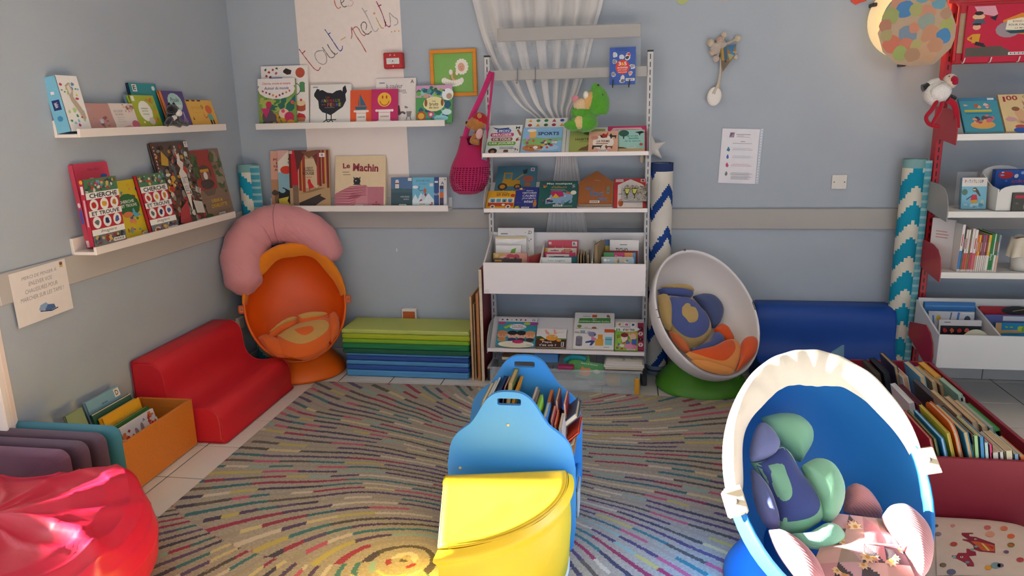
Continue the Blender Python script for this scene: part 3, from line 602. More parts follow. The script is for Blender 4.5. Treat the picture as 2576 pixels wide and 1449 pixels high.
# ================================================================ books on the upper back ledge
AB1 = (0, yl+.035, zb1-.0205); VB = lean('b', 12); GB1 = 'books on the upper back ledge'
def cakes(p):
    for x, y, c in ((.1, .94, '#3a5f4a'), (.17, .9, '#b0303a'), (.26, .94, '#a83a3a'), (.34, .96, '#3a6a4a'), (.33, .88, '#c0606a'), (.12, .84, '#b0303a'), (.2, .82, '#8a3a3a')): p.blb(x, y, .03, .022, c)
    p.p([(.48, .92), (.54, .96), (.66, .92), (.64, .86), (.56, .85), (.48, .89)], '#3a2a2a'); p.ci(.84, .88, .1, '#b5553a'); p.blb(.84, .88, .05, .03, '#d04a40')
    p.r(.82, .56, .93, .7, '#4f8a5a'); p.e(.875, .7, .06, .03, '#4f8a5a'); p.e(.74, .61, .1, .1, '#5a6a60'); p.e(.74, .61, .085, .085, '#efe8e4')
    p.r(.74, .27, .93, .38, '#a8503a'); p.e(.835, .38, .1, .05, '#e0c8a0'); p.ci(.84, .43, .025, '#c03a3a'); p.e(.835, .27, .095, .03, '#a8503a'); p.p([(.74, .07), (.9, .07), (.93, .14), (.72, .14)], '#c07a50'); p.p([(.72, .14), (.93, .14), (.9, .19), (.78, .22)], '#c02a3c')
book('tall white book dotted with sweets and cakes on the upper back ledge', AB1, UX, lean('b', 7), 662, 778.5, 165.5, .016, '#e9e2df', cakes, lift=-.022, group=GB1)
def monde(p):
    p.r(0, 0, 1, .62, '#7a9a4a'); p.sc(40, 0, .3, 1, .62, ['#3f7a4a', '#2f6a5a', '#8aa85a', '#a8b05a', '#3a8a8a'], .05, .12); p.e(.5, .78, .5, .21, '#ece4e2'); p.r(0, .85, 1, 1, '#ece4e2')
    p.t('Cherche, trouve et compte', .5, .89, .76, .06, '#b8303c', .012, .2); p.t('Autour du monde', .5, .8, .66, .06, '#2a3a6a', .012, .2)
    for i in range(9): p.blb(.13+.09*i, .68+.03*abs(i-4)-.06, .03, .025, ['#c0502a', '#a8303a', '#7a3a2a', '#d08a3a'][i % 4])
    p.p([(.82, .5), (1, .66), (1, .5)], '#2a6a7a'); p.sc(22, 0, 0, 1, .3, ['#5a6a2a', '#8a8a3a', '#c08a2a', '#4a5a2a', '#a8a040'], .05, .12)
    p.e(.26, .2, .17, .16, '#5a5058'); p.e(.4, .18, .08, .09, '#5a5058'); p.p([(.06, .38), (.32, .38), (.2, .18)], '#c0306a'); p.ci(.28, .46, .08, '#c0305a'); p.ln([(.44, .14), (.5, .06)], .04, '#5a5058'); p.r(.1, 0, .18, .1, '#4a4248'); p.r(.3, 0, .37, .1, '#4a4248'); p.e(.68, .27, .14, .1, '#e0c0b0'); p.e(.82, .2, .13, .1, '#b8305a'); p.e(.66, .32, .05, .04, '#d04a6a'); p.ci(.92, .5, .05, '#c05a48'); p.e(.86, .08, .1, .06, '#d08a40')
b = book('round-the-world picture book with a blue carry handle and jungle elephant', AB1, UX, lean('b', 7), 653, 746, 197.5, .014, '#7a9a4a', monde, rd=.006, group=GB1)
hb = M(); hb.box(-.045, .035, .002, .012, 0, .012, '#3f68b0', .003); h_ = hb.build('carry_handle', 'plastic', b, rel=False); h_.location = (.0, 0, solve(b.location, V3((0, math.sin(math.radians(7)), math.cos(math.radians(7)))), 1, 197.5)-.006); h_['label'] = 'blue plastic carry handle'
def hen(p):
    p.p([(.1, .78), (.17, .9), (.24, .88), (.22, .85), (.3, .87), (.42, .8), (.55, .78), (.64, .84), (.75, .86), (.79, .82), (.8, .92), (.86, .97), (.88, .9), (.9, .82), (.86, .75), (.88, .6), (.8, .44), (.68, .36), (.6, .3), (.5, .24), (.42, .28), (.3, .32), (.22, .42), (.2, .6), (.1, .72)], '#23252e')
    for x in (.4, .52): p.ln([(x, .3), (x, .12)], .025, '#23252e'); p.ln([(x-.09, .06), (x, .13), (x+.12, .13)], .02, '#23252e'); p.ln([(x, .13), (x+.06, .04)], .02, '#23252e')
    p.t('Les', .43, .69, .09, .05, '#a85030', .01)
    for i, (c, col) in enumerate(zip('ANIMAUX', ('#4a6ab0', '#c0b03a', '#c07a30', '#a02a40', '#b0306a', '#5a9a4a', '#c0902a'))): p.t(c, .3+.068*i, .6, .055 if c != 'I' else .015, .08, col, .02)
    p.t('de la', .33, .51, .1, .04, '#a85030', .01)
    for i, (c, col) in enumerate(zip('FERME', ('#b0506a', '#c08a3a', '#a02a30', '#4a5aa8', '#b0b84a'))): p.t(c, .45+.07*i, .5, .056, .085, col, .02)
    p.r(.36, .425, .6, .435, '#8a8a8a'); p.tl(.07, .95, .22, 1, .02, '#777', .02); p.r(.88, .02, .95, .035, '#333')
book('white square book with a big black hen', AB1, UX, VB, 780, 883, 212.5, .018, '#e6e3e0', hen, group=GB1)
def column(p, col): 
    for y0, y1, a in ((.36, .42, .3), (.1, .36, .22), (.06, .1, .28)): p.r(.5-a, y0, .5+a, y1, '#ece4de')
    p.ci(.2, .39, .05, '#ece4de', 8); p.ci(.8, .39, .05, '#ece4de', 8); p.r(.3, .33, .7, .34, col); p.bc(.5, .02, .34, .05)
def boat(p): column(p, '#d8502a'); p.t("L'AVENTURE", .5, .22, .34, .05, '#35506a', .015); p.p([(.2, .52), (.78, .52), (.7, .43), (.28, .43)], '#2a6a86'); p.p([(.42, .88), (.36, .55), (.42, .55)], '#2a6a86'); p.p([(.44, .9), (.46, .55), (.72, .55)], '#2a6a86')
book('orange booklet with a blue sailing boat', AB1, UX, VB, 881, 936, 226.5, .008, '#df5a30', boat, lift=.004, group=GB1)
def smile(p): column(p, '#c22a68'); p.t('LE BONHEUR', .5, .22, .34, .05, '#8a3040', .015); p.ci(.5, .7, .26, '#f0b93a', 24); p.e(.43, .77, .032, .05, '#c2502a'); p.e(.58, .77, .032, .05, '#c2502a'); p.ln([(.33, .66), (.37, .585), (.44, .545), (.5, .535), (.57, .545), (.64, .585), (.68, .66)], .03, '#b8402a')
book('magenta booklet with a yellow smiling face', AB1, UX, VB, 934, 1000, 224, .012, '#c22a68', smile, lift=.008, group=GB1)
def coul(p): p.t('A', .91, .92, .08, .08, '#3a3838', .01); p.t('la couleur', .46, .83, .42, .1, '#4a4648', .0, .15); p.t('des émotions', .5, .73, .5, .08, '#4a4648', 0, .15); p.ln([(.66, .67), (.78, .675)], .01, '#555'); p.tl(.08, .91, .25, 1, .02, '#777', .02); p.ci(.83, .32, .075, '#e0dad8'); p.p([(.76, .27), (.9, .27), (.87, .15), (.78, .15)], '#8a8684'); p.ln([(.56, .2), (.66, .26), (.74, .22)], .05, '#5a5050'); p.ln([(.56, .4), (.6, .2)], .06, '#5a4648'); p.ln([(.78, .15), (.76, .08)], .02, '#777'); p.ln([(.86, .15), (.88, .08)], .02, '#777'); p.blb(.76, .36, .05, .03, '#8a8684'); p.r(.7, .07, .95, .08, '#aaa')
book('white book with small grey handwriting, behind the magenta booklet', AB1, UX, lean('b', 11), 946, 1046, 196.5, .012, '#e6dfdd', coul, lift=-.018, group=GB1)
def zoo(p):
    p.r(0, 0, 1, 1, '#4f9a58'); p.r(0, .68, 1, 1, '#cf9ac0'); p.sc(46, 0, 0, 1, 1, ['#2f7a4a', '#6ab05a', '#3a9a9a', '#8ac8c8', '#2a5a7a', '#8ab84a'], .05, .13); p.sc(12, 0, .75, .7, 1, ['#3a3a60', '#4f9a9a', '#2f6a6a'], .04, .1)
    p.e(.88, .75, .16, .16, '#e6ecec'); p.e(.92, .7, .08, .08, '#b89a80'); p.p([(.72, .86), (.8, .82), (.8, .88)], '#3a4a80'); p.ci(.15, .18, .13, '#b85a28'); p.ci(.15, .18, .085, '#e0b04a'); p.e(.29, .72, .08, .06, '#c89a88')
    p.e(.5, .5, .3, .2, '#e6dca8'); p.t('Les', .5, .58, .09, .05, '#6a4a2a', .01); p.t('bruits', .5, .5, .24, .09, '#4a3a20', .01); p.t('du zoo', .5, .41, .26, .07, '#4a3a20', .01); p.e(.28, .53, .04, .1, '#8a5a30'); p.e(.73, .54, .04, .1, '#8a5a30'); p.ci(.42, .22, .08, '#d04a70'); p.ci(.42, .22, .04, '#e6dcd8'); p.e(.7, .12, .2, .08, '#8acdd8'); p.e(.86, .28, .13, .08, '#c8e4e8'); p.bc(.3, .03, .25, .04)
book('colourful zoo board book with rounded corners sticking out past the ledge end', V3(AB1)+V3((0, -.004, 0)), UX, lean('b', 12), 1046, 1137, 214.5, .022, '#4f9a58', zoo, rd=.012, lift=.004, group=GB1)
# ================================================================ books on the lower back ledge
AB2 = (0, yl+.035, zb2-.0205); GB2 = 'books on the lower back ledge'
def pouce(p):
    p.r(0, .5, 1, 1, '#d9a490'); p.r(0, 0, 1, .5, '#b98a68')
    for i, s in enumerate(('POU', 'LE', 'NE S', 'AUX')): p.t(s, .18+.02*(i % 2), .85-i*.06, (.22, .13, .2, .22)[i], .045, '#7a2a2a', .02)
    p.sc(14, 0, 0, .4, .35, ['#4a4440', '#6a5a50', '#8a6a4a'], .05, .15)
book('pinkish-brown book half hidden at the left end of the lower back ledge', AB2, UX, lean('b', 7), 685, 790, 379.5, .008, '#c99a7e', pouce, lift=-.029, group=GB2)
def lela(p): p.r(0, .62, 1, 1, '#e0d6c6'); p.p([(0, .8), (.3, 1), (0, 1)], '#d8a8a0'); p.r(0, .2, 1, .55, '#8ab4c4'); p.p([(0, .45), (.5, .6), (1, .5), (1, .62), (0, .62)], '#8ab4c4'); p.r(0, 0, 1, .2, '#cdb84a'); p.e(.21, .66, .15, .07, '#d0402c'); p.t('LE', .33, .85, .11, .035, '#3a3a40', .015); p.t('LA', .33, .79, .13, .035, '#3a3a40', .015); p.p([(0, .28), (.12, .36), (.3, .3), (.34, .45), (.5, .4), (.46, .2), (.3, .05), (.22, .12), (.26, .2), (0, .16)], '#22242a'); p.e(.1, .3, .08, .04, '#8ab4c4')
book('cream and blue book with a black creature, behind the red-forest one', AB2, UX, lean('b', 7), 703, 800, 377.5, .008, '#dfd4c4', lela, lift=-.018, group=GB2)
def rouge(p):
    p.r(0, 0, 1, 1, '#b3946c'); p.r(.2, .35, .7, .85, '#cbb493')
    for x, w_, c, y0 in ((.0, .07, '#5a2a26', .35), (.05, .17, '#b5222c', .38), (.24, .08, '#8a3028', .3), (.3, .04, '#c98a3a', .3), (.33, .07, '#9a3a2c', .28), (.69, .05, '#a8322a', .4), (.74, .06, '#7a2a26', .38), (.82, .07, '#8f2a26', .42), (.88, .03, '#c98a3a', .42), (.93, .06, '#7a2a24', .35)): p.r(x, y0, x+w_, 1, c)
    p.r(.08, 0, .22, .4, '#7a6454'); p.p([(.2, .62), (.36, .9), (.46, 1), (.14, 1)], '#5a3030'); p.p([(.48, .98), (.62, .86), (.7, .7), (.72, 1)], '#6a3430'); p.p([(.3, .98), (.5, .86), (.8, .98)], '#7a5040')
    p.p([(.22, .09), (.6, .2), (.78, .25), (.76, .21), (.9, .16), (.8, .13), (.58, .02), (.24, .02)], '#3a302e'); p.p([(.24, .25), (.7, .35), (.9, .35), (.5, .27)], '#8a7054')
    p.p([(.47, .5), (.52, .5), (.54, .44), (.62, .36), (.48, .33), (.47, .4), (.45, .45)], '#c5222e'); p.ln([(.5, .34), (.5, .29)], .015, '#b0222e'); p.ln([(.62, .36), (.66, .34)], .01, '#b0222e'); p.t('LE PETIT', .48, .69, .24, .035, '#3a2c28', .015); p.t('CHAPERON', .48, .65, .26, .035, '#3a2c28', .015); p.t('ROUGE', .48, .6, .28, .05, '#3a2c28', .02); p.tl(.38, .54, .6, 1, .02, '#b5705a', .01)
    p.r(.76, .88, .9, .95, '#e8e2dc'); p.t('S', .83, .915, .06, .035, '#333', .03); p.r(.01, .94, .09, .99, '#cdb8b0')
book('large book with a girl in red walking in a red-trunked forest', AB2, UX, lean('b', 7), 731, 831.5, 377.5, .016, '#b3946c', rouge, group=GB2)
def machin(p):
    p.p([(0, 0), (0, .26), (.1, .32), (.3, .41), (.44, .43), (.62, .43), (.66, .4), (.97, .4), (.97, 0)], '#c98692')
    for i in range(16):
        y = .04+i*.024; x0 = max(0, (y-.27)/.19*.42) if y > .27 else 0; p.ln([(x0, y), (.3, y-.01+.015*(i % 2)), (.62-.2*(y < .2), y+.03)], .007, '#96304a')
    for i in range(22): p.r(.66+i*.014, 0, .666+i*.014, .395, '#b56a7c')
    for i in range(9): p.ln([(.28+i*.02, .18), (.36+i*.022, .28-.005*i)], .006, '#96304a')
    p.ci(.44, .51, .07, '#25252e'); p.p([(.36, .44), (.44, .5), (.52, .44)], '#25252e'); p.p([(.375, .55), (.37, .6), (.4, .57)], '#25252e'); p.p([(.48, .57), (.51, .6), (.505, .55)], '#25252e'); p.ci(.42, .52, .012, '#d8d0c0', 6)
    p.t('Le', .23, .81, .14, .1, '#8f2a3c', .03, 0, .05); p.t('Machin', .61, .77, .5, .15, '#8f2a3c', .03, 0, -.04); p.tl(.15, .69, .32, 2, .05, '#6a5a50', .008); p.bc(.48, .03, .16, .05); p.e(.83, .1, .02, .02, '#b04a4a'); p.tl(.74, .07, .92, 1, .02, '#96304a', .015)
book('square beige book with a black creature on a pink striped heap', AB2, UX, lean('b', 13), 842, 969, 392, .022, '#e0caa6', machin, rd=.004, lift=.004, group=GB2)
def sea(p): p.r(0, 0, 1, .62, '#34505c'); p.r(0, .62, 1, 1, '#4f6f9a'); p.p([(0, .6), (.3, .66), (.6, .62), (1, .6), (1, .5), (0, .5)], '#3f5f68'); p.r(.2, .64, .38, .86, '#d8d4d2'); p.r(.22, .84, .36, .92, '#d8d4d2'); p.r(.2, .78, .38, .82, '#7a4a48'); p.t('vérités', .66, .37, .42, .06, '#c8d4d8', .0, .2); p.t('dedans', .72, .29, .26, .05, '#c8d4d8', 0, .2); p.r(.8, .88, .98, .98, '#d8d6d4'); p.bc(.55, .09, .34, .06)
book('dark blue-green film case with a lighthouse', AB2, UX, lean('b', 10), 984, 1037, 446, .013, '#34505c', sea, group=GB2, name='film_case', cat='case', pages='#3a4650')
def skier(p): p.r(0, 0, 1, 1, '#6ab0d0'); p.t('JEAN-MICHEL', .5, .88, .66, .07, '#3f7a98', .012); p.t('LE CARIBOU', .5, .78, .34, .035, '#3f7a98', .01); p.e(.14, .68, .13, .05, '#e0e6ea'); p.p([(0, .25), (.14, .45), (.25, .28), (.4, .5), (.55, .3), (.75, .48), (1, .26), (1, .1), (0, .1)], '#d8e4ea'); p.e(.58, .56, .07, .08, '#b5603a'); p.p([(.3, .2), (.62, .5), (.66, .42), (.5, .25)], '#8a3a3a'); p.e(.5, .34, .1, .1, '#c8d0e0'); p.ln([(.34, .7), (.28, .62), (.36, .56), (.5, .58)], .02, '#3a3434'); p.bc(.46, .12, .34, .06); p.p([(.35, 0), (.6, 0), (.55, .09), (.42, .09)], '#d8b83a'); p.sc(8, .7, 0, 1, .2, ['#c05a4a', '#d8d0d0', '#7a3a3a'], .03, .06); p.r(.8, .7, .96, .8, '#d8d8d8')
book('sky-blue film case with a skiing reindeer', AB2, UX, lean('b', 10), 1037.5, 1092, 446, .013, '#6ab0d0', skier, group=GB2, name='film_case', cat='case', pages='#55707e')
book('dark blue thin case seen edge-on beside the white one', AB2, UX, lean('b', 10), 1092.5, 1103, 446, .1, '#2f4a86', lambda p: (p.r(.1, .8, .9, .87, '#d8d8dc'), p.t('PLC', .5, .4, .5, .2, '#d8d8e0', .01, 0, 1.57)), group=GB2, name='film_case', cat='case', pages='#2f4a86')
book('white film case marked A at the right end of the lower back ledge', AB2, UX, lean('b', 10), 1104, 1124, 446, .05, '#d8d5d8', lambda p: (p.r(.1, .05, .6, .72, '#3a3a58'), p.r(.1, .3, .6, .5, '#c86a3a'), p.r(.1, .5, .6, .6, '#5a8ab8'), p.t('A', .45, .8, .4, .1, '#555', .02), p.r(.7, .9, .85, .95, '#777')), group=GB2, name='film_case', cat='case', pages='#cfcdd0')
# ================================================================ white display shelving on grey posts
UL, UR = -.753, .107
su = T('display_shelving', 'grey and white slotted-post display shelving full of picture books by the curtain', 'shelving', ((UL+UR)/2, 4.07, 0))
for x0 in (-.778, .097):
    m = M(); m.box(x0, x0+.03, 4.065, 4.1, .03, 1.8, '#c5c3c2', .002); po = m.build('post', 'painted_metal', su); po['_w'] = su['_w']
    m = M(); m.box(x0-.001, x0+.031, 4.064, 4.101, 1.797, 1.806, '#2b2c2e', .001); c_ = m.build('end_cap', 'plastic', po)
    m = M()
    for i in range(43): m.box(x0+.0125, x0+.0175, 4.0635, 4.0655, .08+i*.04, .106+i*.04, '#3a3a3c')
    q = m.build('slot', 'painted_metal', po); q['kind'] = 'stuff'
    m = M(); m.box(x0, x0+.03, 3.88, 4.1, .002, .07, '#3a3b3d', .006); m.build('foot', 'plastic', su)
M().box(-.698, .06, 4.045, 4.052, 1.871, 1.94, '#a5a29f', .004).build('header_panel', 'painted_metal', su)
M().box(-.746, .096, 4.05, 4.064, 1.671, 1.726, '#a5a29f', .003).build('rail', 'painted_metal', su)
m = M(); m.box(-.699, .061, 4.0525, 4.0555, 1.7, 1.944, '#eef2f6', .001); m.build('acrylic_sheet', 'acrylic', su)
for px in (1302, 1347):
    x = YP(px, 186, 4.045).x; m = M(); m.tube(smooth_path([(x, 4.043, 1.735), (x, 4.04, 1.7), (x, 4.035, 1.66), (x, 3.99, 1.655), (x, 3.985, 1.672)], 3), .0022, '#6a6a6c', 6); m.build('hook', 'painted_metal', su)
def slope_shelf(zl, yf, x0=UL, x1=UR, L=.21):
    s_ = T('shelf', None, None, (0, 0, 0)); s_.parent = su; s_.location = V3((0, 0, 0))-V3(su['_w']); s_['_w'] = (0., 0., 0.)
    M().box(x0, x1, yf-.004, yf, zl-.021, zl, '#e6dedc', .001).build('lip', 'painted_metal', s_)
    a = math.radians(50); V = V3((0, math.sin(a), math.cos(a))); b0 = V3((0, yf+.07, zl-.018)); n = V3((0, -math.cos(a), math.sin(a)))*.0015
    m = M(); m.prism([(x0, yf, zl-.0195), (x0, b0.y, b0.z), (x0, *(b0+V*L)[1:]), (x0, *(b0+V*L-n*2)[1:]), (x0, b0.y+.003, b0.z-.003), (x0, yf, zl-.0215)], (x1-x0, 0, 0), '#ddd8d8'); m.build('plate', 'painted_metal', s_)
    for x in (x0-.0035, x1+.001):
        m = M(); P = [(yf-.002, zl-.03), (yf, zl+.02), (yf+.03, zl+.07), (yf+.08, zl+.108), (yf+.14, zl+.118), (4.064, zl+.1), (4.064, zl-.05), (yf+.14, zl-.05)]
        m.prism([(x, y, z) for y, z in P], (.0025, 0, 0), '#b4b3b3'); m.build('bracket', 'painted_metal', s_)
    return b0, V
SH1 = slope_shelf(1.2975, 3.81); SH2 = slope_shelf(1.0065, 3.81); SH3 = slope_shelf(.2315, 3.79)
def sb(label, SH, px0, px1, pyT, th, col, ops=None, layer=0., **k):
    return book(label, SH[0], UX, SH[1], px0, px1, pyT, th, col, ops, lift=(th+layer+.0006)*1., **k)
GS1, GS2, GS3 = 'books on the top sloping shelf', 'books on the second sloping shelf', 'books on the bottom sloping shelf'
def imagier(p):
    p.t('M', .87, .9, .12, .09, '#33303a', .01); p.p([(.1, .93), (.22, .84), (.62, .86), (.6, .91), (.3, .88)], '#3a4a88'); 
    for s, y, x, w_, c in (('MON', .79, .47, .42, '#3a68b8'), ('IMAGIER', .65, .43, .7, '#c23a78'), ('DE TOUS', .49, .44, .64, '#8a5a52'), ('LES JOURS', .34, .45, .84, '#68a83a')):
        p.r(x-w_/2+.04, y-.065, x+w_/2-.04, y+.065, c); p.e(x-w_/2+.05, y, .05, .065, c); p.e(x+w_/2-.05, y, .05, .065, c); p.t(s, x, y, w_-.12, .085, '#ece8e4', .02)
    p.p([(.84, .82), (.9, .84), (.98, .7), (1, .6), (.95, .62)], '#9a6a40'); p.e(.22, .08, .13, .1, '#2a2020'); p.e(.22, .05, .06, .06, '#9a6a50'); p.r(.54, .03, .68, .1, '#7a4a30'); p.e(.61, .1, .07, .025, '#4a3428'); p.tl(.4, .22, .9, 2, .05, '#5a6a90', .02); p.sc(9, .76, .02, .98, .18, ['#44404a', '#8a5040'], .012, .025); p.p([(.86, .5), (.94, .55), (.92, .47), (1, .46), (.9, .43), (.86, .4)], '#a03a3a')
sb('white word book with coloured title bubbles, leftmost on the top sloping shelf', SH1, 1219, 1305, 315, .016, '#dfe4e2', imagier, group=GS1)
def icons(p): 
    for i, c in enumerate(('#e0b040', '#3f7a4a', '#2f7a4a', '#b03a4a', '#3a5aa8', '#b04a3a', '#e0a040', '#3f6a3a', '#b03050', '#e0a048')):
        x, y = .12+(i % 5)*.19, .93-(i//5)*.13; (p.ci(x, y, .05, c) if i % 3 else p.p([(x, y+.05), (x+.05, y-.04), (x-.05, y-.04)], c))
sb('white book with rows of little coloured icons, behind the sports book', SH1, 1311, 1420, 297.5, .014, '#e2e2df', icons, group=GS1)
def sports(p):
    p.r(0, 0, 1, 1, '#86b8e0'); p.sc(10, .05, .3, .95, .6, ['#6aa85a', '#8ac07a', '#b89ad0', '#e0c080'], .08, .15); p.p([(0, .55), (.3, .62), (.6, .56), (1, .6), (1, .48), (0, .46)], '#7fb08a'); p.e(.4, .4, .38, .14, '#7fb86a'); p.e(.3, .2, .28, .13, '#c07a4a'); p.e(.72, .22, .22, .1, '#a8c8e8')
    p.t('SPORTS', .65, .75, .54, .13, '#243a5a', .03); p.r(.17, .6, .34, .84, '#e0b060'); p.e(.22, .88, .12, .06, '#ece6e0'); p.r(.1, .5, .18, .66, '#b89ad8')
    p.sc(30, .08, .14, .92, .55, ['#c05a3a', '#3a4a88', '#e0a840', '#d8d0c8', '#b04a6a', '#5a3a34', '#d0604a'], .02, .05); p.e(.36, .22, .06, .06, '#ece6e0'); p.tl(.3, .93, .7, 1, .02, '#a8c8e8', .02); p.bc(.45, .13, .22, .04); p.tl(.5, .06, .95, 1, .02, '#6a90c0', .015)
sb('light-blue sports picture book in front of the white icon book', SH1, 1309, 1410, 320.5, .014, '#86b8e0', sports, layer=.0148, group=GS1, rd=.006)
sb('white book mostly hidden behind the pale-green one', SH1, 1421, 1527, 322, .008, '#dfe2dd', None, group=GS1)
def habite(p): p.e(.55, .84, .16, .1, '#5a6a3a'); p.t('QUI', .62, .68, .14, .08, '#5a5038', .02); p.t('HABITE ICI ?', .48, .57, .62, .1, '#5a4a38', .02); p.p([(.25, .1), (.35, .22), (.5, .28), (.56, .4), (.62, .42), (.7, .3), (.7, .1)], '#7a5a40'); p.tl(.28, .48, .7, 1, .02, '#7a8050', .02)
sb('pale-green book with a brown animal, behind the farm book', SH1, 1430, 1520, 325, .012, '#a3ac62', habite, layer=.009, group=GS1)
def ferme(p):
    p.r(0, 0, 1, 1, '#d9a992'); p.ci(.5, .48, .36, '#ece2da', 24)
    p.e(.2, .7, .13, .09, '#d08a80'); p.p([(.4, .8), (.5, .9), (.58, .84), (.66, .98), (.62, .7), (.48, .68)], '#a8302a'); p.p([(.36, .86), (.46, .76), (.5, .68), (.42, .7)], '#2a2a34'); p.p([(.7, .8), (.76, .9), (.8, .8), (.94, .8), (.92, .62), (.88, .72), (.8, .72), (.76, .62)], '#3a3a44')
    p.t('LA FERME', .5, .53, .44, .1, '#4a2a28', .015); p.tl(.25, .44, .75, 1, .02, '#b0503a', .035); p.p([(.12, .2), (.14, .34), (.44, .34), (.5, .38), (.44, .28), (.42, .16), (.4, .26), (.2, .26), (.16, .14)], '#3a3030'); p.p([(.56, .28), (.6, .36), (.64, .3), (.82, .3), (.8, .14), (.76, .24), (.66, .24), (.62, .14)], '#7a4030'); p.bc(.5, .08, .3, .07)
sb('pinkish farm book with a red rooster and farm animals', SH1, 1479, 1554, 330.5, .014, '#d9a992', ferme, layer=.0226, group=GS1)
sb('bright pink book behind the turquoise nature book', SH1, 1527, 1627, 317, .01, '#c2386a', lambda p: (p.p([(.07, 0), (.07, .8), (.14, .93), (.86, .93), (.93, .8), (.93, 0)], '#dcb8bc'), p.t('Devinettes des animaux', .5, .86, .6, .05, '#c26a7a', 0, .3), p.t('rigolos', .5, .78, .2, .05, '#c26a7a', 0, .3)), group=GS1)
def nature(p): p.r(0, 0, 1, .16, '#c9ac80'); p.r(0, .16, 1, 1, '#9fcfc6'); p.e(.2, .85, .2, .15, '#2f5a50'); p.r(.17, .6, .22, .8, '#2f4a44'); p.t('la', .36, .82, .08, .06, '#2f7a78', .01); p.t('grande', .54, .72, .42, .08, '#2f7a78', .015); p.t('famille', .58, .62, .38, .08, '#2f7a78', .015); p.t('de la nature', .54, .5, .6, .07, '#2f7a78', .01); p.p([(.62, .9), (.9, .94), (1, .88), (.84, .82), (.82, .72), (.76, .84)], '#34343c'); p.e(.86, .34, .07, .06, '#c05a4a'); p.p([(0, .16), (0, .24), (.2, .22), (.36, .16)], '#6a4a30'); p.bc(.5, .24, .28, .06)
sb('turquoise nature book with a tree and a bird, rightmost on the top sloping shelf', SH1, 1555, 1622, 327, .014, '#9fcfc6', nature, layer=.011, group=GS1)
# second shelf
def chantier(p):
    p.r(0, 0, 1, 1, '#46788c'); p.r(.18, .55, .4, .8, '#c0902c'); p.r(.22, .6, .37, .76, '#5a8898'); p.p([(.14, .36), (.18, .56), (.6, .56), (.62, .38)], '#c0902c'); p.ci(.19, .36, .12, '#4a3a34'); p.ci(.19, .36, .07, '#c88a2a'); p.ci(.56, .36, .09, '#4a3a34'); p.ci(.56, .36, .055, '#c88a2a'); p.ln([(.46, .54), (.62, .7), (.7, .76)], .035, '#c0902c'); p.p([(.64, .86), (.76, .92), (.76, .78), (.68, .74)], '#2a3a40')
    p.e(.8, .6, .14, .1, '#a85a4a'); p.p([(.74, .48), (.86, .48), (.9, .36), (.7, .36)], '#a06a48'); p.t('Le chantier', .5, .2, .62, .1, '#c8dcdc', .01, .3); p.r(.84, .84, .94, .95, '#c8d0d0'); p.blb(.89, .9, .03, .03, '#c04040'); p.bc(.46, .1, .22, .07)
sb('grey-blue board book with a yellow digger, standing at the back of the second shelf', (SH2[0]+V3(SH2[1])*.07, SH2[1]), 1240, 1343, 418.5, .016, '#46788c', chantier, group=GS2, rd=.006)
def ours(p): p.r(0, 0, 1, 1, '#e0a428'); p.t('un ours', .56, .79, .46, .14, '#5a3a28', .015); p.tl(.3, .92, .8, 1, .02, '#8a6a30', .03); p.r(.06, .14, .98, .5, '#c2432c'); p.r(.06, .36, .98, .52, '#e4d8c0'); p.r(.1, .54, .96, .62, '#e4d8c0'); p.r(.08, .34, .98, .58, '#e4d8c0')
def ours2(p):
    ours(p)
    for i in range(4): p.r(.14+i*.21, .37, .3+i*.21, .56, '#5a9ab0'); p.blb(.22+i*.21, .42, .05, .07, ['#3a6a90', '#5a9ab0', '#5a3428', '#3a6a90'][i])
    p.ci(.24, .12, .09, '#e8e0d4'); p.ci(.24, .12, .05, '#5a4a44'); p.ci(.8, .12, .09, '#e8e0d4'); p.ci(.8, .12, .05, '#5a4a44'); p.e(.62, .22, .06, .06, '#e8e0d4'); p.e(.92, .74, .08, .09, '#c2432c'); p.bc(.5, .02, .3, .05)
sb('yellow book with a red and cream bus, at the left of the second shelf', SH2, 1221, 1291, 480.5, .014, '#e0a428', ours2, layer=.0175, group=GS2)
def calmes(p):
    p.sc(22, .02, .05, .95, .95, ['#d8d4b0', '#c8b0c0', '#5a6ab8'], .012, .025, 6)
    for s, y, w_, h_ in (('PETITES', .83, .3, .05), ('HISTOIRES', .73, .62, .08), ('CALMES', .6, .6, .1), ('POUR BERCER', .48, .6, .06), ('BÉBÉ', .34, .4, .11)): p.t(s, .62, y, w_, h_, '#d8d8e4', .02)
    p.ln([(.0, .86), (.4, .9)], .03, '#c07a8a'); p.blb(.22, .92, .08, .05, '#e0d060'); p.p([(0, 0), (.05, .12), (.2, .14), (.25, 0)], '#c8cc4a'); p.e(.9, .22, .08, .13, '#b87a48'); p.ci(.9, .38, .06, '#b87a48'); p.bc(.5, .07, .34, .06)
sb('dark blue bedtime book with white capitals, behind the elephant book', SH2, 1292, 1349.5, 471, .012, '#2f3a84', calmes, layer=.0175, group=GS2)
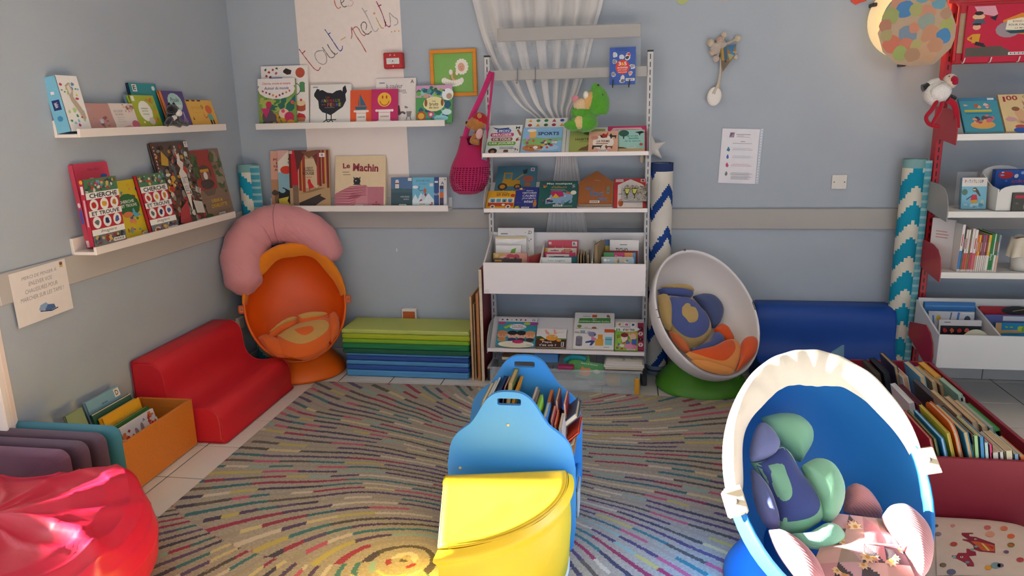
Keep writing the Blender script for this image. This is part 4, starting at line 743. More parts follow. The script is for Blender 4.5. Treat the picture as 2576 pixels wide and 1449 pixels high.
def musiques(p):
    p.t('Mes musiques', .52, .89, .66, .1, '#e4e4da', .025); p.t("d'ailleurs", .52, .77, .4, .09, '#c09a4a', .01, .3); p.tl(.3, .68, .75, 2, .05, '#a8c0b4', .015); p.e(.56, .36, .28, .22, '#86a8c4'); p.e(.76, .4, .13, .14, '#86a8c4'); p.p([(.2, .3), (.5, .5), (.62, .2), (.2, .12)], '#86a8c4'); p.ln([(.84, .36), (.86, .2), (.8, .18)], .05, '#86a8c4'); p.p([(.3, .56), (.36, .62), (.62, .6), (.66, .42), (.4, .34)], '#b8306a'); p.p([(.36, .34), (.44, .52), (.56, .36)], '#e0b42a'); p.r(.46, .1, .53, .25, '#86a8c4'); p.r(.6, .1, .68, .25, '#7898b4'); p.p([(.7, .52), (.9, .48), (.8, .58), (.72, .6)], '#d0704a'); p.ci(.69, .42, .02, '#e8e4d8'); p.e(.9, .55, .075, .08, '#e4e0d4')
    p.sc(12, .1, .08, .4, .36, ['#b83a3a', '#3a3a60', '#c86a7a', '#e8e4e0'], .02, .05); p.sc(5, .08, .72, .22, .86, ['#d89a3a', '#c05a3a', '#3a9aa0'], .03, .06); p.sc(4, .84, .7, .94, .88, ['#d8d0c0', '#c05a3a', '#8ab0c0'], .02, .04); p.bc(.52, .06, .24, .07); p.tl(.62, .05, .96, 1, .02, '#a8c0b4', .02)
sb('dark green music book with a grey-blue elephant', SH2, 1351, 1450, 455.5, .022, '#2c5f5c', musiques, layer=.006, group=GS2, rd=.004)
def house_shape(w_, h_): return [(-w_/2, 0), (w_/2, 0), (w_/2, h_*.66), (w_*.05, h_*.985), (0, h_), (-w_*.05, h_*.985), (-w_/2, h_*.66)]
A_ = SH2[0]; t0, t1 = solve(A_, UX, 0, 1453), solve(A_, UX, 0, 1541); mid = A_+V3(UX)*(t0+t1)/2
hh_ = solve(mid, SH2[1], 1, 437); Nn = V3(UX).cross(V3(SH2[1]))
def toc(p):
    for i in range(7): p.r(.08+i*.14, .01, .084+i*.14, .62, '#94562f')
    for s, x, y, w_, h_ in (('toc', .32, .46, .24, .12), ('toc', .52, .31, .38, .16), ('toc', .7, .15, .28, .13)): p.t(s, x, y, w_, h_, '#5a80b0', .02)
    p.r(.82, .3, .9, .52, '#7a8478'); p.ci(.86, .38, .015, '#2a2a2a'); p.bc(.48, .07, .28, .07); p.ln([(.45, .72), (.62, .69)], .01, '#d8c0a0')
make_book('house-shaped wooden-looking board book on the second shelf', frame(mid+Nn*.02+V3(SH2[1])*.0235, UX, SH2[1]), t1-t0, hh_-.0235, .018, '#a9683c', toc, shape=house_shape(t1-t0, hh_-.0235), group=GS2)
def etait(p):
    p.p([(.12, 0), (.12, .78), (.52, .98), (.9, .8), (.9, 0)], '#e4ddd8'); p.t('Il était', .5, .68, .34, .07, '#4a4040', .012); p.t('trois', .5, .57, .22, .06, '#4a4040', .012); p.t('petits contes', .38, .46, .44, .07, '#4a4040', .012); p.r(.05, .88, .3, .98, '#e0b8b8'); p.r(.84, .88, .98, .98, '#e0b8b4'); p.r(.88, .9, .95, .96, '#6a4040'); p.e(.22, .16, .08, .12, '#c0643a'); p.ci(.22, .26, .05, '#d8a080')
bk = sb('red and white fairy-tale book, rightmost on the second shelf', SH2, 1543, 1625, 449.5, .016, '#c23a3e', etait, group=GS2, rd=.004)
# glittery gift topper lying against it
t0, t1 = solve(SH2[0], UX, 0, 1564), solve(SH2[0], UX, 0, 1626); mid = SH2[0]+V3(UX)*(t0+t1)/2
g_ = T('glitter_card', 'silvery glitter card with two champagne glasses leaning on the red fairy-tale book', 'card', mtx=frame(mid+Nn*.03+V3(SH2[1])*.036, UX, SH2[1])); wg, hg = t1-t0, .11
m = M(); r_ = random.Random(3); P = [(-wg/2, 0, 0)]+[(wg/2, 0, 0)]+[(wg/2-wg*i/9, 0, hg*(.86+.14*r_.random())) for i in range(10)]
m.prism(P, (0, .003, 0), '#b8b4b0'); m.build('card', 'paper', g_)
m = M(); m.box(-wg*.45, wg*.45, -.0022, -.0002, hg*.05, hg*.8, '#b4b0ac')
for i in range(240):
    x, z = r_.uniform(-wg/2, wg/2), r_.uniform(.02*hg, hg); q = r_.uniform(.0025, .006); c = r_.choice(['#e8e4e0', '#8a8478', '#c9b487', '#6a6458', '#d8d0c0', '#a89870'] if x > .1*wg or z > hg*.6 else ['#c8c6c6', '#a8a6a8', '#dad8d8'])
    y = r_.uniform(-.006, -.0005); m.add([(x-q, y, z), (x+q*.3, y-.002, z-q), (x+q, y, z+q*.5), (x, y-.001, z+q)], [(0, 1, 2, 3)], c)
q = m.build('glitter', 'metal_foil' if 'metal_foil' in MAT else 'plastic', g_); q['kind'] = 'stuff'
for x, rt in ((-.28, .25), (.02, -.3)):
    p = Pr(wg, hg, y=-.0075); p.p([(.5+x-.12, .78), (.5+x+.12, .78), (.5+x+.05, .42), (.5+x-.02, .3), (.5+x-.08, .42)], '#4a4a20'); p.p([(.5+x-.1, .74), (.5+x+.1, .74), (.5+x+.03, .44), (.5+x-.06, .44)], '#d3cf6a'); p.r(.5+x-.03, .1, .5+x+.01, .32, '#5a5a3a'); p.build('glass_print', 'print', g_)
# bottom sloping shelf
def anniv(p):
    p.r(0, 0, 1, .86, '#3a93a4'); p.r(0, .86, 1, 1, '#e6e0e2'); p.t('G', .91, .93, .08, .07, '#333', .01)
    for i, c in enumerate(('#6a5a50', '#3a3438', '#d8a8a0', '#4a3a38', '#b04a3a', '#b0303a')): p.blb(.1+.12*i, .93, .03, .03, c)
    p.e(.1, .8, .1, .05, '#c04a80'); p.e(.9, .8, .14, .06, '#a04a90'); p.e(.75, .8, .09, .05, '#b8c04a'); p.e(.52, .68, .22, .1, '#e6e0e0'); p.t('Une fête', .5, .71, .28, .05, '#b0303a', .01); p.t('anniversaire', .54, .65, .34, .045, '#3a3038', .01); p.p([(.15, .66), (.36, .78), (.32, .68), (.2, .6)], '#a8c03a')
    for x, c, hc in ((.14, '#d89a78', '#c8865a'), (.4, '#e0b098', '#2a2226'), (.63, '#e0b098', '#2a2226'), (.86, '#e0a484', '#d09060')): p.e(x, .38, .13, .12, c); p.e(x, .46, .13, .08, hc); p.ci(x-.03, .36, .012, '#333', 6); p.ci(x+.05, .36, .012, '#333', 6); p.e(x, .22, .11, .07, ['#c88a5a', '#3a3a6a', '#5a3048', '#3a3030'][int(x*4) % 4])
    p.e(.52, .06, .46, .12, '#e2dcc2'); p.e(.56, .15, .14, .06, '#c03060'); p.r(.42, .12, .7, .16, '#c03060'); p.bc(.86, .04, .2, .05)
sb('birthday-party board book with four children, leftmost on the bottom shelf', SH3, 1246, 1345, 800, .016, '#3a93a4', anniv, group=GS3)
def papa(p): p.r(0, 0, 1, .42, '#4a2a22'); p.r(0, .42, 1, 1, '#e6e0dc'); p.p([(0, .42), (0, .56), (.14, .58), (.3, .44), (.3, .42)], '#3a5a34'); p.r(.7, .42, 1, .48, '#6aa05a'); p.e(.52, .5, .2, .17, '#e39a38'); p.p([(.26, .9), (.3, .94), (.44, .72), (.42, .66), (.32, .7)], '#e3a08a'); p.p([(.58, .7), (.56, .9), (.6, .98), (.68, .7)], '#e3a08a'); p.e(.46, .58, .035, .035, '#f0ece6'); p.e(.62, .57, .035, .035, '#f0ece6'); p.ci(.46, .58, .015, '#333', 6); p.ci(.62, .57, .015, '#333', 6); p.e(.2, .38, .08, .05, '#e39a38'); p.e(.76, .36, .08, .07, '#e39a38'); p.t('Papa', .37, .25, .32, .12, '#e8e2dc', .02); p.t("t'es où ?", .4, .1, .56, .12, '#e8e2dc', .02); p.r(.84, .02, .93, .28, '#ddd'); p.r(.86, .04, .9, .26, '#444'); p.tl(.66, .8, .95, 1, .02, '#c07a7a', .012)
sb('small brown and white book with an orange rabbit', SH3, 1347, 1423, 827, .018, '#4a2a22', papa, group=GS3)
def reflexes(p):
    p.r(.44, .87, .56, .94, '#d0562a'); p.p([(.1, .7), (.12, .84), (.9, .86), (.9, .72)], '#4a8a3e'); p.t('premiers réflexes écolos', .5, .755, .74, .06, '#e0e6d4', .015); p.t('Mes', .5, .82, .1, .03, '#e0e6d4', .01); p.ln([(.04, .56), (.6, .555)], .01, '#7a5a50'); p.r(.1, .56, .16, .6, '#c08a3a'); p.e(.13, .62, .06, .035, '#5a8a3a'); p.e(.3, .585, .05, .02, '#d0c0a0'); p.e(.5, .58, .06, .03, '#a05a4a'); p.ln([(.02, .43), (.32, .425)], .01, '#7a5a50'); p.r(.16, .43, .28, .5, '#8aa0b0'); p.r(.02, .43, .14, .47, '#b0a8a0'); p.r(.76, .46, 1.0, .55, '#d0562a')
    p.r(.06, .1, .22, .32, '#7a7280'); p.e(.14, .32, .08, .03, '#8a8494'); p.e(.14, .1, .08, .025, '#6a6270'); p.r(.54, .1, .74, .28, '#dca03a'); p.p([(.6, .28), (.6, .4), (.72, .4), (.72, .28)], '#d89030'); p.r(.78, .12, .95, .34, '#7ac0d0'); p.r(.78, .26, .95, .28, '#4a7a6a'); p.ci(.38, .44, .05, '#a8a4c0'); p.e(.46, .4, .1, .07, '#8a88a8'); p.ci(.52, .39, .02, '#3a3448', 6); p.p([(.44, .34), (.56, .3), (.52, .22), (.44, .22)], '#c87aa0'); p.p([(.44, .24), (.54, .22), (.46, .1), (.4, .1), (.44, .18), (.3, .16), (.3, .2)], '#3a4a88'); p.t('Mango', .46, .05, .12, .02, '#b04a3a'); p.bc(.82, .06, .18, .045); p.tl(.2, .9, .44, 1, .02, '#8a8478', .012); p.sc(5, .76, .86, .9, .92, ['#a04a3a', '#8a6a5a'], .02, .04)
sb('tall white eco book with a mouse carrying a box', SH3, 1441, 1544, 787, .016, '#e2deda', reflexes, layer=.012, group=GS3, rd=.006)
def ferme2(p):
    p.r(0, .72, 1, 1, '#e0dad6')
    for i, c in enumerate(('#d89a3a', '#d06a9a', '#3a5a8a')): p.ci(.2+.3*i, .9, .12, '#f0ece8'); p.blb(.2+.3*i, .9, .08, .05, c)
    p.e(.5, .74, .6, .1, '#f0ece8'); p.tl(.2, .82, .7, 1, .02, '#7a8478', .02)
    for i, (ch, c) in enumerate(zip('la ferme', ('#4a8a3a', '#4a8a3a', '#fff', '#3a7ab0', '#c04a3a', '#d09a2a', '#6a4a9a', '#4a8a3a'))):
        if ch != ' ': p.t(ch, .08+.105*i, .71, .05 if ch == 'l' else .1, .08, c, .02)
    p.r(0, 0, 1, .62, '#8ab84a'); p.sc(40, 0, 0, 1, .62, ['#d8a048', '#c03a3a', '#e6d8c8', '#d07aa0', '#4a6ab0', '#6a9a3a', '#a0c04a', '#7a4a30'], .05, .12); p.e(.82, .56, .2, .08, '#d8a860'); p.e(.8, .46, .14, .12, '#e6bfa0'); p.e(.42, .42, .14, .12, '#e8dcd4'); p.e(.42, .52, .16, .08, '#8a2a2a'); p.e(.62, .12, .2, .1, '#d88aa8'); p.r(.74, .2, .96, .38, '#3a6ab0'); p.bc(.72, .02, .35, .035)
sb('bright farm book with a child in a straw hat, beside the pink question-mark book', SH3, 1546, 1604, 809.5, .014, '#8ab84a', ferme2, layer=.01, group=GS3)
sb('pink question-mark book, rightmost on the bottom shelf', SH3, 1545, 1619, 812, .008, '#b02a58', lambda p: [(p.ci(.9, y, .085, '#e6dcdc' if i % 2 else '#2a2a3a'), p.t('?', .9, y, .07, .09, '#b02a58' if i % 2 else '#c06a3a', .03)) for i, y in enumerate((.78, .6, .4, .2))], group=GS3)
# ---------------------------------------------------------------- book bin of the shelving
bn = T('bin', None, None); bn.parent = su; bn.location = -V3(su['_w']); bn['_w'] = (0., 0., 0.)
M().box(UL, .104, 3.735, 3.745, .556, .7265, '#e6dedc', .0015).build('front_panel', 'board', bn)
m = M(); m.box(UL, .104, 4.02, 4.03, .57, .845, '#dedada', .0015); m.build('back_panel', 'board', bn)
M().box(UL, .104, 3.745, 4.02, .559, .569, '#dcd6d4').build('bottom_panel', 'board', bn)
for x in (UL, .096): 
    m = M(); m.prism([(x, 3.745, .569), (x, 4.02, .569), (x, 4.02, .842), (x, 3.745, .723)], (.008, 0, 0), '#dedada'); m.build('side_panel', 'board', bn)
for px in (1356, 1487):
    x = lx(px, 3.76, .72); m = M(); m.prism([(x, 3.746, .57), (x, 4.019, .57), (x, 4.019, .8), (x, 3.746, .71)], (.008, 0, 0), '#d8d2d0'); m.build('divider', 'board', bn)
for x in (UL+.004, .08): M().box(x, x+.022, 3.732, 3.7352, .558, .58, '#d8d4d2').build('corner_tape', 'plastic', bn)
GB = 'books filed in the white bin'
def bb(label, y, px0, px1, pyT, th, col, ops=None, a=8, **k): return book(label, (0, y, .5695), UX, lean('b', a), px0, px1, pyT, th, col, ops, group=GB, attop=.1, **k)
bb('tall white book marked D at the back left of the white bin', 3.965, 1253, 1343, 573.5, .012, '#e0dcda', a=6, ops= lambda p: (p.t('D', .9, .92, .08, .06, '#444', .01), p.sc(8, .5, .5, .98, .95, ['#33303a', '#888'], .012, .02), p.tl(.08, .9, .3, 1, .02, '#555', .015), p.blb(.5, .79, .05, .03, '#c03a40')))
bb('white book with a yellow top edge in the left of the bin', 3.935, 1246, 1324, 595.5, .014, '#e4e0de', lambda p: (p.r(.02, .96, .98, .99, '#d8b860'), p.p([(0, .9), (.4, .95), (.9, .93), (.5, .85)], '#f0eeec')))
bb('white book with a green apple leaf in the bin', 3.895, 1247, 1310, 617.5, .014, '#e6e3e1', lambda p: (p.p([(.56, .78), (.64, .9), (.82, .94), (.78, .82), (.66, .78)], '#6aa83a'), p.ln([(.52, .72), (.58, .8)], .03, '#4a3a2a')))
bb('pink and orange illustrated book in the front left of the bin', 3.84, 1241, 1326, 637, .016, '#d8998a', lambda p: (p.r(0, .8, .3, 1, '#c8a848'), p.sc(16, 0, .55, 1, 1, ['#8a3a58', '#5a3a3a', '#d86a5a', '#e0b8a0', '#c04a5a'], .05, .14)))
bb('dark book at the very front left of the bin', 3.79, 1241, 1312, 650.5, .012, '#3f3538', lambda p: p.r(.05, .9, .3, .96, '#c08a3a'))
def cross(label, px, py, th, h, col, pages, y=3.78, L=.15, yaw=90, **k):
    x = lx(px, y, .7); z1 = zx(x, y, py); a = math.radians(yaw); U = V3((math.cos(a), math.sin(a), 0))
    return make_book(label, frame(V3((x, y, .5695))+U*(L/2), U, (0, 0, 1)), L, z1-.5695, th, col, None, pages=pages, **k)
cross('thin red book standing crosswise beside the first divider of the bin', 1332, 646, .012, 0, '#b04a4c', '#d8b8a8', 3.80, .17, 62, group=GB)
bb('pink-red book marked R in the middle of the bin', 3.97, 1378, 1454, 604.5, .012, '#cf4a5e', lambda p: (p.r(.8, .86, .96, .97, '#e8e2dc'), p.t('R', .88, .915, .09, .07, '#333', .015), p.r(.03, .9, .12, .96, '#e4c8c8'), p.t('loulou', .45, .78, .5, .14, '#eedcd8', .0, .3)))
bb('orange-edged white book in the middle of the bin', 3.925, 1368, 1450, 624, .012, '#e0d2c6', lambda p: (p.r(0, 0, .05, 1, '#c0643a'), p.r(.05, .9, .12, 1, '#e0b03a'), p.sc(10, .3, .8, 1, 1, ['#b04a3a', '#7a4a3a', '#d08a6a'], .03, .08), p.tl(.2, .94, .5, 1, .02, '#a03a3a', .02)))
bb('pink-framed book in the middle of the bin', 3.88, 1370, 1447, 635.5, .012, '#c83a66', lambda p: (p.r(.06, .6, .8, .95, '#e8dcdc'), p.t('D', .74, .84, .08, .08, '#3a3a48', .01), p.t('5', .18, .84, .1, .08, '#3a6a5a', .01), p.tl(.3, .9, .7, 1, .02, '#b04a6a', .02)))
bb('teal book peeping out behind the white engines book', 3.835, 1385, 1452, 645.5, .01, '#2f7a86')
bb('white engines book at the front middle of the bin', 3.79, 1360, 1437, 648, .014, '#dde2e4', lambda p: p.t('Les engins', .52, .9, .55, .07, '#6a9ab0', .01))
for i, (px, c, w_) in enumerate(((1456, '#a58a66', 'left'), (1463, '#b8a078', 'middle'), (1470, '#8a7454', 'right'))):
    cross(w_+' one of three thin brown books standing crosswise beside the engines book in the bin', px, 640+2*i, .007, 0, c, '#c8b690', group='thin brown books standing crosswise in the bin')
cross('single thin brown book standing crosswise against the second divider of the bin', 1481, 640, .008, 0, '#b09a78', '#c8b690')
cross('thick brown-edged board book standing askew right of the bin divider', 1504, 616, .02, 0, '#8f7a58', '#cdbb95', 3.79, .16, 78)
bb('blue and yellow book behind the white one with olive letters in the bin', 3.955, 1518, 1590, 603, .012, '#4a6a9a', lambda p: p.r(0, .72, .3, .86, '#c9b83a'))
bb('white book with olive hand-drawn letters in the bin', 3.925, 1533, 1606, 603.5, .014, '#e8e4e2', lambda p: (p.t('TICHO', .42, .76, .42, .12, '#6a6a2a', .02), p.tl(.35, .9, .65, 1, .02, '#5a6a70', .015)))
bb('dark red book in the right of the bin', 3.885, 1521, 1604, 631, .012, '#8a2a3a')
bb('book with green, pink and orange bands in the right of the bin', 3.85, 1518, 1598, 635.5, .016, '#3a8a8a', lambda p: (p.r(0, .7, .33, 1, '#4a9a5a'), p.r(.33, .7, .66, 1, '#c03a6a'), p.r(.66, .7, .92, 1, '#d88a4a'), p.r(.92, .5, 1, 1, '#4aa0d0'), p.t('Dans', .47, .88, .22, .08, '#e6dcdc', .02)))
bb('white-backed book near the front right of the bin', 3.815, 1512, 1592, 646.5, .012, '#d8d8d8')
bb('shiny pale-blue book at the front right of the bin', 3.78, 1517, 1594, 650.5, .012, '#a8bcc8', lambda p: p.sc(14, 0, .85, 1, 1, ['#e0e0d8', '#6a7a8a', '#c8b890'], .04, .09))
# ================================================================ curtain tied back behind the shelving
vm = N('sheer_cloth'); at = vm.n('Attribute', attribute_name='Col'); tr = vm.n('BsdfTransparent'); tl_ = vm.n('BsdfTranslucent'); ms0 = vm.n('MixShader', i_0=.3); ms = vm.n('MixShader')
vm.b.inputs['Base Color'].default_value = (.84, .81, .79, 1); vm.b.inputs['Roughness'].default_value = .95; tl_.inputs[0].default_value = (.8, .78, .77, 1)
vm.l(vm.b.outputs[0], ms0.inputs[1]); vm.l(tl_.outputs[0], ms0.inputs[2]); vm.l(at.outputs['Fac'], ms.inputs[0]); vm.l(tr.outputs[0], ms.inputs[1]); vm.l(ms0.outputs[0], ms.inputs[2]); vm.l(ms.outputs[0], vm.t.nodes['Material Output'].inputs[0]); MAT['sheer_cloth'] = vm.m
LE = [(1150, -160), (1190, 0), (1217, 100), (1256, 190), (1300, 258), (1352, 300), (1398, 360), (1400, 400), (1390, 470), (1378, 560), (1366, 640)]
RE = [(1545, -160), (1518, 0), (1502, 60), (1478, 160), (1452, 240), (1432, 290), (1446, 360), (1452, 400), (1462, 470), (1474, 560), (1490, 640)]
def edge(E): 
    P = smooth_path([YP(*q, 4.165) for q in E], 4); return P
def ev(P, z):
    for a, b in zip(P, P[1:]):
        if (a.z-z)*(b.z-z) <= 0: return a.x+(b.x-a.x)*(z-a.z)/(b.z-a.z or 1)
    return P[0].x if z > P[0].z else P[-1].x
PL, PR_ = edge(LE), edge(RE)
ztop, zbot = 2.45, .66; folds = 9
def cz(v): return ztop+(zbot-ztop)*v
def fw(u, z): return math.sin(13.2*math.pi*u+1.3*math.sin(7*u+.5)+.5*math.sin(3*z))*.75+.25*math.sin(31*math.pi*u+2*z)
def cfn(u, v):
    z = cz(v); a, b = ev(PL, z), ev(PR_, z); w_ = b-a; am = min(.016, .006+.02*w_)
    y = 4.158-am*(1+fw(u, z))*.8
    return (a+w_*u, min(y, 4.172), z)
def ccol(u, v):
    z = cz(v); f = .5+.5*fw(u, z)
    op = .66+.32*min(1, f*1.3) if z > 1.8 else (.92 if z < 1.45 else .06+.92*min(1, max(0, f-.25)*2.4))
    if z > 1.8 and z < 1.95: k = (1.95-z)/.15; op = op*(1-k)+(.06+.92*min(1, max(0, f-.25)*2.4))*k
    if u < .03 or u > .97: op = .96
    return (op, op, op)
m = M(); m.grid(cfn, 144, 90, ccol); cu = T('sheer_curtain', 'white sheer curtain gathered in the middle, hanging on the wall behind the shelving', 'curtain', (-.4, 4.165, zbot)); m.build('cloth', 'sheer_cloth', cu)
m = M(); q = YP(1412, 345, 4.13); m.tube([(q.x+.07*math.cos(a), 4.145+.02*math.sin(a), 1.345+.01*math.sin(2*a)) for a in [k*.4488 for k in range(15)]], .008, '#e8e2de', 6); m.build('tie', 'fabric', cu)
# ---- blue activities book hooked on the rail
def act(p):
    p.r(0, 0, 1, 1, '#3558a8'); p.ci(.5, .47, .27, '#cf3a2c', 20); p.t('3', .39, .56, .1, .1, '#e8e4e0', .02); p.t('6', .5, .56, .1, .1, '#e8c03a', .02); p.t('5', .61, .56, .1, .1, '#e8e4e0', .02); p.t('activités', .5, .46, .4, .06, '#e8dcd8', .012, .2); p.t('pour jouer', .5, .39, .36, .05, '#e8dcd8', .01, .2); p.t('tout petit', .5, .33, .34, .05, '#e8dcd8', .01, .2); p.tl(.2, .97, .8, 2, .04, '#28408a', .015)
    for x, y, c in ((.2, .8, '#b8c4c8'), (.72, .8, '#c83a3a'), (.68, .72, '#4a4448'), (.18, .62, '#8a8890'), (.88, .48, '#9a98a0'), (.15, .28, '#8a8088'), (.8, .3, '#d08a7a'), (.5, .18, '#c8c4c8'), (.5, .1, '#6a6870'), (.45, .74, '#c8d4dc')): p.blb(x, y, .11, .075, '#d8d6d8'); p.blb(x, y, .085, .055, c)
    p.bc(.8, .13, .34, .07)
A_ = YP(1565, 213, 4.026); book('blue activities book propped on hooks at the right of the shelving rail', (0, 4.026, A_.z), UX, (0, .03, 1), 1533, 1598, 118.5, .018, '#3558a8', act)
for px in (1541, 1582):
    x = YP(px, 205, 4.02).x; z0 = A_.z; m = M(); m.tube(smooth_path([(x, 4.047, z0+.09), (x, 4.047, z0-.004), (x, 4.02, z0-.006), (x+.004, 4.012, z0+.026)], 3), .003, '#2c2c2e', 6); m.build('hook', 'painted_metal', su)
# ---- green crocodile-suit plush (plain)
def BP(px, py, y): return YP(px, py, y)
yp = 3.955
o = T('crocodile_plush', 'green crocodile plush toy sitting at the back of the top sloping shelf', 'toy', BP(1468, 324, yp))
G_ = '#56a030'
m = M(); m.blob(BP(1468, 292, yp), (.068, .05, .085), G_, nz=.03); m.blob(BP(1476, 308, yp-.02), (.06, .05, .05), G_); m.build('body', 'plush', o)
m = M(); m.blob(BP(1457, 308, yp-.05), (.028, .02, .035), '#e2c487'); m.build('belly', 'plush', o)
m = M(); m.blob(BP(1499, 257, yp), (.056, .055, .075), G_, nz=.02); m.tube(smooth_path([BP(1508, 285, yp), BP(1514, 250, yp), BP(1502, 226, yp), BP(1491, 214, yp)], 3), [.04, .045, .045, .04, .036, .034, .03, .026, .022, .016], G_, 10); m.build('hood', 'plush', o)
m = M(); m.blob(BP(1481, 256, yp-.015), (.034, .04, .06), '#d8ab6a', rot=Matrix.Rotation(.5, 3, 'Y')); m.build('face', 'plush', o)
m = M(); m.blob(BP(1462, 265, yp-.02), (.042, .036, .036), '#dfc29a', nz=.04); m.build('muzzle', 'plush', o)
m = M(); m.blob(BP(1447, 248, yp-.02), (.02, .016, .017), '#d98a9a'); m.build('nose', 'plush', o)
m = M(); m.blob(BP(1474, 240, yp-.04), (.014, .01, .022), '#e8e2d4'); m.build('eye_patch', 'plush', o)
m = M(); m.tube([BP(1516, 238, yp+.01), BP(1524, 262, yp+.01), BP(1520, 282, yp+.01)], [.01, .022, .006], '#b8203a', 8); m.build('fin', 'plush', o)
for q in ((1505, 214), (1516, 239)): m = M(); m.blob(BP(*q, yp-.03), .005, '#1a1a1a', n=8); m.build('eye', 'gloss_vinyl', o)
for P, r_ in ((((1468, 285), (1450, 283), (1443, 274)), [.03, .024, .016]), (((1452, 312), (1434, 314), (1427, 306)), [.036, .028, .02])): m = M(); m.tube(smooth_path([BP(*q, yp-.03) for q in P], 3), [r_[0]]*3+[r_[1]]*3+[r_[2]], G_, 9); m.build('limb', 'plush', o)
# ---- pink string bag on the left post, bear inside
yb = 3.97; hk = BP(1241, 176, 4.045)
o = T('string_bag', 'raspberry-pink string bag hanging from the left shelving post', 'bag', BP(1183, 488, yb))
PK = '#ab2759'
prof = [(488, 1176, 22), (480, 1178, 38), (465, 1179, 46), (450, 1180, 50), (435, 1181, 50), (420, 1183, 48.5), (405, 1186, 46), (390, 1189, 42), (375, 1190, 38), (360, 1189, 33), (345, 1187, 28)]
pr = []
for py, px, r_ in prof: c = BP(px, py, yb); pr.append((c, (BP(px+r_, py, yb)-c).length))
def bagfn(u, v):
    k = v*(len(pr)-1); i = min(int(k), len(pr)-2); t = k-i; c = pr[i][0].lerp(pr[i+1][0], t); r_ = pr[i][1]*(1-t)+pr[i+1][1]*t; a = 2*math.pi*u
    return c+V3((r_*math.cos(a), r_*.55*math.sin(a), 0))
nu, nv = 72, 60; vs = [bagfn(i/nu, j/nv) for i in range(nu) for j in range(nv+1)]; solid, net = [], []
for i in range(nu):
    for j in range(nv):
        f = (i*(nv+1)+j, ((i+1) % nu)*(nv+1)+j, ((i+1) % nu)*(nv+1)+j+1, i*(nv+1)+j+1); a = 360*(i+.5)/nu; v = (j+.5)/nv
        if v > .86 and (a > 250 and a < 340): continue
        if .12 < v < .52 and i % 2 and j % 2: continue
        solid.append(f)
m = M(); m.add(vs, solid, PK, True); m.build('net_body', 'fabric', o)
rim = [bagfn(i/24, 1 if not (250 < 15*i < 340) else .86) for i in range(25)]; m = M(); m.tube(rim, .006, PK, 6); m.build('rim_band', 'fabric', o)
c = BP(1176, 345, yb)
for P, wd in (((BP(1170, 345, yb-.02), BP(1184, 300, yb-.01), BP(1212, 240, yb+.02), BP(1236, 182, 4.04)), .017), ((BP(1222, 372, yb-.02), BP(1228, 300, yb), BP(1236, 230, 4.02), BP(1241, 182, 4.045)), .008)):
    m = M(); m.tube(smooth_path(P, 5), wd, '#c22d6c', 8, flat=.3); m.build('strap', 'fabric', o)
m = M(); m.blob(BP(1178, 440, yb), (.085, .04, .085), '#8a2440', nz=.06); tag(m.build('bag_stuffing', 'fabric'), 'dark red cloth bundled in the bottom of the string bag', 'cloth')
o = T('bear_plush', 'brown teddy bear in a red cap and red vest riding in the pink string bag', 'toy', BP(1200, 385, yb))
m = M(); m.blob(BP(1207, 362, yb), (.05, .045, .075), '#a81f30'); m.build('vest', 'fabric', o)
m = M(); m.blob(BP(1201, 311, yb-.01), (.05, .045, .045), '#b0743a', nz=.02); m.blob(BP(1185, 312, yb-.03), (.032, .03, .026), '#b0743a'); m.build('head', 'plush', o)
m = M(); m.blob(BP(1175, 309, yb-.045), .01, '#20181a', n=8); m.build('nose', 'plastic', o)
m = M(); m.blob(BP(1207, 302, yb), (.048, .05, .04), '#b0202f', rot=Matrix.Rotation(.35, 3, 'Y')); m.build('cap', 'fabric', o)
m = M(); m.blob(BP(1206, 291, yb-.05), (.013, .01, .014), '#c4874a'); m.build('ear', 'plush', o)
m = M(); m.blob(BP(1206, 337, yb-.045), (.02, .008, .03), '#d8b0b0', rot=Matrix.Rotation(.3, 3, 'Y')); m.build('scarf', 'rib_fabric', o)
m = M(); m.tube(smooth_path([BP(1198, 340, yb-.03), BP(1188, 355, yb-.05), BP(1206, 358, yb-.055)], 3), .016, '#b0743a', 8); m.build('arm', 'plush', o)
# ---- white star and cream pompon behind the right post
c0 = BP(1641, 373, 4.14)
P = []
for i in range(10): a = math.pi/2+i*math.pi/5+.12; r_ = .082 if i % 2 == 0 else .034; P.append(c0+V3((r_*math.cos(a), 0, r_*math.sin(a))))
PP = []
for a, b in zip(P, P[1:]+P[:1]): PP += [a, a.lerp(b, .5)]
m = M(); m.pad(PP, (0, -1, 0), .02, '#d8d2cc', rings=5); tag(m.build('star_cushion', 'fabric'), 'white padded star hanging on the wall beside the right shelving post', 'ornament')
m = M(); m.blob(BP(1615, 399, 4.16), (.012, .008, .026), '#d9cdb4'); tag(m.build('hanging_tag', 'fabric'), 'cream teardrop tag hanging under the top shelf at the right post', 'ornament')
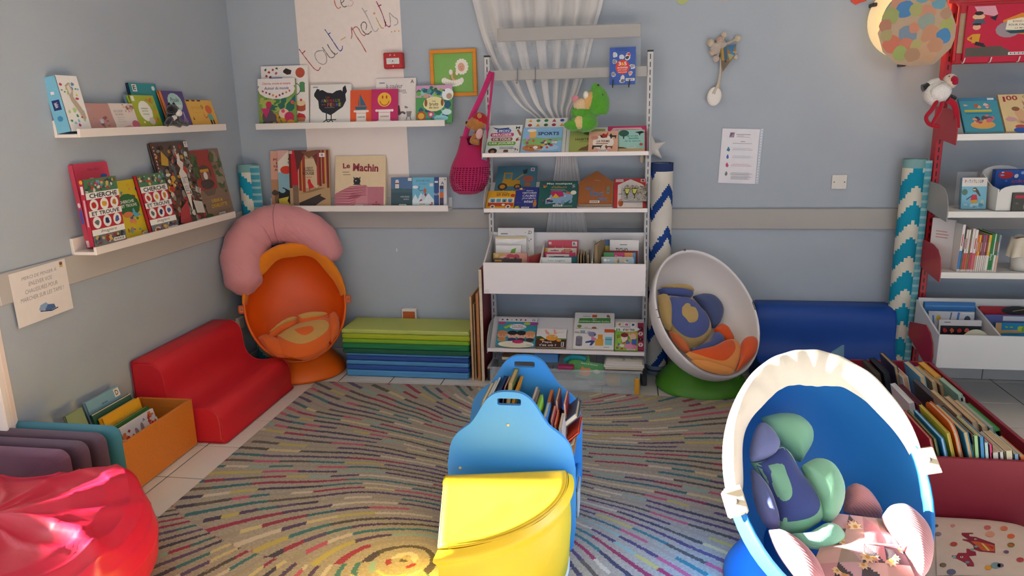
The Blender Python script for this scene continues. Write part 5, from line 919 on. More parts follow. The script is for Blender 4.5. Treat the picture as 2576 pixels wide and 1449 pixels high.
# ================================================================ standing rolled mats
def roll(label, cx, cy, r, h, cfun, flap=0., flapc=None, turns=2, flap_dir=1):
    o = T('rolled_mat', label, 'rug', (cx, cy, 0), 'rolled mats standing against the wall')
    m = M(); n = 44
    m.grid(lambda u, v: (cx+r*math.cos(2*math.pi*u), cy+r*math.sin(2*math.pi*u), .004+v*(h-.004)), n, 110, cfun, cu=True); m.build('outer_layer', 'woven', o)
    m = M(); sp = [(cx+(r-.0045-.04*k/60*.9)*math.cos(.5-k*.21), cy+(r-.0045-.04*k/60*.9)*math.sin(.5-k*.21)) for k in range(60)]
    for (x0, y0), (x1, y1) in zip(sp, sp[1:]): m.add([(x0, y0, .004), (x1, y1, .004), (x1, y1, h-.002), (x0, y0, h-.002)], [(0, 1, 2, 3)], '#a9c9c8' if flap else '#8f98a4', True)
    m.build('inner_layer', 'woven', o)
    if flap:
        f0 = V3((cx+r*math.cos(-.9), cy+r*math.sin(-.9), 0)); d = V3((.93, .05, 0)); vs = []
        m = M(); m.grid(lambda u, v: f0+d*(u*flap)+V3((0, .0-.006*math.sin(u*3), .004+v*(h-.01))), 6, 90, flapc); m.grid(lambda u, v: f0+d*(u*flap)+V3((0, .004-.006*math.sin(u*3), .004+v*(h-.01))), 6, 90, '#9cc0c0'); m.build('loose_end', 'woven', o)
    return o
def steps(u, v, z0=0, n=24):
    z = v*1.22
    if z > 1.175: return '#a8c4c0' if int((1.22-z)/.006) % 2 else '#7fa8a8'
    i = int(u*n); j = int(z/.0165); k = abs((i % 12)-6); q = (j+k*1) % 11
    if (i % 12) in (5, 6) and (j % 22) in (8, 9): return '#dcd8c8'
    return '#1f93b0' if q < 6 else '#d9d4c4'
roll('turquoise and cream stepped-pattern rolled mat standing beside the red shelving', 1.468, 4.075, .056, 1.225, lambda u, v: steps(u+.02, v), .036, lambda u, v: '#93bcbf' if int(v*120) % 2 else '#5fa0ae')
roll('turquoise and cream rolled mat standing in the corner behind the pink pillow', -2.247, 4.115, .058, 1.235, lambda u, v: steps(u+.12, v), .06, lambda u, v: '#93bcbf' if int(v*120) % 2 else '#4a9ab0')
def zig(u, v):
    z = v*1.217
    if z > 1.17: return '#2f3f6a' if int((1.217-z)/.0055) % 2 else '#98a4b4'
    if z < .05: return '#4a5568' if int(z/.008) % 2 else '#8f9aa8'
    x = (u*2+.30) % 1; tri = abs(x*2-1); q = ((z+.045)/.235) % 1; e = (q-.62*tri) % 1; return '#26478a' if e < .3+.03*math.sin(z*260)*math.sin(u*90) else '#dcd6cc'
roll('cream rolled mat with a navy zigzag standing between the shelving and the white egg chair', .188, 4.112, .062, 1.217, zig)
# ================================================================ boards leaning between the mats and the shelving
for label, x0, x1, y0, z1, col, e in (('red board with a pale edge leaning on the left shelving post', -.806, -.79, 3.868, .66, '#8f2430', '#e0d0b4'), ('orange-brown wooden panel beside the red board', -.83, -.814, 3.88, .52, '#b57848', '#b57848'),
        ('thin pale wooden panel, second from the mats', -.852, -.846, 3.905, .45, '#c9a880', '#c9a880'), ('pale wooden frame panel right next to the stacked mats', -.867, -.857, 3.885, .50, '#cba478', '#cba478')):
    m = M(); m.box(x0, x1, y0, 4.12, .001, z1, col, .001); m.box(x0, x1, y0-.003, y0+.0001, .001, z1, e); tag(m.build('leaning_board', 'wood'), label, 'board', 'boards leaning beside the mats')
# ================================================================ stacked gym mats
zs = [.0015, .0405, .0705, .0975, .1245, .1440, .173, .207, .2335, .265, .292]
cols = ['#4f93c9', '#2f58a4', '#4f8fc4', '#2c4f9a', '#5a9ace', '#1f5a44', '#227a4a', '#7fae2c', '#a8b62a', '#b3c062']
nms = ['lowest light-blue', 'lower dark-blue', 'middle light-blue', 'upper dark-blue', 'topmost light-blue', 'blackish-green', 'deep green', 'grass-green', 'yellow-green', 'pale lime top']
r_ = random.Random(5)
for i in range(10):
    dx = r_.uniform(-.004, .004)+(-.012 if i < 5 else 0); sg = .004*(1 if i < 5 else 0); yb_ = 3.88+(.003*i if i < 5 else 0)-(.004 if i > 4 else 0)
    m = M(); m.box(-1.642+(.012 if i < 5 else 0), -.876+dx, yb_, 4.14, zs[i]+.0006, zs[i+1]-.0006, cols[i], .007)
    tag(m.build('foam_mat', 'vinyl'), nms[i]+' foam mat in the pile against the back wall', 'mat', 'foam mats piled against the back wall')
# ================================================================ storage tub under the shelving
o = T('storage_tub', 'translucent plastic storage tub of books under the white shelving', 'tub', (-.33, 3.9, 0))
x0, x1, y0, y1, zt = -.735, .085, 3.745, 4.05, .137
m = M(); t = .0025
for q in ((x0, x1, y0, y0+t), (x0, x1, y1-t, y1), (x0, x0+t, y0+t, y1-t), (x1-t, x1, y0+t, y1-t)): m.box(q[0], q[1], q[2], q[3], .003, zt, '#ccd')
m.box(x0, x1, y0, y1, .003, .006, '#ccd'); m.build('box_body', 'clear_plastic', o)
m = M()
for q in ((x0-.012, x1+.012, y0-.012, y0), (x0-.012, x1+.012, y1, y1+.012), (x0-.012, x0, y0, y1), (x1, x1+.012, y0, y1)): m.box(q[0], q[1], q[2], q[3], zt-.008, zt, '#d4dada')
m.build('rim', 'clear_plastic', o)
M().box(.057, .083, 3.735, 3.7445, .004, .098, '#d89a2a', .004).build('corner_clip', 'plastic', o)
m = M(); m.box(-.42, -.16, 3.737, 3.7445, .02, .075, '#c8cccc', .004); m.build('latch', 'clear_plastic', o)
GT = 'things in the storage tub'
def flat(label, px0, px1, py, y, z, th, d, col, ops=None, **k):     # lying book: front edge from px0 to px1
    a, b = lx(px0, y, z), lx(px1, y, z); mt = Matrix(((1, 0, 0, (a+b)/2), (0, 0, 1, y), (0, -1, 0, z+th), (0, 0, 0, 1))); return make_book(label, mt, b-a, d, th, col, ops, group=k.pop('group', GT), **k)
z_ = .138
for i, (c, w_, th, lb) in enumerate((('#cdb492', 0, .012, 'lowest tan book under the white albums on the tub'), ('#ddd8d2', 3, .016, 'lower white album lying across the right of the tub'), ('#d8d4cf', -2, .016, 'top white album lying across the right of the tub'))):
    flat(lb, 1522-w_, 1618+w_, 0, 3.76, z_, th, .2, c, (lambda p: p.sc(20, .05, .05, .95, .95, ['#b8b0a4', '#9a9488', '#c8c0b0'], .03, .08)) if i == 2 else None, pages='#cfc8bc'); z_ += th+.0006
flat('blue boxed book set lying in the tub behind the blue cart', 1344, 1404, 0, 3.84, .138, .05, .16, '#4f86c0', lambda p: p.sc(12, .05, .05, .95, .95, ['#c8b060', '#d8d4c8', '#8a5a3a'], .05, .12), pages='#5a90c8')
flat('brown-covered book lying in the left of the tub', 1262, 1332, 0, 3.86, .138, .02, .16, '#a8743e', lambda p: p.sc(10, .1, .1, .9, .9, ['#c89a5a', '#7a4a2a'], .06, .14))
m = M(); m.tube(smooth_path([ZP(1420, 908, .17), ZP(1436, 899, .18), ZP(1460, 899, .18), ZP(1474, 905, .17)], 4), .016, '#1f8f94', 8, flat=.6); tag(m.build('teal_case', 'vinyl'), 'curved teal case lying in the storage tub', 'case', GT)
m = M(); q = ZP(1425, 925, .15); m.box(q.x-.05, q.x+.04, q.y, q.y+.05, .138, .155, '#9a2a5a', .004); tag(m.build('magenta_box', 'board'), 'small magenta box beside the teal case in the tub', 'box', GT)
def tilt_book(label, px0, px1, pyT, y, z, col, ops, turn, a=25): 
    return book(label, (0, y, z), UX, lean('b', a), px0, px1, pyT, .006, col, ops, turn=turn, group=GT)
tilt_book('bright green booklet tilted in the storage tub', 1434, 1488, 898, 3.80, .1, '#4a9a3e', lambda p: p.t('L', .8, .8, .12, .2, '#d8e4c8', .02), -.18)
tilt_book('dark green booklet with an orange fox tilted in the tub', 1446, 1516, 911, 3.775, .07, '#3f8a4a', lambda p: (p.t('Renard & l\'écureuil', .45, .88, .6, .08, '#d8e4c8', .01, .2), p.p([(.1, .2), (.2, .7), (.3, .6), (.5, .65), (.55, .3), (.4, .1)], '#d0803a'), p.e(.75, .5, .12, .12, '#c8ccb8')), .12)
for k, (px, c, lb) in enumerate(((1545, '#c9a03a', 'yellow'), (1575, '#4f8a6a', 'green'), (1500, '#c8c8c8', 'pale'))):
    q = fl_ = ZP(px, 975, .05); m = M(); m.blob((q.x, 3.86, .045), (.06, .05, .035), c, nz=.12, seed=k); tag(m.build('cloth_toy', 'fabric'), lb+' soft toy showing dimly through the tub front', 'toy')
# ================================================================ egg chairs
def Zm(ox, oy, s): return lambda *P: [(ox+x/s, oy+y/s) for x, y in P]
class Egg:
    def __init__(s, label, c, yaw, tilt, a, b, dep, shell, inner, basec, base_r, base_h=.2, bxy=None, rimc=None):
        s.c = V3(c); s.a, s.b, s.dep = a, b, dep; h = V3((math.sin(yaw), -math.cos(yaw), 0)); s.w = V3((math.cos(yaw), math.sin(yaw), 0))
        s.v = -h*math.sin(tilt)+V3((0, 0, math.cos(tilt))); s.n = h*math.cos(tilt)+V3((0, 0, math.sin(tilt)))
        bp = V3(bxy+((.0125 if 'blue plastic' in label else 0),)) if bxy else V3((s.c.x-h.x*.1, s.c.y-h.y*.1, 0)); s.o = T('egg_chair', label, 'chair', bp, 'egg chairs')
        prof = [(math.cos(k/16*math.pi/2)**.8*.95 if k < 16 else .0, math.sin(k/16*math.pi/2)*(dep-.02)) for k in range(16, -1, -1)]
        prof += [(.957, -.006), (.975, -.011), (.993, -.006), (1.0, .003)]+[(math.cos(k/16*math.pi/2)**.8*1.0 if k < 16 else 0, .01+math.sin(k/16*math.pi/2)*dep) for k in range(1, 17)]
        L = len(prof)-1
        def fn(u, v):
            g_, hh = prof[round(v*L)]; return s.P(2*math.pi*u, g_, hh)
        m = M(); m.grid(fn, 56, L, lambda u, v: inner if v < 16/L else (rimc or shell), cu=True); m.build('shell', 'plastic', s.o)
        R = base_r; pr = [(.02, .001), (R-.01, .001), (R, .008), (R-.002, .02), (R*.95, .042), (R*.84, .075), (R*.72, .11), (R*.6, .15), (R*.52, base_h), (.02, base_h)]
        m = M(); m.lathe(pr, 40, basec, bp); m.build('base', 'plastic', s.o)
    def P(s, f, g_=1., h=0.): return s.c+s.w*(s.a*g_*math.cos(f))+s.v*(s.b*g_*math.sin(f))-s.n*h
    def phi(s, px, py, lo, hi):
        return min((lo+(hi-lo)*k/300 for k in range(301)), key=lambda f: (proj(s.P(f))[0]-px)**2+(proj(s.P(f))[1]-py)**2)
    def pl(s, d, mix=0.):           # plane d behind the opening, its normal mixed with straight up
        n = (s.n*(1-mix)+V3((0, 0, 1))*mix).normalized(); p = s.c-s.n*d; return n, n.dot(p), p
    def pads(s, name, px, plane, th, col, mat='fabric', parent=None, rings=5, lift=0, **k):
        n, c, _ = plane; P = [hit(x, y, n, c) for x, y in px]; Q = smooth_path(P+[P[0]], 3)[:-1]
        m = M()
        if name in ('applique', 'heart_patch'): m.drape(Q, s.body[0], n, s.body[1], s.body[2], col, eps=.003 if name == 'applique' else .006)
        else:
            m.pad(Q, n, th, col, rings=rings, lift=lift, **k)
            if name == 'cushion_body': s.body = (Q, th, k.get('p', .5))
        return m.build(name, mat, parent)
    def canopy(s, f0, f1, win, col, mat, out=.02, seed=2, back=.09, rag=.012):
        r_ = random.Random(seed); k = [r_.uniform(0, 6) for _ in range(8)]
        def fn(u, v):
            f = f0+(f1-f0)*u; wi = win*(.35+.65*math.sin(math.pi*min(1, max(0, u)))**.6)+rag*(math.sin(9*u+k[0])+.6*math.sin(23*u+k[1])); tp = min(1, 5*u, 5*(1-u))**.5
            if v < .3: t = v/.3; g_ = 1.0+out*tp/.3*(.5+.5*t)-.03*(1-t)*(1-t); h = back*(1-t)+.0; 
            elif v < .5: t = (v-.3)/.2; g_ = 1+out/.3*tp*(1-t)**.7; h = -.022*math.sin(t*math.pi/2)*tp-.008
            else: t = (v-.5)/.5; g_ = 1-wi*t/.3; h = -.030*tp-.008+.04*t*t
            wr = .0011*math.sin(26*u+7*v+k[2])*math.sin(9*u+k[3])+.0012*math.sin(60*u-9*v*math.sin(6*u)+k[4])*tp
            return s.P(f, g_+wr*.8, h-wr*1.3)
        m = M(); m.grid(fn, 110, 24, col); o = m.build('canopy', mat, s.o); return o
    def clip(s, f, col, sc_=1., mat='plastic'):
        p = s.P(f, 1.03, -.002); d = (s.P(f+.05)-s.P(f-.05)).normalized(); r_ = (s.P(f)-s.c).normalized(); mt = Matrix(((r_.x, d.x, s.n.x, p.x), (r_.y, d.y, s.n.y, p.y), (r_.z, d.z, s.n.z, p.z), (0, 0, 0, 1)))
        m = M(); m.box(-.022*sc_, .022*sc_, -.028*sc_, .028*sc_, -.012, .012, col, .006, mtx=mt); m.box(-.018*sc_, .018*sc_, -.03*sc_, -.02*sc_, .012, .016, col, .001, mtx=mt); o = m.build('hinge', mat, s.o); o['_w'] = s.o['_w']
        m = M(); m.blob(p+s.n*.013, (.006*sc_,)*3, '#77736c', n=8); m.build('bolt', 'painted_metal', o)
# ---- orange egg chair
eo = Egg('orange plastic egg chair with an orange canopy standing in the room corner', (-1.905, 3.872, .442), math.radians(26), math.radians(19), .291, .348, .215, '#ec6a1c', '#e4580f', '#e2640f', .255, bxy=(-1.93, 3.945))
a0, a1 = eo.phi(872, 745, -.6, 1.2), eo.phi(612, 772, 2., 4.)
eo.canopy(a0+.03, a1-.03, .06, '#e48320', 'fabric', out=.012, seed=3, rag=.01)
eo.clip(a0-.05, '#c85a22', .8); eo.clip(a1+.05, '#c85a22', .8)
z = Zm(520, 480, 2.7875)
of = T('flower_cushion', 'orange and tan flower-shaped cushion on the seat of the orange egg chair', 'cushion', YP(765, 865, 3.8)); PLN = eo.pl(.06, .55)
OR_, TN = '#d9642a', '#c79a58'
pad = lambda *a, **k: CUR[0].pads(*a, **k)
CUR = [eo]
pad('cushion_body', z((500, 1010), (620, 940), (760, 905), (860, 890), (880, 960), (865, 1050), (800, 1120), (700, 1160), (590, 1165), (500, 1110)), PLN, .035, OR_, parent=of)
pad('applique', z((495, 1015), (640, 955), (760, 925), (850, 935), (845, 1000), (760, 1070), (660, 1100), (560, 1070)), PLN, .036, TN, 'rib_fabric', parent=of, lift=.006)
pad('heart_patch', z((610, 1000), (660, 985), (740, 975), (755, 1010), (700, 1045), (650, 1035)), PLN, .018, OR_, parent=of, lift=.034)
for q in (((430, 1020), (500, 950), (590, 905), (640, 915), (620, 955), (540, 995), (450, 1030)), ((630, 900), (680, 880), (780, 870), (860, 880), (800, 920), (700, 940), (650, 930)), ((860, 870), (895, 850), (925, 890), (930, 980), (900, 1030), (865, 1060)), ((590, 1165), (680, 1150), (780, 1110), (860, 1070), (840, 1110), (760, 1165), (670, 1185)), ((360, 1030), (420, 1010), (520, 1060), (600, 1160), (500, 1165), (420, 1110))):
    pad('petal', z(*q), eo.pl(.055, .5), .034, OR_, parent=of, cfun=lambda t, a: TN if a < .0 else OR_)
for q in (((440, 1012), (520, 945), (600, 905), (635, 912), (560, 950)), ((640, 895), (700, 878), (790, 870), (850, 880), (760, 905), (680, 915))): pad('petal_trim', z(*q), eo.pl(.05, .5), .02, TN, 'rib_fabric', parent=of, lift=.024)
# ---- white egg chair
ew = Egg('white plastic egg chair on a green base beside the shelving', (.425, 3.80, .462), math.radians(26), math.radians(38.5), .291, .371, .25, '#e9e5e6', '#e8e0dc', '#4f8f2c', .25, .19, bxy=(.425, 3.935))
z = Zm(1600, 600, 3.293); CUR[0] = ew
for q, f in (((1720, 631), 0), ((1660, 790), 0), ((1890, 775), 0)):
    f = min((k*.02 for k in range(315)), key=lambda f: (proj(ew.P(f))[0]-q[0])**2+(proj(ew.P(f))[1]-q[1])**2); ew_o = ew.o
    p = ew.P(f, .985, -.011); d = (ew.P(f+.05)-ew.P(f-.05)).normalized(); r_ = (ew.P(f)-ew.c).normalized(); mt = Matrix(((r_.x, d.x, ew.n.x, p.x), (r_.y, d.y, ew.n.y, p.y), (r_.z, d.z, ew.n.z, p.z), (0, 0, 0, 1)))
    m = M()
    for e in (-.004, .004) if q[1] < 700 else (-.022, .022): m.box(-.006, .006, e-.0012, e+.0012, -.002, .002, '#55504e', mtx=mt)
    if q[1] > 700: m.box(-.0075, -.0055, -.022, .022, -.002, .002, '#55504e', mtx=mt)
    m.build('clip_slot', 'plastic', ew.o)
BL, TN2 = '#53629e', '#c2a66e'
bf = T('flower_cushion', 'blue and tan flower-shaped cushion leaning in the white egg chair', 'cushion', YP(1720, 880, 3.75)); p1 = ew.pl(.11, 0); p0 = ew.pl(.15, -.1)
pad('petal', z((470, 480), (560, 455), (640, 470), (700, 530), (722, 600), (700, 690), (640, 745), (600, 700), (560, 590)), p0, .04, '#4d5a86', parent=bf, rings=6)
pad('petal', z((178, 425), (260, 400), (360, 400), (440, 415), (475, 460), (430, 500), (320, 490), (220, 470)), p0, .045, BL, parent=bf)
pad('petal_trim', z((190, 412), (270, 395), (370, 396), (440, 412), (465, 448), (360, 440), (270, 432)), p0, .03, TN2, 'rib_fabric', parent=bf, lift=.022)
pad('petal', z((440, 940), (520, 890), (610, 860), (650, 780), (705, 790), (733, 840), (710, 895), (620, 935), (520, 950)), ew.pl(.09, .1), .034, BL, parent=bf)
pad('petal', z((182, 470), (250, 460), (290, 560), (290, 700), (285, 760), (240, 740), (195, 620)), ew.pl(.09, 0), .035, TN2, 'rib_fabric', parent=bf)
pad('cushion_body', z((235, 470), (330, 480), (430, 490), (520, 560), (590, 640), (625, 740), (600, 820), (530, 885), (440, 908), (350, 850), (290, 770), (240, 690), (215, 560)), p1, .05, TN2, 'rib_fabric', parent=bf, rings=6)
pad('applique', z((260, 480), (350, 490), (430, 510), (500, 560), (560, 630), (590, 700), (570, 780), (510, 830), (440, 845), (370, 820), (300, 750), (255, 660), (235, 560)), p1, .047, BL, parent=bf, lift=.008, rings=6)
pad('heart_patch', z((345, 600), (385, 560), (415, 565), (425, 590), (465, 600), (488, 660), (470, 720), (410, 735), (380, 700), (345, 660)), p1, .02, TN2, 'rib_fabric', parent=bf, lift=.042)
wf = T('flower_cushion', 'orange and peach flower-shaped cushion on the seat of the white egg chair', 'cushion', YP(1830, 920, 3.75)); O2, PE = '#d9582a', '#dd9450'; p2 = ew.pl(.07, .4); p3 = ew.pl(.05, .4)
pad('petal', z((640, 760), (690, 712), (750, 730), (790, 790), (812, 848), (740, 850)), ew.pl(.13, .3), .03, O2, parent=wf)
pad('cushion_body', z((410, 955), (520, 930), (640, 900), (750, 848), (830, 850), (875, 920), (865, 1000), (835, 1070), (800, 1100), (640, 1060), (480, 1010)), p2, .04, PE, parent=wf, rings=6)
pad('applique', z((440, 960), (520, 945), (640, 915), (740, 870), (790, 880), (805, 950), (760, 1020), (700, 1045), (560, 1010)), p2, .04, O2, parent=wf, lift=.007)
pad('petal', z((868, 875), (900, 828), (960, 815), (1000, 840), (1008, 900), (980, 975), (900, 1050), (830, 1100), (862, 1000)), p3, .035, O2, parent=wf)
pad('petal', z((455, 1012), (560, 1020), (680, 1060), (812, 1100), (760, 1128), (640, 1112), (530, 1070)), p3, .03, PE, parent=wf)
pad('petal', z((270, 770), (350, 810), (430, 900), (440, 950), (380, 925), (310, 850)), ew.pl(.06, .2), .03, '#c76a40', parent=wf)
# ---- blue egg chair in front
eb = Egg('blue plastic egg chair with a cream canopy in the right foreground', (.605, 2.075, .44), math.radians(11), math.radians(41), .292, .386, .33, '#2b86dc', '#3288d6', '#1f74c8', .27, .17, bxy=(.60, 2.16))
a0, a1 = eb.phi(2296, 1150, -.6, 1.2), eb.phi(1870, 1240, 2., 4.)
eb.canopy(a0+.02, a1-.02, .072, '#eee6d6', 'fabric', out=.007, seed=5, back=.1, rag=.008)
eb.clip(a0-.06, '#d8ccb0', 1.4); eb.clip(a1+.05, '#d8ccb0', 1.4)
z = Zm(1780, 860, 2.46); CUR[0] = eb; GR, NV, LV = '#86bd9f', '#42518e', '#6a74a4'
q1 = T('patchwork_cushion', 'pink nursery cushion with a patchwork floor and padded bumpers in the blue egg chair', 'cushion', YP(2150, 1440, 2.0))
pq = eb.pl(.12, .55); n_, c_, _ = pq; cs = [hit(x, y, n_, c_) for x, y in z((600, 1490), (1300, 1490), (1130, 1100), (790, 1060))]
PAT = ['#b98288', '#c9a09a', '#4a4046', '#b07a80', '#9a8478', '#c09690', '#50454a', '#bd949a']
def patch(u, v):
    i, j = int(u*4), int(v*4); du, dv = u*4-i, v*4-j; h = (i*7+j*5+(3 if (du+dv > 1) == ((i+j) % 2 == 0) and (i*j+i) % 3 else 0)) % 8; return PAT[h]
def pfn(u, v):
    p = cs[0].lerp(cs[1], u).lerp(cs[3].lerp(cs[2], u), v); return p+n_*(.02*math.sin(math.pi*u)*math.sin(math.pi*v)+.003*abs(math.sin(4*math.pi*u)*math.sin(4*math.pi*v)))
m = M(); m.grid(pfn, 48, 40, patch); m.grid(lambda u, v: pfn(u, v)-n_*.03, 4, 4, '#c48f94'); m.build('patchwork_floor', 'fabric', q1)
m = M(); r_ = random.Random(4); kk = 0
for i in range(60):
    u, v = r_.uniform(.05, .95), r_.uniform(.05, .95)
    if C(patch(u, v)) != C('#4a4046') and C(patch(u, v)) != C('#50454a'): continue
    p = pfn(u, v)+n_*.0012; a = (cs[1]-cs[0]).normalized(); b = n_.cross(a); R = r_.uniform(.012, .022); P = [p+(a*math.cos(t*.3927)+b*math.sin(t*.3927))*R*(1 if t % 2 else .6) for t in range(16)]; m.add(P, [tuple(range(16))], r_.choice(['#d8b48a', '#c98a80', '#e0c8a0'])); m.add([p+n_*.0006+(a*math.cos(t)+b*math.sin(t))*R*.3 for t in range(6)], [tuple(range(6))], '#c08a40')
m.add([pfn(.5, .5)+n_*.0002+d_ for d_ in (V3((-.2, 0, 0)), V3((.2, 0, 0)), V3((0, .01, 0)))], [(0, 1, 2)], '#c48f94'); q_ = m.build('flower_print', 'print', q1)
PKB = '#c9929a'
pad('bumper', z((840, 1050), (855, 920), (900, 885), (980, 930), (1050, 1020), (1075, 1090), (960, 1075)), eb.pl(.17, .3), .05, '#c98a88', 'rib_fabric', parent=q1)
pad('bumper', z((1085, 1070), (1130, 1015), (1200, 1003), (1270, 1050), (1340, 1130), (1375, 1220), (1382, 1330), (1350, 1440), (1300, 1470), (1260, 1390), (1200, 1260), (1120, 1140)), eb.pl(.02, .1), .06, PKB, 'rib_fabric', parent=q1, rings=7, back=.9)
pad('bumper', z((380, 1165), (450, 1165), (550, 1230), (630, 1310), (690, 1400), (720, 1500), (600, 1500), (500, 1390), (425, 1275)), eb.pl(.0, .1), .055, '#b98088', 'rib_fabric', parent=q1, rings=7, back=.9)
gf = T('flower_cushion', 'green and navy flower-shaped cushion leaning in the blue egg chair', 'cushion', YP(1990, 1370, 2.1)); g1 = eb.pl(.06, -.05); g0 = eb.pl(.12, -.1); g2 = eb.pl(.04, .0)
pad('petal', z((330, 470), (450, 440), (560, 455), (640, 530), (648, 620), (605, 700), (570, 745), (500, 690), (430, 620), (370, 560)), g0, .05, GR, parent=gf, rings=6)
pad('petal', z((580, 770), (640, 732), (700, 720), (775, 762), (832, 870), (836, 980), (795, 1085), (740, 1118), (700, 1080), (680, 980), (630, 880)), g1, .06, GR, parent=gf, rings=6)
pad('petal', z((262, 655), (285, 565), (328, 502), (392, 540), (442, 625), (420, 690), (350, 728), (268, 740)), g2, .05, LV, parent=gf, rings=6)
pad('petal', z((268, 785), (330, 845), (380, 930), (412, 1020), (434, 1100), (434, 1165), (380, 1155), (330, 1085), (285, 960)), g2, .05, '#56618f', parent=gf, rings=6)
pad('cushion_body', z((265, 745), (340, 725), (430, 640), (500, 680), (560, 790), (640, 890), (700, 1000), (714, 1090), (650, 1145), (560, 1185), (450, 1175), (420, 1100), (400, 1000), (340, 860)), g1, .05, GR, parent=gf, rings=6)
pad('applique', z((275, 748), (345, 735), (435, 650), (480, 690), (540, 790), (620, 890), (670, 990), (650, 1070), (570, 1110), (440, 1120), (420, 1050), (380, 930), (330, 840)), g1, .048, NV, parent=gf, lift=.007, rings=6)
pad('heart_patch', z((345, 772), (430, 765), (455, 830), (488, 930), (480, 990), (440, 1008), (405, 960), (370, 870)), g1, .02, '#7fb59c', parent=gf, lift=.045)
pad('petal', z((510, 1190), (620, 1180), (680, 1150), (740, 1120), (805, 1140), (848, 1200), (832, 1255), (740, 1285), (640, 1280), (560, 1245)), g2, .045, '#86c4aa', parent=gf, rings=6)
# ================================================================ pink nursing pillow over the orange egg
P = [(614, 718, 3.80), (608, 650, 3.85), (626, 604, 3.93), (660, 574, 4.01), (712, 563, 4.05), (766, 576, 4.06), (808, 602, 4.06), (836, 634, 4.06)]
R = [.1, .118, .124, .122, .118, .112, .1, .066]
ctr = smooth_path([YP(*q) for q in P], 5); rad = []
for i in range(len(ctr)): k = i/(len(ctr)-1)*(len(R)-1); j = min(int(k), len(R)-2); rad.append((R[j]*(1-(k-j))+R[j+1]*(k-j))*(1+.03*math.sin(i*1.7)-.07*math.exp(-((k-3.0)/.25)**2)))
e0 = [ctr[0]+(ctr[0]-ctr[1]).normalized()*d for d in (.06, .045, .02)]; e1 = [ctr[-1]+(ctr[-1]-ctr[-2]).normalized()*d for d in (.02, .04, .055)]
ctr = e0+ctr+e1; rad = [.015, .05, .075]+rad+[.062, .045, .012]
m = M(); m.tube(ctr, rad, '#d9949a', 20); pil = T('nursing_pillow', 'pink ribbed horseshoe pillow draped behind the orange egg chair', 'pillow', ctr[0]); m.build('cushion_body', 'rib_fabric', pil)
m = M(); i = len(ctr)//2+1; t = (ctr[i+1]-ctr[i-1]).normalized(); a = t.orthogonal().normalized(); b = t.cross(a); m.tube([ctr[i]+(a*math.cos(k*.314)+b*math.sin(k*.314))*(rad[i]+.0015) for k in range(21)], .0025, '#b8747c', 5); m.build('seam', 'fabric', pil)
# ================================================================ low foam sofas
def sofa(label, col, mtx, L=.735, D=.43, H=.40, sh=.178):
    o = T('foam_sofa', label, 'sofa', mtx=mtx, group='low foam sofas')
    prof = [(0, .003), (D-.02, .003), (D, .02), (D, sh-.06), (D-.012, sh-.025), (D-.04, sh-.004), (D-.08, sh), (D-.17, sh-.012), (D-.225, sh+.004), (D-.255, sh+.04), (D-.268, sh+.09), (D-.272, H-.07), (D-.285, H-.03), (D-.315, H-.005), (D-.35, H), (.0, H)]
    P = smooth_path([V3((0, x, z)) for x, z in prof], 2); P = [p for p in P if p.z > .0005]
    m = M(); ins = .016
    def ring(x, k): c = V3((x, .2, .15)); return [V3((x, c.y+(p.y-c.y)*k, c.z+(p.z-c.z)*k)) for p in P]
    rs = [ring(-L/2, .94), ring(-L/2+.006, .975), ring(-L/2+ins, 1), ring(0, 1.0), ring(L/2-ins, 1), ring(L/2-.006, .975), ring(L/2, .94)]; n = len(P); vs = sum(rs, [])
    vs = [V3((p.x, -p.y, max(p.z, .003))) for p in vs]
    m.add(vs, [(i*n+k, i*n+(k+1) % n, (i+1)*n+(k+1) % n, (i+1)*n+k) for i in range(len(rs)-1) for k in range(n)], col, True)
    m.add(vs[:n], [tuple(range(n))], col); m.add(vs[-n:], [tuple(range(n))], col); m.build('cover', 'vinyl', o)
    for sx in (-1, 1):
        m = M(); Q = ring(sx*(L/2-.004), .985); m.tube([V3((p.x, -p.y, max(p.z, .004))) for p in Q+[Q[0]]], .0025, col, 5, cap=False); m.build('seam', 'vinyl', o)
    return o
sofa('low red foam sofa along the left wall', '#c81f2c', Matrix.Translation((-2.302, 3.297, 0)) @ Matrix.Rotation(math.pi/2, 4, 'Z'))
sofa('low blue foam sofa against the back wall behind the blue egg chair', '#0e449a', Matrix.Translation((1.075, 4.158, 0)), L=.72, H=.44)
# ================================================================ wooden crate of books
x0, x1, y0, y1, zc = -2.262, -1.996, 2.335, 2.915, .232
o = T('wooden_crate', 'orange-brown wooden book crate beside the red sofa', 'crate', ((x0+x1)/2, (y0+y1)/2, 0)); WD = '#c8752c'
for nm, q in (('side_panel', (x1-.014, x1, y0, y1, .004, zc)), ('side_panel', (x0, x0+.014, y0, y1, .004, zc)), ('end_panel', (x0+.0142, x1-.0142, y1-.014, y1, .004, zc)), ('end_panel', (x0+.0142, x1-.0142, y0, y0+.014, .004, zc)), ('divider', (x0+.0142, x1-.0142, 2.50, 2.512, .018, zc-.02)), ('bottom_panel', (x0+.0142, x1-.0142, y0+.0142, y1-.0142, .005, .017))):
    M().box(*q, WD, .0015).build(nm, 'wood', o)
GC = 'books in the wooden crate'; LC = lambda d: (-math.sin(math.radians(d)), 0, math.cos(math.radians(d)))
def cb(label, x, px0, px1, pyT, th, col, ops=None, a=14, **k): return book(label, (x, 2.7, .0175), UY, LC(a), px0, px1, pyT, th, col, ops, group=GC, attop=.08, **k)
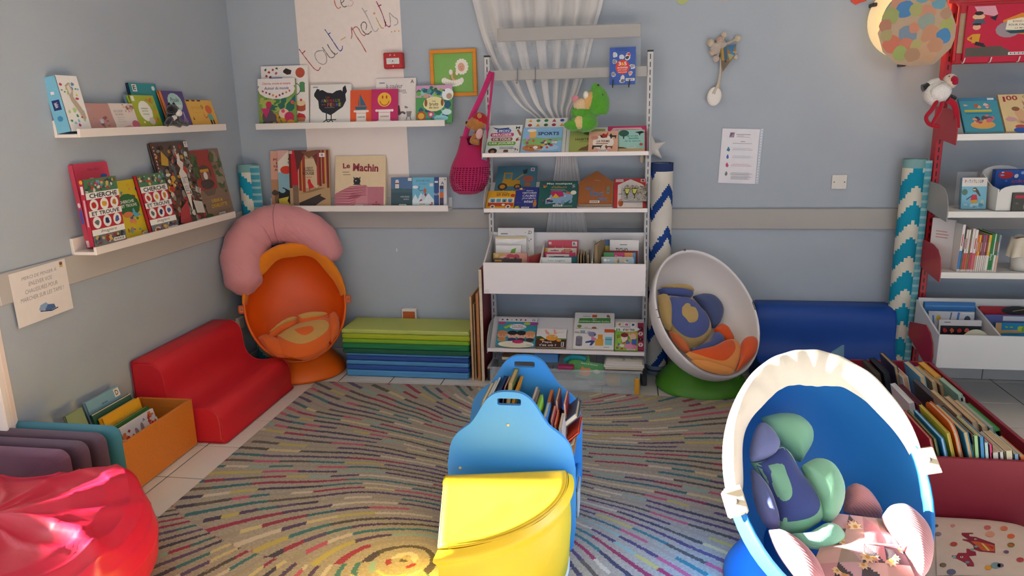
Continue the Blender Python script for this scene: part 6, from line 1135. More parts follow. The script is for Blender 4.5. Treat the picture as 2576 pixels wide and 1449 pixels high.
cb('light-blue book marked D standing tallest in the wooden crate', -2.175, 268, 346, 991, .016, '#7fa8bd', lambda p: (p.r(.82, .87, .98, .98, '#e4dcd6'), p.t('D', .9, .925, .09, .07, '#5a4030', .015), p.t('Le grand', .46, .75, .6, .1, '#c8d8dc', .01), p.r(.4, .87, .58, .89, '#5a7a90')))
cb('dark green book behind the yellow one in the crate', -2.145, 275, 368, 1016, .012, '#2f5a4c', lambda p: p.r(0, .985, 1, 1, '#cfc4b4'))
cb('yellow book in the wooden crate', -2.108, 297, 385, 1025, .022, '#dba022', lambda p: p.t('SOLARES', .55, .84, .5, .06, '#e0b04a', .01), spine='#dba022')
cb('dark green thick book in the wooden crate', -2.072, 318, 402, 1046, .018, '#3a6a34')
cb('white book with grey rabbit ears marked A in the crate', -2.045, 331, 412, 1052, .012, '#dcd8e0', lambda p: (p.t('A', .66, .9, .08, .06, '#444', .01), p.e(.4, .74, .05, .11, '#8a8088', rot=.2), p.e(.56, .76, .05, .12, '#8a8088', rot=-.1), p.blb(.06, .82, .07, .06, '#d8783a'), p.blb(.12, .75, .06, .05, '#c0302a'), p.sc(14, .7, .6, 1, 1, ['#c03a30', '#d8783a', '#e0d0c0', '#b02a3a'], .03, .07), p.blb(.2, .86, .04, .03, '#b8304a'), p.blb(.28, .74, .03, .03, '#b8304a')))
book('dark plum book lying against the far end of the crate', (-2.06, 2.896, .0175), UX, (0, .05, 1), 402, 428, 1028, .01, '#4c1a34', None, group=GC, rd=.01)
cb('white tag book leaning at the front of the crate', -2.028, 405, 420, 1052, .005, '#e0d8d4', lambda p: p.t('A', .5, .85, .4, .1, '#444', .02), a=20)
cb('pale book at the left end of the crate, mostly hidden', -2.15, 222, 262, 1036, .012, '#8a9a78')
# ================================================================ stacked seat pads and bean bag
for i, (y, h_, xr, c, lb) in enumerate(((2.285, .383, -1.875, '#356f80', 'teal seat pad at the back of the upright pile'), (2.243, .372, -1.905, '#54404f', 'third mauve seat pad of the upright pile, against the teal one'), (2.198, .358, -1.945, '#553f50', 'second mauve seat pad of the upright pile'), (2.15, .345, -1.985, '#6a485c', 'front mauve seat pad of the upright pile behind the bean bag'))):
    w_ = .5; ol = [(xr-w_/2+x, y, z+.002) for x, z in rrect(w_, h_, .04, 6)]; Q = []
    for a, b in zip(ol, ol[1:]+ol[:1]): Q += [V3(a), V3(a).lerp(V3(b), .5)]
    m = M(); m.pad(Q, (0, -1, 0), .019, c, rings=6, back=1.0, p=.22, jit=.03); tag(m.build('seat_pad', 'vinyl'), lb, 'cushion', 'upright pile of seat pads')
bc = V3((-1.885, 1.70, 0)); r_ = random.Random(8); ks = [r_.uniform(0, 6.28) for _ in range(12)]
def bean(u, v):
    a = 2*math.pi*u
    prof = [(.02, .002), (.25, .002), (.385, .02), (.435, .10), (.445, .18), (.43, .235), (.41, .285), (.375, .322), (.32, .345), (.22, .352), (.1, .35), (.0, .35)]
    k = v*(len(prof)-1); i = min(int(k), len(prof)-2); t = k-i; t = t*t*(3-2*t); R = prof[i][0]*(1-t)+prof[i+1][0]*t; Z_ = prof[i][1]*(1-t)+prof[i+1][1]*t
    up = max(0, min(1, (v-.3)*2.4)); tw = 2.2*(v-.5)
    r1 = (1-abs(math.sin(1.5*a+ks[0]+tw)))**1.6; r2 = (1-abs(math.sin(2.5*a+ks[2]-1.4*tw+.5*math.sin(3*a))))**2.2; r3 = (1-abs(math.sin(5*a+ks[1]+3*tw)))**3
    k2 = min(1, R/.2); R *= 1+up*(.05*r1+.035*r2+.015*r3-.03); Z_ += up*k2*(.05*r1+.035*r2+.012*r3-.045)
    return bc+V3((R*math.cos(a), R*math.sin(a), max(Z_+.0115, .0128)))
m = M(); m.grid(bean, 120, 60, '#c2163a', cu=True); o = T('bean_bag', 'crimson shiny bean bag in the left foreground', 'bean bag', bc); m.build('cover', 'gloss_vinyl', o)
# ================================================================ blue book cart
YC0, YC1, XC = 2.25, 2.625, -.375
R_ = [(1280, 986), (1300, 988), (1317, 994), (1334, 1007), (1348, 1026), (1363, 1051), (1380, 1074), (1403, 1092), (1421, 1110), (1434, 1136), (1443, 1185)]
half = []
for q in R_: p = YP(*q, YC0); half.append((p.x, p.z))
x0_ = half[0][0]; half = [(max(0, x-x0_), z) for x, z in half]; mxw = half[-1][0]
half = [half[0]]+[(x*.222/mxw, z) for x, z in half[1:]]
half = [(q.x, q.z) for q in smooth_path([V3((x, 0, z)) for x, z in half], 3)]+[(.222, .10), (.215, .03), (.205, .012)]
HX = x0_; ZT = half[0][1]
outl = half+[(-x, z) for x, z in half[::-1] if x > 0]
hw, hz, hh = .04, ZT-.036, .0125
hole = [(hw*math.copysign(1, math.cos(a))*.75+hh*1.2*math.cos(a), hz+hh*math.sin(a)) for a in [k*math.pi/8 for k in range(16)]]
hole = [(max(-hw, min(hw, x)), z) for x, z in hole]
o = T('book_cart', 'low blue two-ended book cart standing on the rug', 'cart', (HX, (YC0+YC1)/2, .012)); CB = '#3d92dc'
def panel(name, y, th, dx=0):
    m = M(); n = len(outl); h = len(hole); ang = lambda p: math.atan2(p[1]-hz, p[0])
    for yy, rev in ((y, False), (y+th, True)):
        key = [(HX+dx+x, yy, z) for x, z in outl]+[(HX+dx+outl[0][0], yy, outl[0][1])]
        st = min(range(h), key=lambda k: (hole[k][0])**2+(hole[k][1]-9)**2); hl = [hole[(st+k) % h] for k in range(h+1)]
        ck = [(HX+dx+x, yy, z) for x, z in hl]; f = key+ck; m.add(f, [tuple(range(len(f)))], CB)
    for loop in (outl, hole):
        k = len(loop); vs = [(HX+dx+x, yy, z) for yy in (y, y+th) for x, z in loop]; m.add(vs, [(i, (i+1) % k, k+(i+1) % k, k+i) for i in range(k)], CB)
    return m.build(name, 'plastic', o)
panel('end_panel', YC0, .018); panel('end_panel', YC1, .018)
for px, py in ((1278, 1069), (1158, 1177)):
    p = YP(px, py, YC0); m = M(); m.blob(p+V3((0, -.001, 0)), (.0055, .003, .0055), '#c9b48a', n=10); m.build('screw', 'painted_metal', o)
for nm, q, c in (('tray', (-.2, .2, .10, .112), '#b98a4a'), ('shelf_board', (-.205, .205, .285, .295), '#b98a4a')): M().box(HX+q[0], HX+q[1], YC0+.0185, YC1-.0005, q[2], q[3], c).build(nm, 'wood', o)
for sx in (-1, 1):
    m = M(); m.tube([(HX+sx*.208, YC0+.0185, .145), (HX+sx*.208, YC1-.0005, .145)], .012, CB, 10); m.build('side_rail', 'plastic', o)
    M().box(HX+sx*.2-.004, HX+sx*.2+.004, YC0+.0185, YC1-.0005, .1125, .132, '#b98a4a').build('side_board', 'wood', o)
M().box(HX-.005, HX+.005, YC0+.0185, YC1-.0005, .296, .40, CB).build('centre_divider', 'plastic', o)
def xbook(label, x, y0, L, z0, h, th, tilt, col, pages='#d3c6a8', spine=None, group=None, near='pages', ops=None, yawd=0, rd=0):
    """a book standing crosswise: cover faces left, fore edge or spine towards the camera"""
    a = math.radians(tilt); b = math.radians(yawd); U = V3((math.sin(b), -math.cos(b), 0)); Vv = (V3((-math.cos(b), -math.sin(b), 0))*math.sin(a)+V3((0, 0, math.cos(a)))).normalized(); U = (U-Vv*U.dot(Vv)).normalized(); Nn = U.cross(Vv)
    P = V3((x, y0, z0))-U*(L/2); P.z = z0+(max(0, th*Nn.z) if Nn.z > 0 else 0)
    return make_book(label, frame(P, U, Vv), L, h, th, col, ops, spine=spine, pages=pages, flip=(near == 'spine'), group=group, rd=rd)
GK = 'books in the blue cart'
def px_book(label, px, py, y, z0, th, tilt, col, L=.18, **k):
    """near top corner seen at (px, py) at depth y"""
    q = YP(px, py, y); a = math.radians(tilt); h = (q.z-z0)/math.cos(a); x = q.x+h*math.sin(a); return xbook(label, x, y, L, z0, h, th, tilt, col, **k)
for lb, px, py, y, th, tl, c, pg in (('tall tan-edged board book standing highest on the left of the cart', 1279, 963, 2.47, .018, -8, '#5a6a3a', '#c9ab7c'), ('mustard book leaning beside the tall tan-edged one in the cart', 1293, 990, 2.44, .010, -14, '#d69a2a', '#d69a2a'), ('dark navy book in the left row of the cart', 1250, 985, 2.46, .014, -8, '#1f3560', '#2a4878'), ('pale-blue book at the left of the cart', 1238, 985, 2.47, .008, -10, '#a9c4d8', '#d8d8d4'),
        ('white-edged book left of the navy one in the cart', 1226, 998, 2.45, .012, -12, '#8a8a8a', '#dad4c4'), ('cream-edged book at the far left of the cart', 1213, 1008, 2.44, .012, -14, '#9a8a6a', '#ddd6c2'), ('slim red-edged book behind the tall tan one in the cart', 1268, 975, 2.5, .006, -8, '#b04a4a', '#c8c4b8'),
        ('grey-edged book with a yellow tab on the right of the cart', 1337, 1005, 2.46, .010, 4, '#8f8a84', '#cfc8ba'), ('thin grey book behind the yellow-tabbed one in the cart', 1345, 1012, 2.46, .005, 4, '#77706a', '#b5ada0'), ('green and white book on the right of the cart', 1348, 1028, 2.33, .010, 5, '#7cb03a', '#8ab84a'), ('orange-brown book marked with a white label in the cart', 1376, 1013, 2.46, .011, 4, '#b5642e', '#bf7038'),
        ('tan-edged book between the orange-brown and the red one in the cart', 1397, 1008, 2.46, .009, 4, '#7a3a2a', '#cdbb98'), ('red-sided book at the far right of the cart', 1417, 1016, 2.46, .009, 4, '#8e2c30', '#d8c8b4'), ('blue book with thick grey pages in the front right of the cart', 1366, 1048, 2.33, .014, 5, '#3a7ac0', '#c8bda8'),
        ('brown-red board book in the front right of the cart', 1384, 1057, 2.33, .010, 5, '#a02a3a', '#c2ae90'), ('thin orange-red book in the front right of the cart', 1394, 1068, 2.32, .005, 5, '#c0502a', '#c8b494'), ('white-spined book with a small dark figure, nearest on the right of the cart', 1405, 1077, 2.31, .010, 5, '#a8a098', '#d3cbb8')):
    px_book(lb, px, py, y, .2965, th, tl, c, pages=pg, group=GK, L=.13 if px > 1330 else min(.2, YC1-.002-y))
for lb, px, py, y, th, c, nr in (('grey-blue book leaning out of the right side of the cart', 1452, 1048, 2.44, .02, '#4a5a70', 'p'), ('orange-red book leaning out of the right side of the cart', 1458, 1090, 2.40, .010, '#d2482a', 's'), ('small cream book below the orange-red one in the cart side', 1444, 1118, 2.39, .007, '#d8c8a0', 's')):
    px_book(lb, px-4, py, y, .1125, th, -47, c, group=GK, L=.15, spine=c, near='spine' if nr == 's' else 'pages')
q = YP(1458, 1230, 2.36); m = M(); m.box(q.x-.008, q.x, 2.30, 2.42, .113, .21, '#8fa0a0', .002); m.box(q.x-.0005, q.x+.001, 2.30, 2.34, .118, .205, '#d8d4c8'); tag(m.build('booklet', 'paper'), 'thin grey booklet sticking out low on the right side of the cart', 'book')
# ================================================================ yellow quarter-round seat
ZS = .33; C0 = V3((-.585, 2.150, 0)); e1 = V3((.978, .2, 0)).normalized(); e2 = V3((.2, -.978, 0)).normalized(); RS = .405
def qr(r, k=0, n=26): return [C0+e1*(r*math.cos(t*math.pi/2/n))+e2*(r*math.sin(t*math.pi/2/n)) for t in range(n+1)]
o = T('quarter_seat', 'yellow quarter-round vinyl seat in front of the blue cart', 'seat', C0+e1*.17+e2*.17); YL = '#dfb91e'
m = M(); rim = [C0]+qr(RS); n = len(rim); cc = C0+(e1+e2)*.17
def sag(p, t): return ZS+.004*(1-t)*math.sin(9*p.x)-.012*(1-t*t)*0
vs = []; TT = [1, .985, .9, .7, .45, .2]
for t in TT: vs += [V3((cc.x+(p.x-cc.x)*t, cc.y+(p.y-cc.y)*t, ZS-.006*(t == 1)+.006*(1-t)+.0025*math.sin(11*p.x+7*t)*math.sin(13*p.y)*(t < .95))) for p in rim]
m.add(vs, [(k*n+i, k*n+(i+1) % n, (k+1)*n+(i+1) % n, (k+1)*n+i) for k in range(len(TT)-1) for i in range(n)]+[tuple(range((len(TT)-1)*n, len(TT)*n))], YL, True); m.build('top_panel', 'vinyl', o)
def side(u, v):
    k = u*(n-1); i = min(int(k), n-2); p = rim[i].lerp(rim[i+1], k-i); d = (p-cc); d.normalize(); z = .004+(ZS-.012-.004)*v; b = .016*math.sin(math.pi*min(1, v*1.02))**.7+.02*math.exp(-((v-.93)/.06)**2)*(1+.5*math.sin(5*u+2))*(1 if k > 1 else .4)+.003*math.sin(16*u+6*v)*math.sin(7*v)
    return V3((p.x+d.x*b, p.y+d.y*b, z))
m = M(); m.grid(side, 80, 40, YL); m.grid(lambda u, v: C0.lerp(C0+e2*0+e1*0, 0)+(rim[-1]-C0)*u+V3((0, 0, .004+(ZS-.016)*v)), 8, 8, YL); m.build('side_panel', 'vinyl', o)
m = M(); m.tube([V3((p.x, p.y, ZS-.008)) for p in rim+[rim[0]]], .005, '#c9a20c', 6); m.build('piping', 'vinyl', o)
m = M(); m.tube([V3((cc.x+(p.x-cc.x)*1.015, cc.y+(p.y-cc.y)*1.015, .012)) for p in rim+[rim[0]]], .007, '#dcdcd8', 6); m.build('base_trim', 'plastic', o)
# ================================================================ red book box on the right
bx0, bx1, by0, by1, bz = .80, 1.485, 2.585, 3.66, .27
o = T('book_box', 'long dark red open box filled with rows of board books', 'box', ((bx0+bx1)/2, (by0+by1)/2, 0)); RD = '#8e2336'
for nm, q in (('front_panel', (bx0, bx1, by0, by0+.016, .003, bz)), ('end_panel', (bx0, bx1, by1-.016, by1, .003, bz)), ('side_panel', (bx0, bx0+.016, by0+.0162, by1-.0162, .003, bz)), ('side_panel', (bx1-.016, bx1, by0+.0162, by1-.0162, .003, bz)), ('bottom_panel', (bx0+.0162, bx1-.0162, by0+.0162, by1-.0162, .10, .115))):
    M().box(*q, RD, .0015).build(nm, 'board', o)
FR = [(1300, 'red', '#c02c40', '#b8a488', 2.62, .009, 1150), (1352, 'green-edged grey', '#5a7a3a', '#a39a84', 2.62, .008, 1150), (1432, 'bright blue', '#2f8ed0', '#bcd8e4', 2.61, .011, 1150), (1500, 'yellow', '#d2cc3e', '#dcb77c', 2.62, .011, 1085), (1562, 'orange round-cornered', '#dc6420', '#cfc3a8', 2.62, .014, 1000), (1690, 'teal-covered thick', '#2a8cb4', '#dbb788', 2.61, .016, 1080), (1778, 'brown-edged dark', '#3a2a34', '#a5805a', 2.61, .010, 1100)]
GX = 'books in the front row of the red box'
def bz_book(lb, X, c, pg, y, th, Yz, tilt, L, group, near='pages', sp=None, z0=.1155):
    q = YP(2050+X/4.53, 850+Yz/4.53, y); a = math.radians(tilt); h = (q.z-z0)/math.cos(a); x = min(q.x+h*math.sin(a), bx1-.02-th)
    if x < bx0+.02: return
    xbook(lb, x, y, L, z0, h, th, tilt, c, pages=pg, near=near, spine=sp or c, group=group, rd=.05 if 'round' in lb else 0)
for X, nm, c, pg, y, th, Yz in FR: bz_book(nm+' board book in the front row of the red box', X, c, pg, y, th, Yz, 17, .26, GX)
for X, nm, c, y, th, Yz in ((1805, 'light-green spined', '#a8d49a', 2.605, .016, 1115), (1870, 'mid-blue spined', '#4a94cc', 2.605, .016, 1128), (1925, 'pale-blue and yellow spined', '#bcdcdc', 2.605, .015, 1195), (1980, 'pink-spined', '#cf4878', 2.605, .012, 1215), (2010, 'wide white-spined', '#d8d4cc', 2.605, .024, 1308), (2100, 'small white-spined', '#dcdad6', 2.605, .015, 1300), (2170, 'white and yellow spined', '#e0d8b8', 2.605, .024, 1288), (2268, 'pale-blue spined low', '#8ab0d0', 2.605, .016, 1325), (2335, 'orange-spined low', '#d8703a', 2.605, .018, 1355)):
    bz_book(nm+' book at the right of the front row of the red box', X, c, '#c5ad8c', y, th, Yz, 10, .17, GX, near='spine')
GX2 = 'books in the middle row of the red box'
for X, nm, c, pg, y, th, Yz in ((1070, 'white plastic-cased', '#d8dce2', '#c9ccd2', 2.97, .02, 745), (1165, 'maroon and black', '#7a1e34', '#4a2a38', 2.97, .02, 760), (1340, 'charcoal', '#4a4a54', '#5a5a64', 3.06, .02, 690), (1420, 'grey-white plastic', '#c0c4c8', '#b8bcc0', 3.0, .02, 760), (1680, 'crimson', '#a82044', '#d89aa8', 2.97, .014, 985), (1620, 'pale-tan first', '#b9a184', '#c9b090', 3.0, .016, 880), (1790, 'pale-tan second', '#a89078', '#c4ab8c', 2.97, .02, 960), (1900, 'dusty-beige', '#b8a48c', '#cdb698', 2.97, .018, 1010), (1990, 'teal-grey', '#7a9a98', '#a5b0a4', 2.97, .016, 1025), (2062, 'bright green', '#2f8a3e', '#4a9a52', 2.97, .018, 1050), (2160, 'tan-edged outermost', '#9a8464', '#c9ac84', 2.97, .02, 1075)):
    bz_book(nm+' board book in the middle row of the red box', X, c, pg, 2.82 if X > 1500 else y, th, Yz, 15, .26 if X > 1500 else .22, GX2)
GX3 = 'books in the back row of the red box'
for X, nm, c, pg, y, th, Yz in ((690, 'dark brown', '#3a302c', '#4a3e34', 3.36, .02, 420), (780, 'black glossy', '#20232c', '#2c3038', 3.34, .024, 400), (1000, 'white bird-printed', '#ccd2de', '#b89878', 3.34, .022, 455), (1195, 'sky-blue green-topped', '#6ab0da', '#d6b98c', 3.34, .022, 445), (900, 'navy-topped', '#2f4a6a', '#b8976a', 3.42, .016, 330), (1330, 'beige first', '#b39878', '#c9ad88', 3.36, .018, 500), (1420, 'beige second', '#a98c70', '#c4a884', 3.36, .018, 540), (1500, 'mauve-grey', '#8a6a68', '#b8a090', 3.36, .016, 590), (1560, 'blue-striped tan', '#4a88b4', '#c2a27c', 3.36, .018, 640), (1630, 'sea-green', '#8fb8a8', '#a8bfae', 3.36, .018, 650), (1590, 'mustard', '#dd9a1e', '#d8a85a', 3.44, .026, 455), (1690, 'white-capped', '#c8c4bc', '#d4ccbc', 3.34, .018, 690), (1790, 'red-tabbed cream', '#b84a4a', '#cfc0a4', 3.34, .02, 780)):
    bz_book(nm+' board book in the back row of the red box', X, c, pg, (3.12 if X > 1600 else 3.28) + (y-3.36 if y > 3.4 else 0), th, Yz, 15, .2, GX3)
q = YP(2076, 870, 3.60); xbook('slim pale-blue book sticking up behind the cream canopy', q.x+.02, 3.5, .14, .1155, q.z-.1155, .008, 4, '#86b8d4', pages='#8a8a84', yawd=-35)
# ---- printed floor pad
o = T('printed_pad', 'cream fabric pad printed with red owls and flowers beside the blue egg chair', 'mat', (1.2, 2.3, .013))
Q = [V3(p) for p in ((.93, 2.56, .04), (1.12, 2.563, .04), (1.33, 2.558, .04), (1.42, 2.5, .04), (1.47, 2.3, .04), (1.47, 1.9, .04), (.95, 1.85, .04), (.93, 2.2, .04))]
m = M(); m.pad(smooth_path(Q+[Q[0]], 5)[:-1], (0, 0, 1), .028, '#d8c4b4', rings=7, p=.25, back=.9); m.build('pad_body', 'fabric', o)
m = M(); r_ = random.Random(12)
def fp(pts, col, z=.0694): m.add([tuple(ZP(x, y, .0675))[:2]+(z,) for x, y in pts], [tuple(range(len(pts)))], col)
zz2 = Zm(2340, 1290, 9.114)
fp(zz2((540, 880), (1050, 900), (1400, 900), (1500, 1260), (900, 1100), (600, 1000)), '#d8c4b4', .0690)
fp(zz2((720, 470), (980, 470), (990, 490), (890, 500), (900, 550), (1050, 565), (1480, 720), (1490, 930), (1150, 900), (1000, 850), (990, 760), (900, 690), (740, 640), (740, 615), (880, 620), (780, 560), (720, 520)), '#8a2a3c')
fp(zz2((930, 660), (1080, 670), (1470, 760), (1470, 900), (1200, 880), (1050, 760)), '#c8603a', .0697); fp(zz2((1160, 710), (1220, 720), (1370, 880), (1320, 890)), '#dcc060', .0700); fp(zz2((1250, 720), (1460, 800), (1430, 850)), '#b8303a', .0700)
fp(zz2((830, 830), (900, 840), (930, 880), (1040, 900), (1060, 990), (890, 1010), (1000, 1170), (1000, 1240), (850, 1240), (820, 1170), (600, 1060), (490, 1020), (500, 990), (600, 990), (640, 930), (830, 930)), '#9a2a40')
for x, y, a, c in ((1040, 620, 35, '#d8c8b8'), (720, 1030, 38, '#d8c8b8'), (1310, 350, 85, '#c86a6a'), (520, 310, 55, '#d88a88'), (540, 730, 85, '#b04a38'), (1850, 550, 90, '#d86a3a'), (1850, 750, 90, '#8a7a3a'), (1845, 755, 40, '#c8603a'), (1740, 910, 65, '#6a5a70'), (1500, 1220, 120, '#7a98a0'), (1610, 1220, 80, '#6a6478'), (1330, 1270, 90, '#d89a3a'), (1690, 370, 90, '#d87a5a'), (1370, 505, 110, '#d89a80'), (180, 500, 80, '#8a7a80'), (140, 310, 50, '#6a5a60'), (1050, 790, 45, '#6a9a98'), (850, 1150, 50, '#6a8a90'), (960, 860, 45, '#6a9a98'), (550, 1030, 45, '#7ab0b0'), (2060, 1090, 90, '#b04448'), (290, 1210, 80, '#7a6a50'), (480, 1370, 110, '#6a6a80')):
    q = zz2((x, y))[0]; fp([(q[0]+a/9.1*math.cos(t*.6283), q[1]+a/9.1*.62*math.sin(t*.6283)) for t in range(10)], c, .0703 if a < 60 else .0698)
for x, y in ((1050, 620), (720, 1025)): q = zz2((x, y))[0]; fp([(q[0]+1.8*math.cos(t), q[1]+1.6*math.sin(t)) for t in range(6)], '#222', .0706)
fp(zz2((120, 250), (1700, 330), (2100, 640), (2150, 1440), (150, 1440)), '#d8c4b4', .0685); m.build('owl_print', 'print', o)
# ================================================================ red display shelving on the right
o = su2 = T('red_shelving', 'red metal display shelving with white shelves at the right of the back wall', 'shelving', (1.95, 4.08, 0)); RM = '#b3202c'; XL2, XR2 = 1.535, 2.44
for x0 in (1.545, 2.42):
    m = M(); m.box(x0, x0+.034, 4.04, 4.10, .002, 2.05, RM, .003); po = m.build('post', 'painted_metal', o); po['_w'] = o['_w']
    m = M()
    for i in range(46): m.box(x0+.013, x0+.019, 4.0385, 4.0405, .1+i*.04, .124+i*.04, '#3a1216')
    q = m.build('slot', 'painted_metal', po); q['kind'] = 'stuff'
    M().box(x0-.004, x0+.038, 3.78, 4.1, .002, .05, RM, .008).build('foot', 'painted_metal', o)
# header frame with a rail
m = M(); m.tube(smooth_path([(1.568, 4.0, 1.70), (1.568, 4.0, 1.95), (1.578, 4.0, 1.972), (2.43, 4.0, 1.972), (2.44, 4.0, 1.95), (2.44, 4.0, 1.70)], 4), .007, RM, 8); m.build('header_frame', 'painted_metal', o)
M().box(1.57, 2.44, 4.0, 4.006, 1.92, 1.968, RM).build('header_panel', 'painted_metal', o)
M().box(1.57, 2.44, 4.002, 4.03, 1.685, 1.735, RM, .003).build('rail', 'painted_metal', o)
M().box(1.576, 2.43, 4.008, 4.011, 1.736, 1.92, '#b59a7c').build('back_board', 'wood', o)
def flat_shelf(z, y0=3.78, xl=XL2, br=RM, sl=0.):
    M().box(xl, XR2, y0, 4.04, z-.003, z, '#dcdad8').build('shelf_plate', 'painted_metal', o); M().box(xl, XR2, y0-.002, y0, z-.028, z+.002, '#e4e2de', .001).build('shelf_lip', 'painted_metal', o)
    for x in (xl-.004, XR2+.001):
        m = M(); P = [(y0-.001, z-.05), (y0-.001, z+.02), (y0+.02, z+.07), (y0+.06, z+.105), (y0+.12, z+.12), (4.039, z+.125), (4.039, z-.02)]; m.prism([(x, y, q) for y, q in P], (.003, 0, 0), br); m.build('bracket', 'painted_metal', o)
flat_shelf(1.356, br='#b3202c'); flat_shelf(.990, br='#9c9a98'); flat_shelf(.690)
GR1 = 'books on the red shelving'
# big red book on the header
def music(p):
    p.r(0, 0, 1, 1, '#c01c3c'); p.p([(.07, .98), (.3, .98), (.34, .84), (.3, .8), (.12, .86)], '#d89aa8'); p.e(.13, .8, .07, .05, '#e0b088'); p.e(.13, .86, .05, .035, '#2a2228'); p.p([(.1, .76), (.18, .76), (.22, .68), (.06, .68)], '#4a5a6a'); p.p([(.25, .78), (.34, .82), (.32, .72)], '#2a2a30'); p.e(.12, .62, .045, .05, '#e0a888'); p.e(.12, .67, .05, .02, '#2a2228'); p.p([(.08, .5), (.17, .5), (.16, .36), (.08, .34)], '#d09a2a'); p.ln([(.08, .48), (.03, .42), (.08, .38)], .02, '#d09a2a'); p.ln([(.12, .34), (.22, .3), (.22, .17)], .04, '#2a2228'); p.p([(.1, .18), (.22, .17), (.24, .13), (.12, .14)], '#c02a4a'); p.p([(.02, .1), (.02, .26), (.4, .28), (.5, .2), (.56, .1)], '#5a5048')
    p.p([(.4, .72), (.6, .84), (.86, .82), (.92, .6), (.7, .46), (.45, .5)], '#d8862a'); p.e(.47, .56, .14, .14, '#9a8a90'); p.p([(.44, .56), (.45, .72), (.6, .76), (.85, .74), (.84, .56), (.6, .54)], '#e4dcc4'); p.t('BONNES CHANSONS', .64, .7, .26, .035, '#b05048', .012); p.t('POUR S\'APPRENDRE', .64, .64, .34, .035, '#4a4040', .012); p.t('LA MUSIQUE', .64, .58, .2, .03, '#a04a40', .012); p.p([(.44, .54), (.84, .56), (.72, .49), (.5, .49)], '#2a4a50')
    p.t('du', .78, .92, .14, .1, '#c07a2a', .01, .3); p.p([(.84, .38), (.94, .42), (.98, .3), (.9, .22)], '#d8909a'); p.p([(.86, .36), (.97, .46), (.98, .38)], '#4a3a30'); p.bc(.6, .14, .2, .05)
bk = make_book('big red music book on the header of the red shelving', frame(V3((1.80, 3.985, 1.69)), UX, (0, .02, 1)), .40, .262, .012, '#c01c3c', music, group=GR1)
for x in (1.602, 1.72, 1.845): m = M(); m.tube([(x, 4.002, 1.70), (x, 3.985, 1.687), (x, 3.974, 1.69), (x+.004, 3.972, 1.712)], .003, '#d8d0cc', 6); m.build('hook', 'painted_metal', o)
VR = lean('b', 38)
def rb(label, z, y, x0, x1, h, th, col, ops=None, deg=38, **k): return make_book(label, frame(V3(((x0+x1)/2, y, z+.0006+max(0, th*math.sin(math.radians(deg))))), UX, lean('b', deg)), x1-x0, h, th, col, ops, group=GR1, **k)
rb('turquoise songs book leaning on the top shelf of the red shelving', 1.3565, 3.80, 1.575, 1.745, .2, .014, '#3f93a8', lambda p: (p.r(0, .9, 1, 1, '#3a7aa0'), p.sc(6, .05, .66, .95, .84, ['#c0507a', '#d8a878', '#b05a3a', '#d8b8a8'], .05, .08), p.r(.1, .58, .8, .64, '#c8b84a'), p.tl(.1, .54, .85, 1, .02, '#2a6a7a', .02), p.e(.5, .2, .32, .12, '#d8a058'), p.sc(14, .2, .2, .85, .5, ['#3a3048', '#b04a6a', '#d8a080', '#5a4a58', '#c86a7a'], .05, .09), p.r(.75, .92, .92, .98, '#c8d8e0')))
rb('cream finger-puppet book with a big 100 and a hand', 1.3565, 3.80, 1.752, 2.0, .215, .014, '#d8c090', lambda p: (p.t('1', .1, .87, .04, .14, '#a02a38', .03), p.t('00', .24, .9, .2, .13, '#a02a38', .02), p.t('Comptines', .6, .92, .34, .08, '#3a5a4a', .01, .2), p.t('et jeux', .66, .8, .2, .07, '#3a5a8a', .01, .2), p.p([(.22, .5), (.3, .62), (.36, .6), (.45, .42), (.5, .72), (.58, .74), (.6, .45), (.7, .7), (.78, .68), (.78, .3), (.9, 0), (.5, 0), (.44, .2), (.1, .42), (.08, .36), (.3, .2)], '#d3a882'), p.e(.26, .6, .07, .06, '#8a5a40'), p.p([(.42, .66), (.4, .84), (.46, .72), (.52, .84), (.54, .66)], '#b0707a'), p.e(.47, .62, .07, .05, '#4a7aa8'), p.e(.14, .32, .1, .06, '#c89aa0'), p.e(.28, .12, .1, .06, '#b04a48'), p.e(.26, .03, .12, .07, '#2a5aa8')))
def loup(p):
    p.r(0, .72, 1, 1, '#dcd8d4'); p.r(0, 0, 1, .72, '#7ab4cc')
    for i, (ch, c) in enumerate(zip("P'TITLOUP", ('#c03a4a', '#888', '#3a5a9a', '#c07a2a', '#b03a5a', '#5a9a4a', '#d0902a', '#6a4a8a', '#4a4a5a'))): p.t(ch, .14+.085*i, .88, .055 if ch not in "'I" else .02, .1 if ch != "'" else .05, c, .03)
    p.e(.52, .62, .1, .07, '#5a6a48'); p.r(.44, .6, .62, .63, '#e0e0d8'); p.p([(.56, .66), (.66, .6), (.78, .4), (.7, .42), (.56, .55)], '#5a4a44'); p.p([(.36, .26), (.42, .46), (.6, .46), (.66, .26)], '#b83a4a'); p.p([(.36, .28), (.42, .16), (.52, .22), (.62, .16), (.64, .3)], '#d8a02a'); p.e(.12, .54, .12, .1, '#5a7a6a'); p.e(.84, .2, .08, .1, '#a8c8b0'); p.sc(8, .05, .02, .95, .2, ['#5a94b0', '#a8ccd8'], .06, .12); p.ln([(.2, .3), (.42, .42)], .05, '#4a5a78')
rb('small picture book with a wolf in a red jumper on the red shelving', .9905, 3.86, 1.622, 1.735, .152, .02, '#7ab4cc', loup, deg=8)
m = M(); m.box(1.61, 1.70, 3.91, 3.916, .9908, 1.17, '#e4e8ee', .001); tag(m.build('display_stand', 'acrylic'), 'clear acrylic display stand behind the wolf book', 'stand')
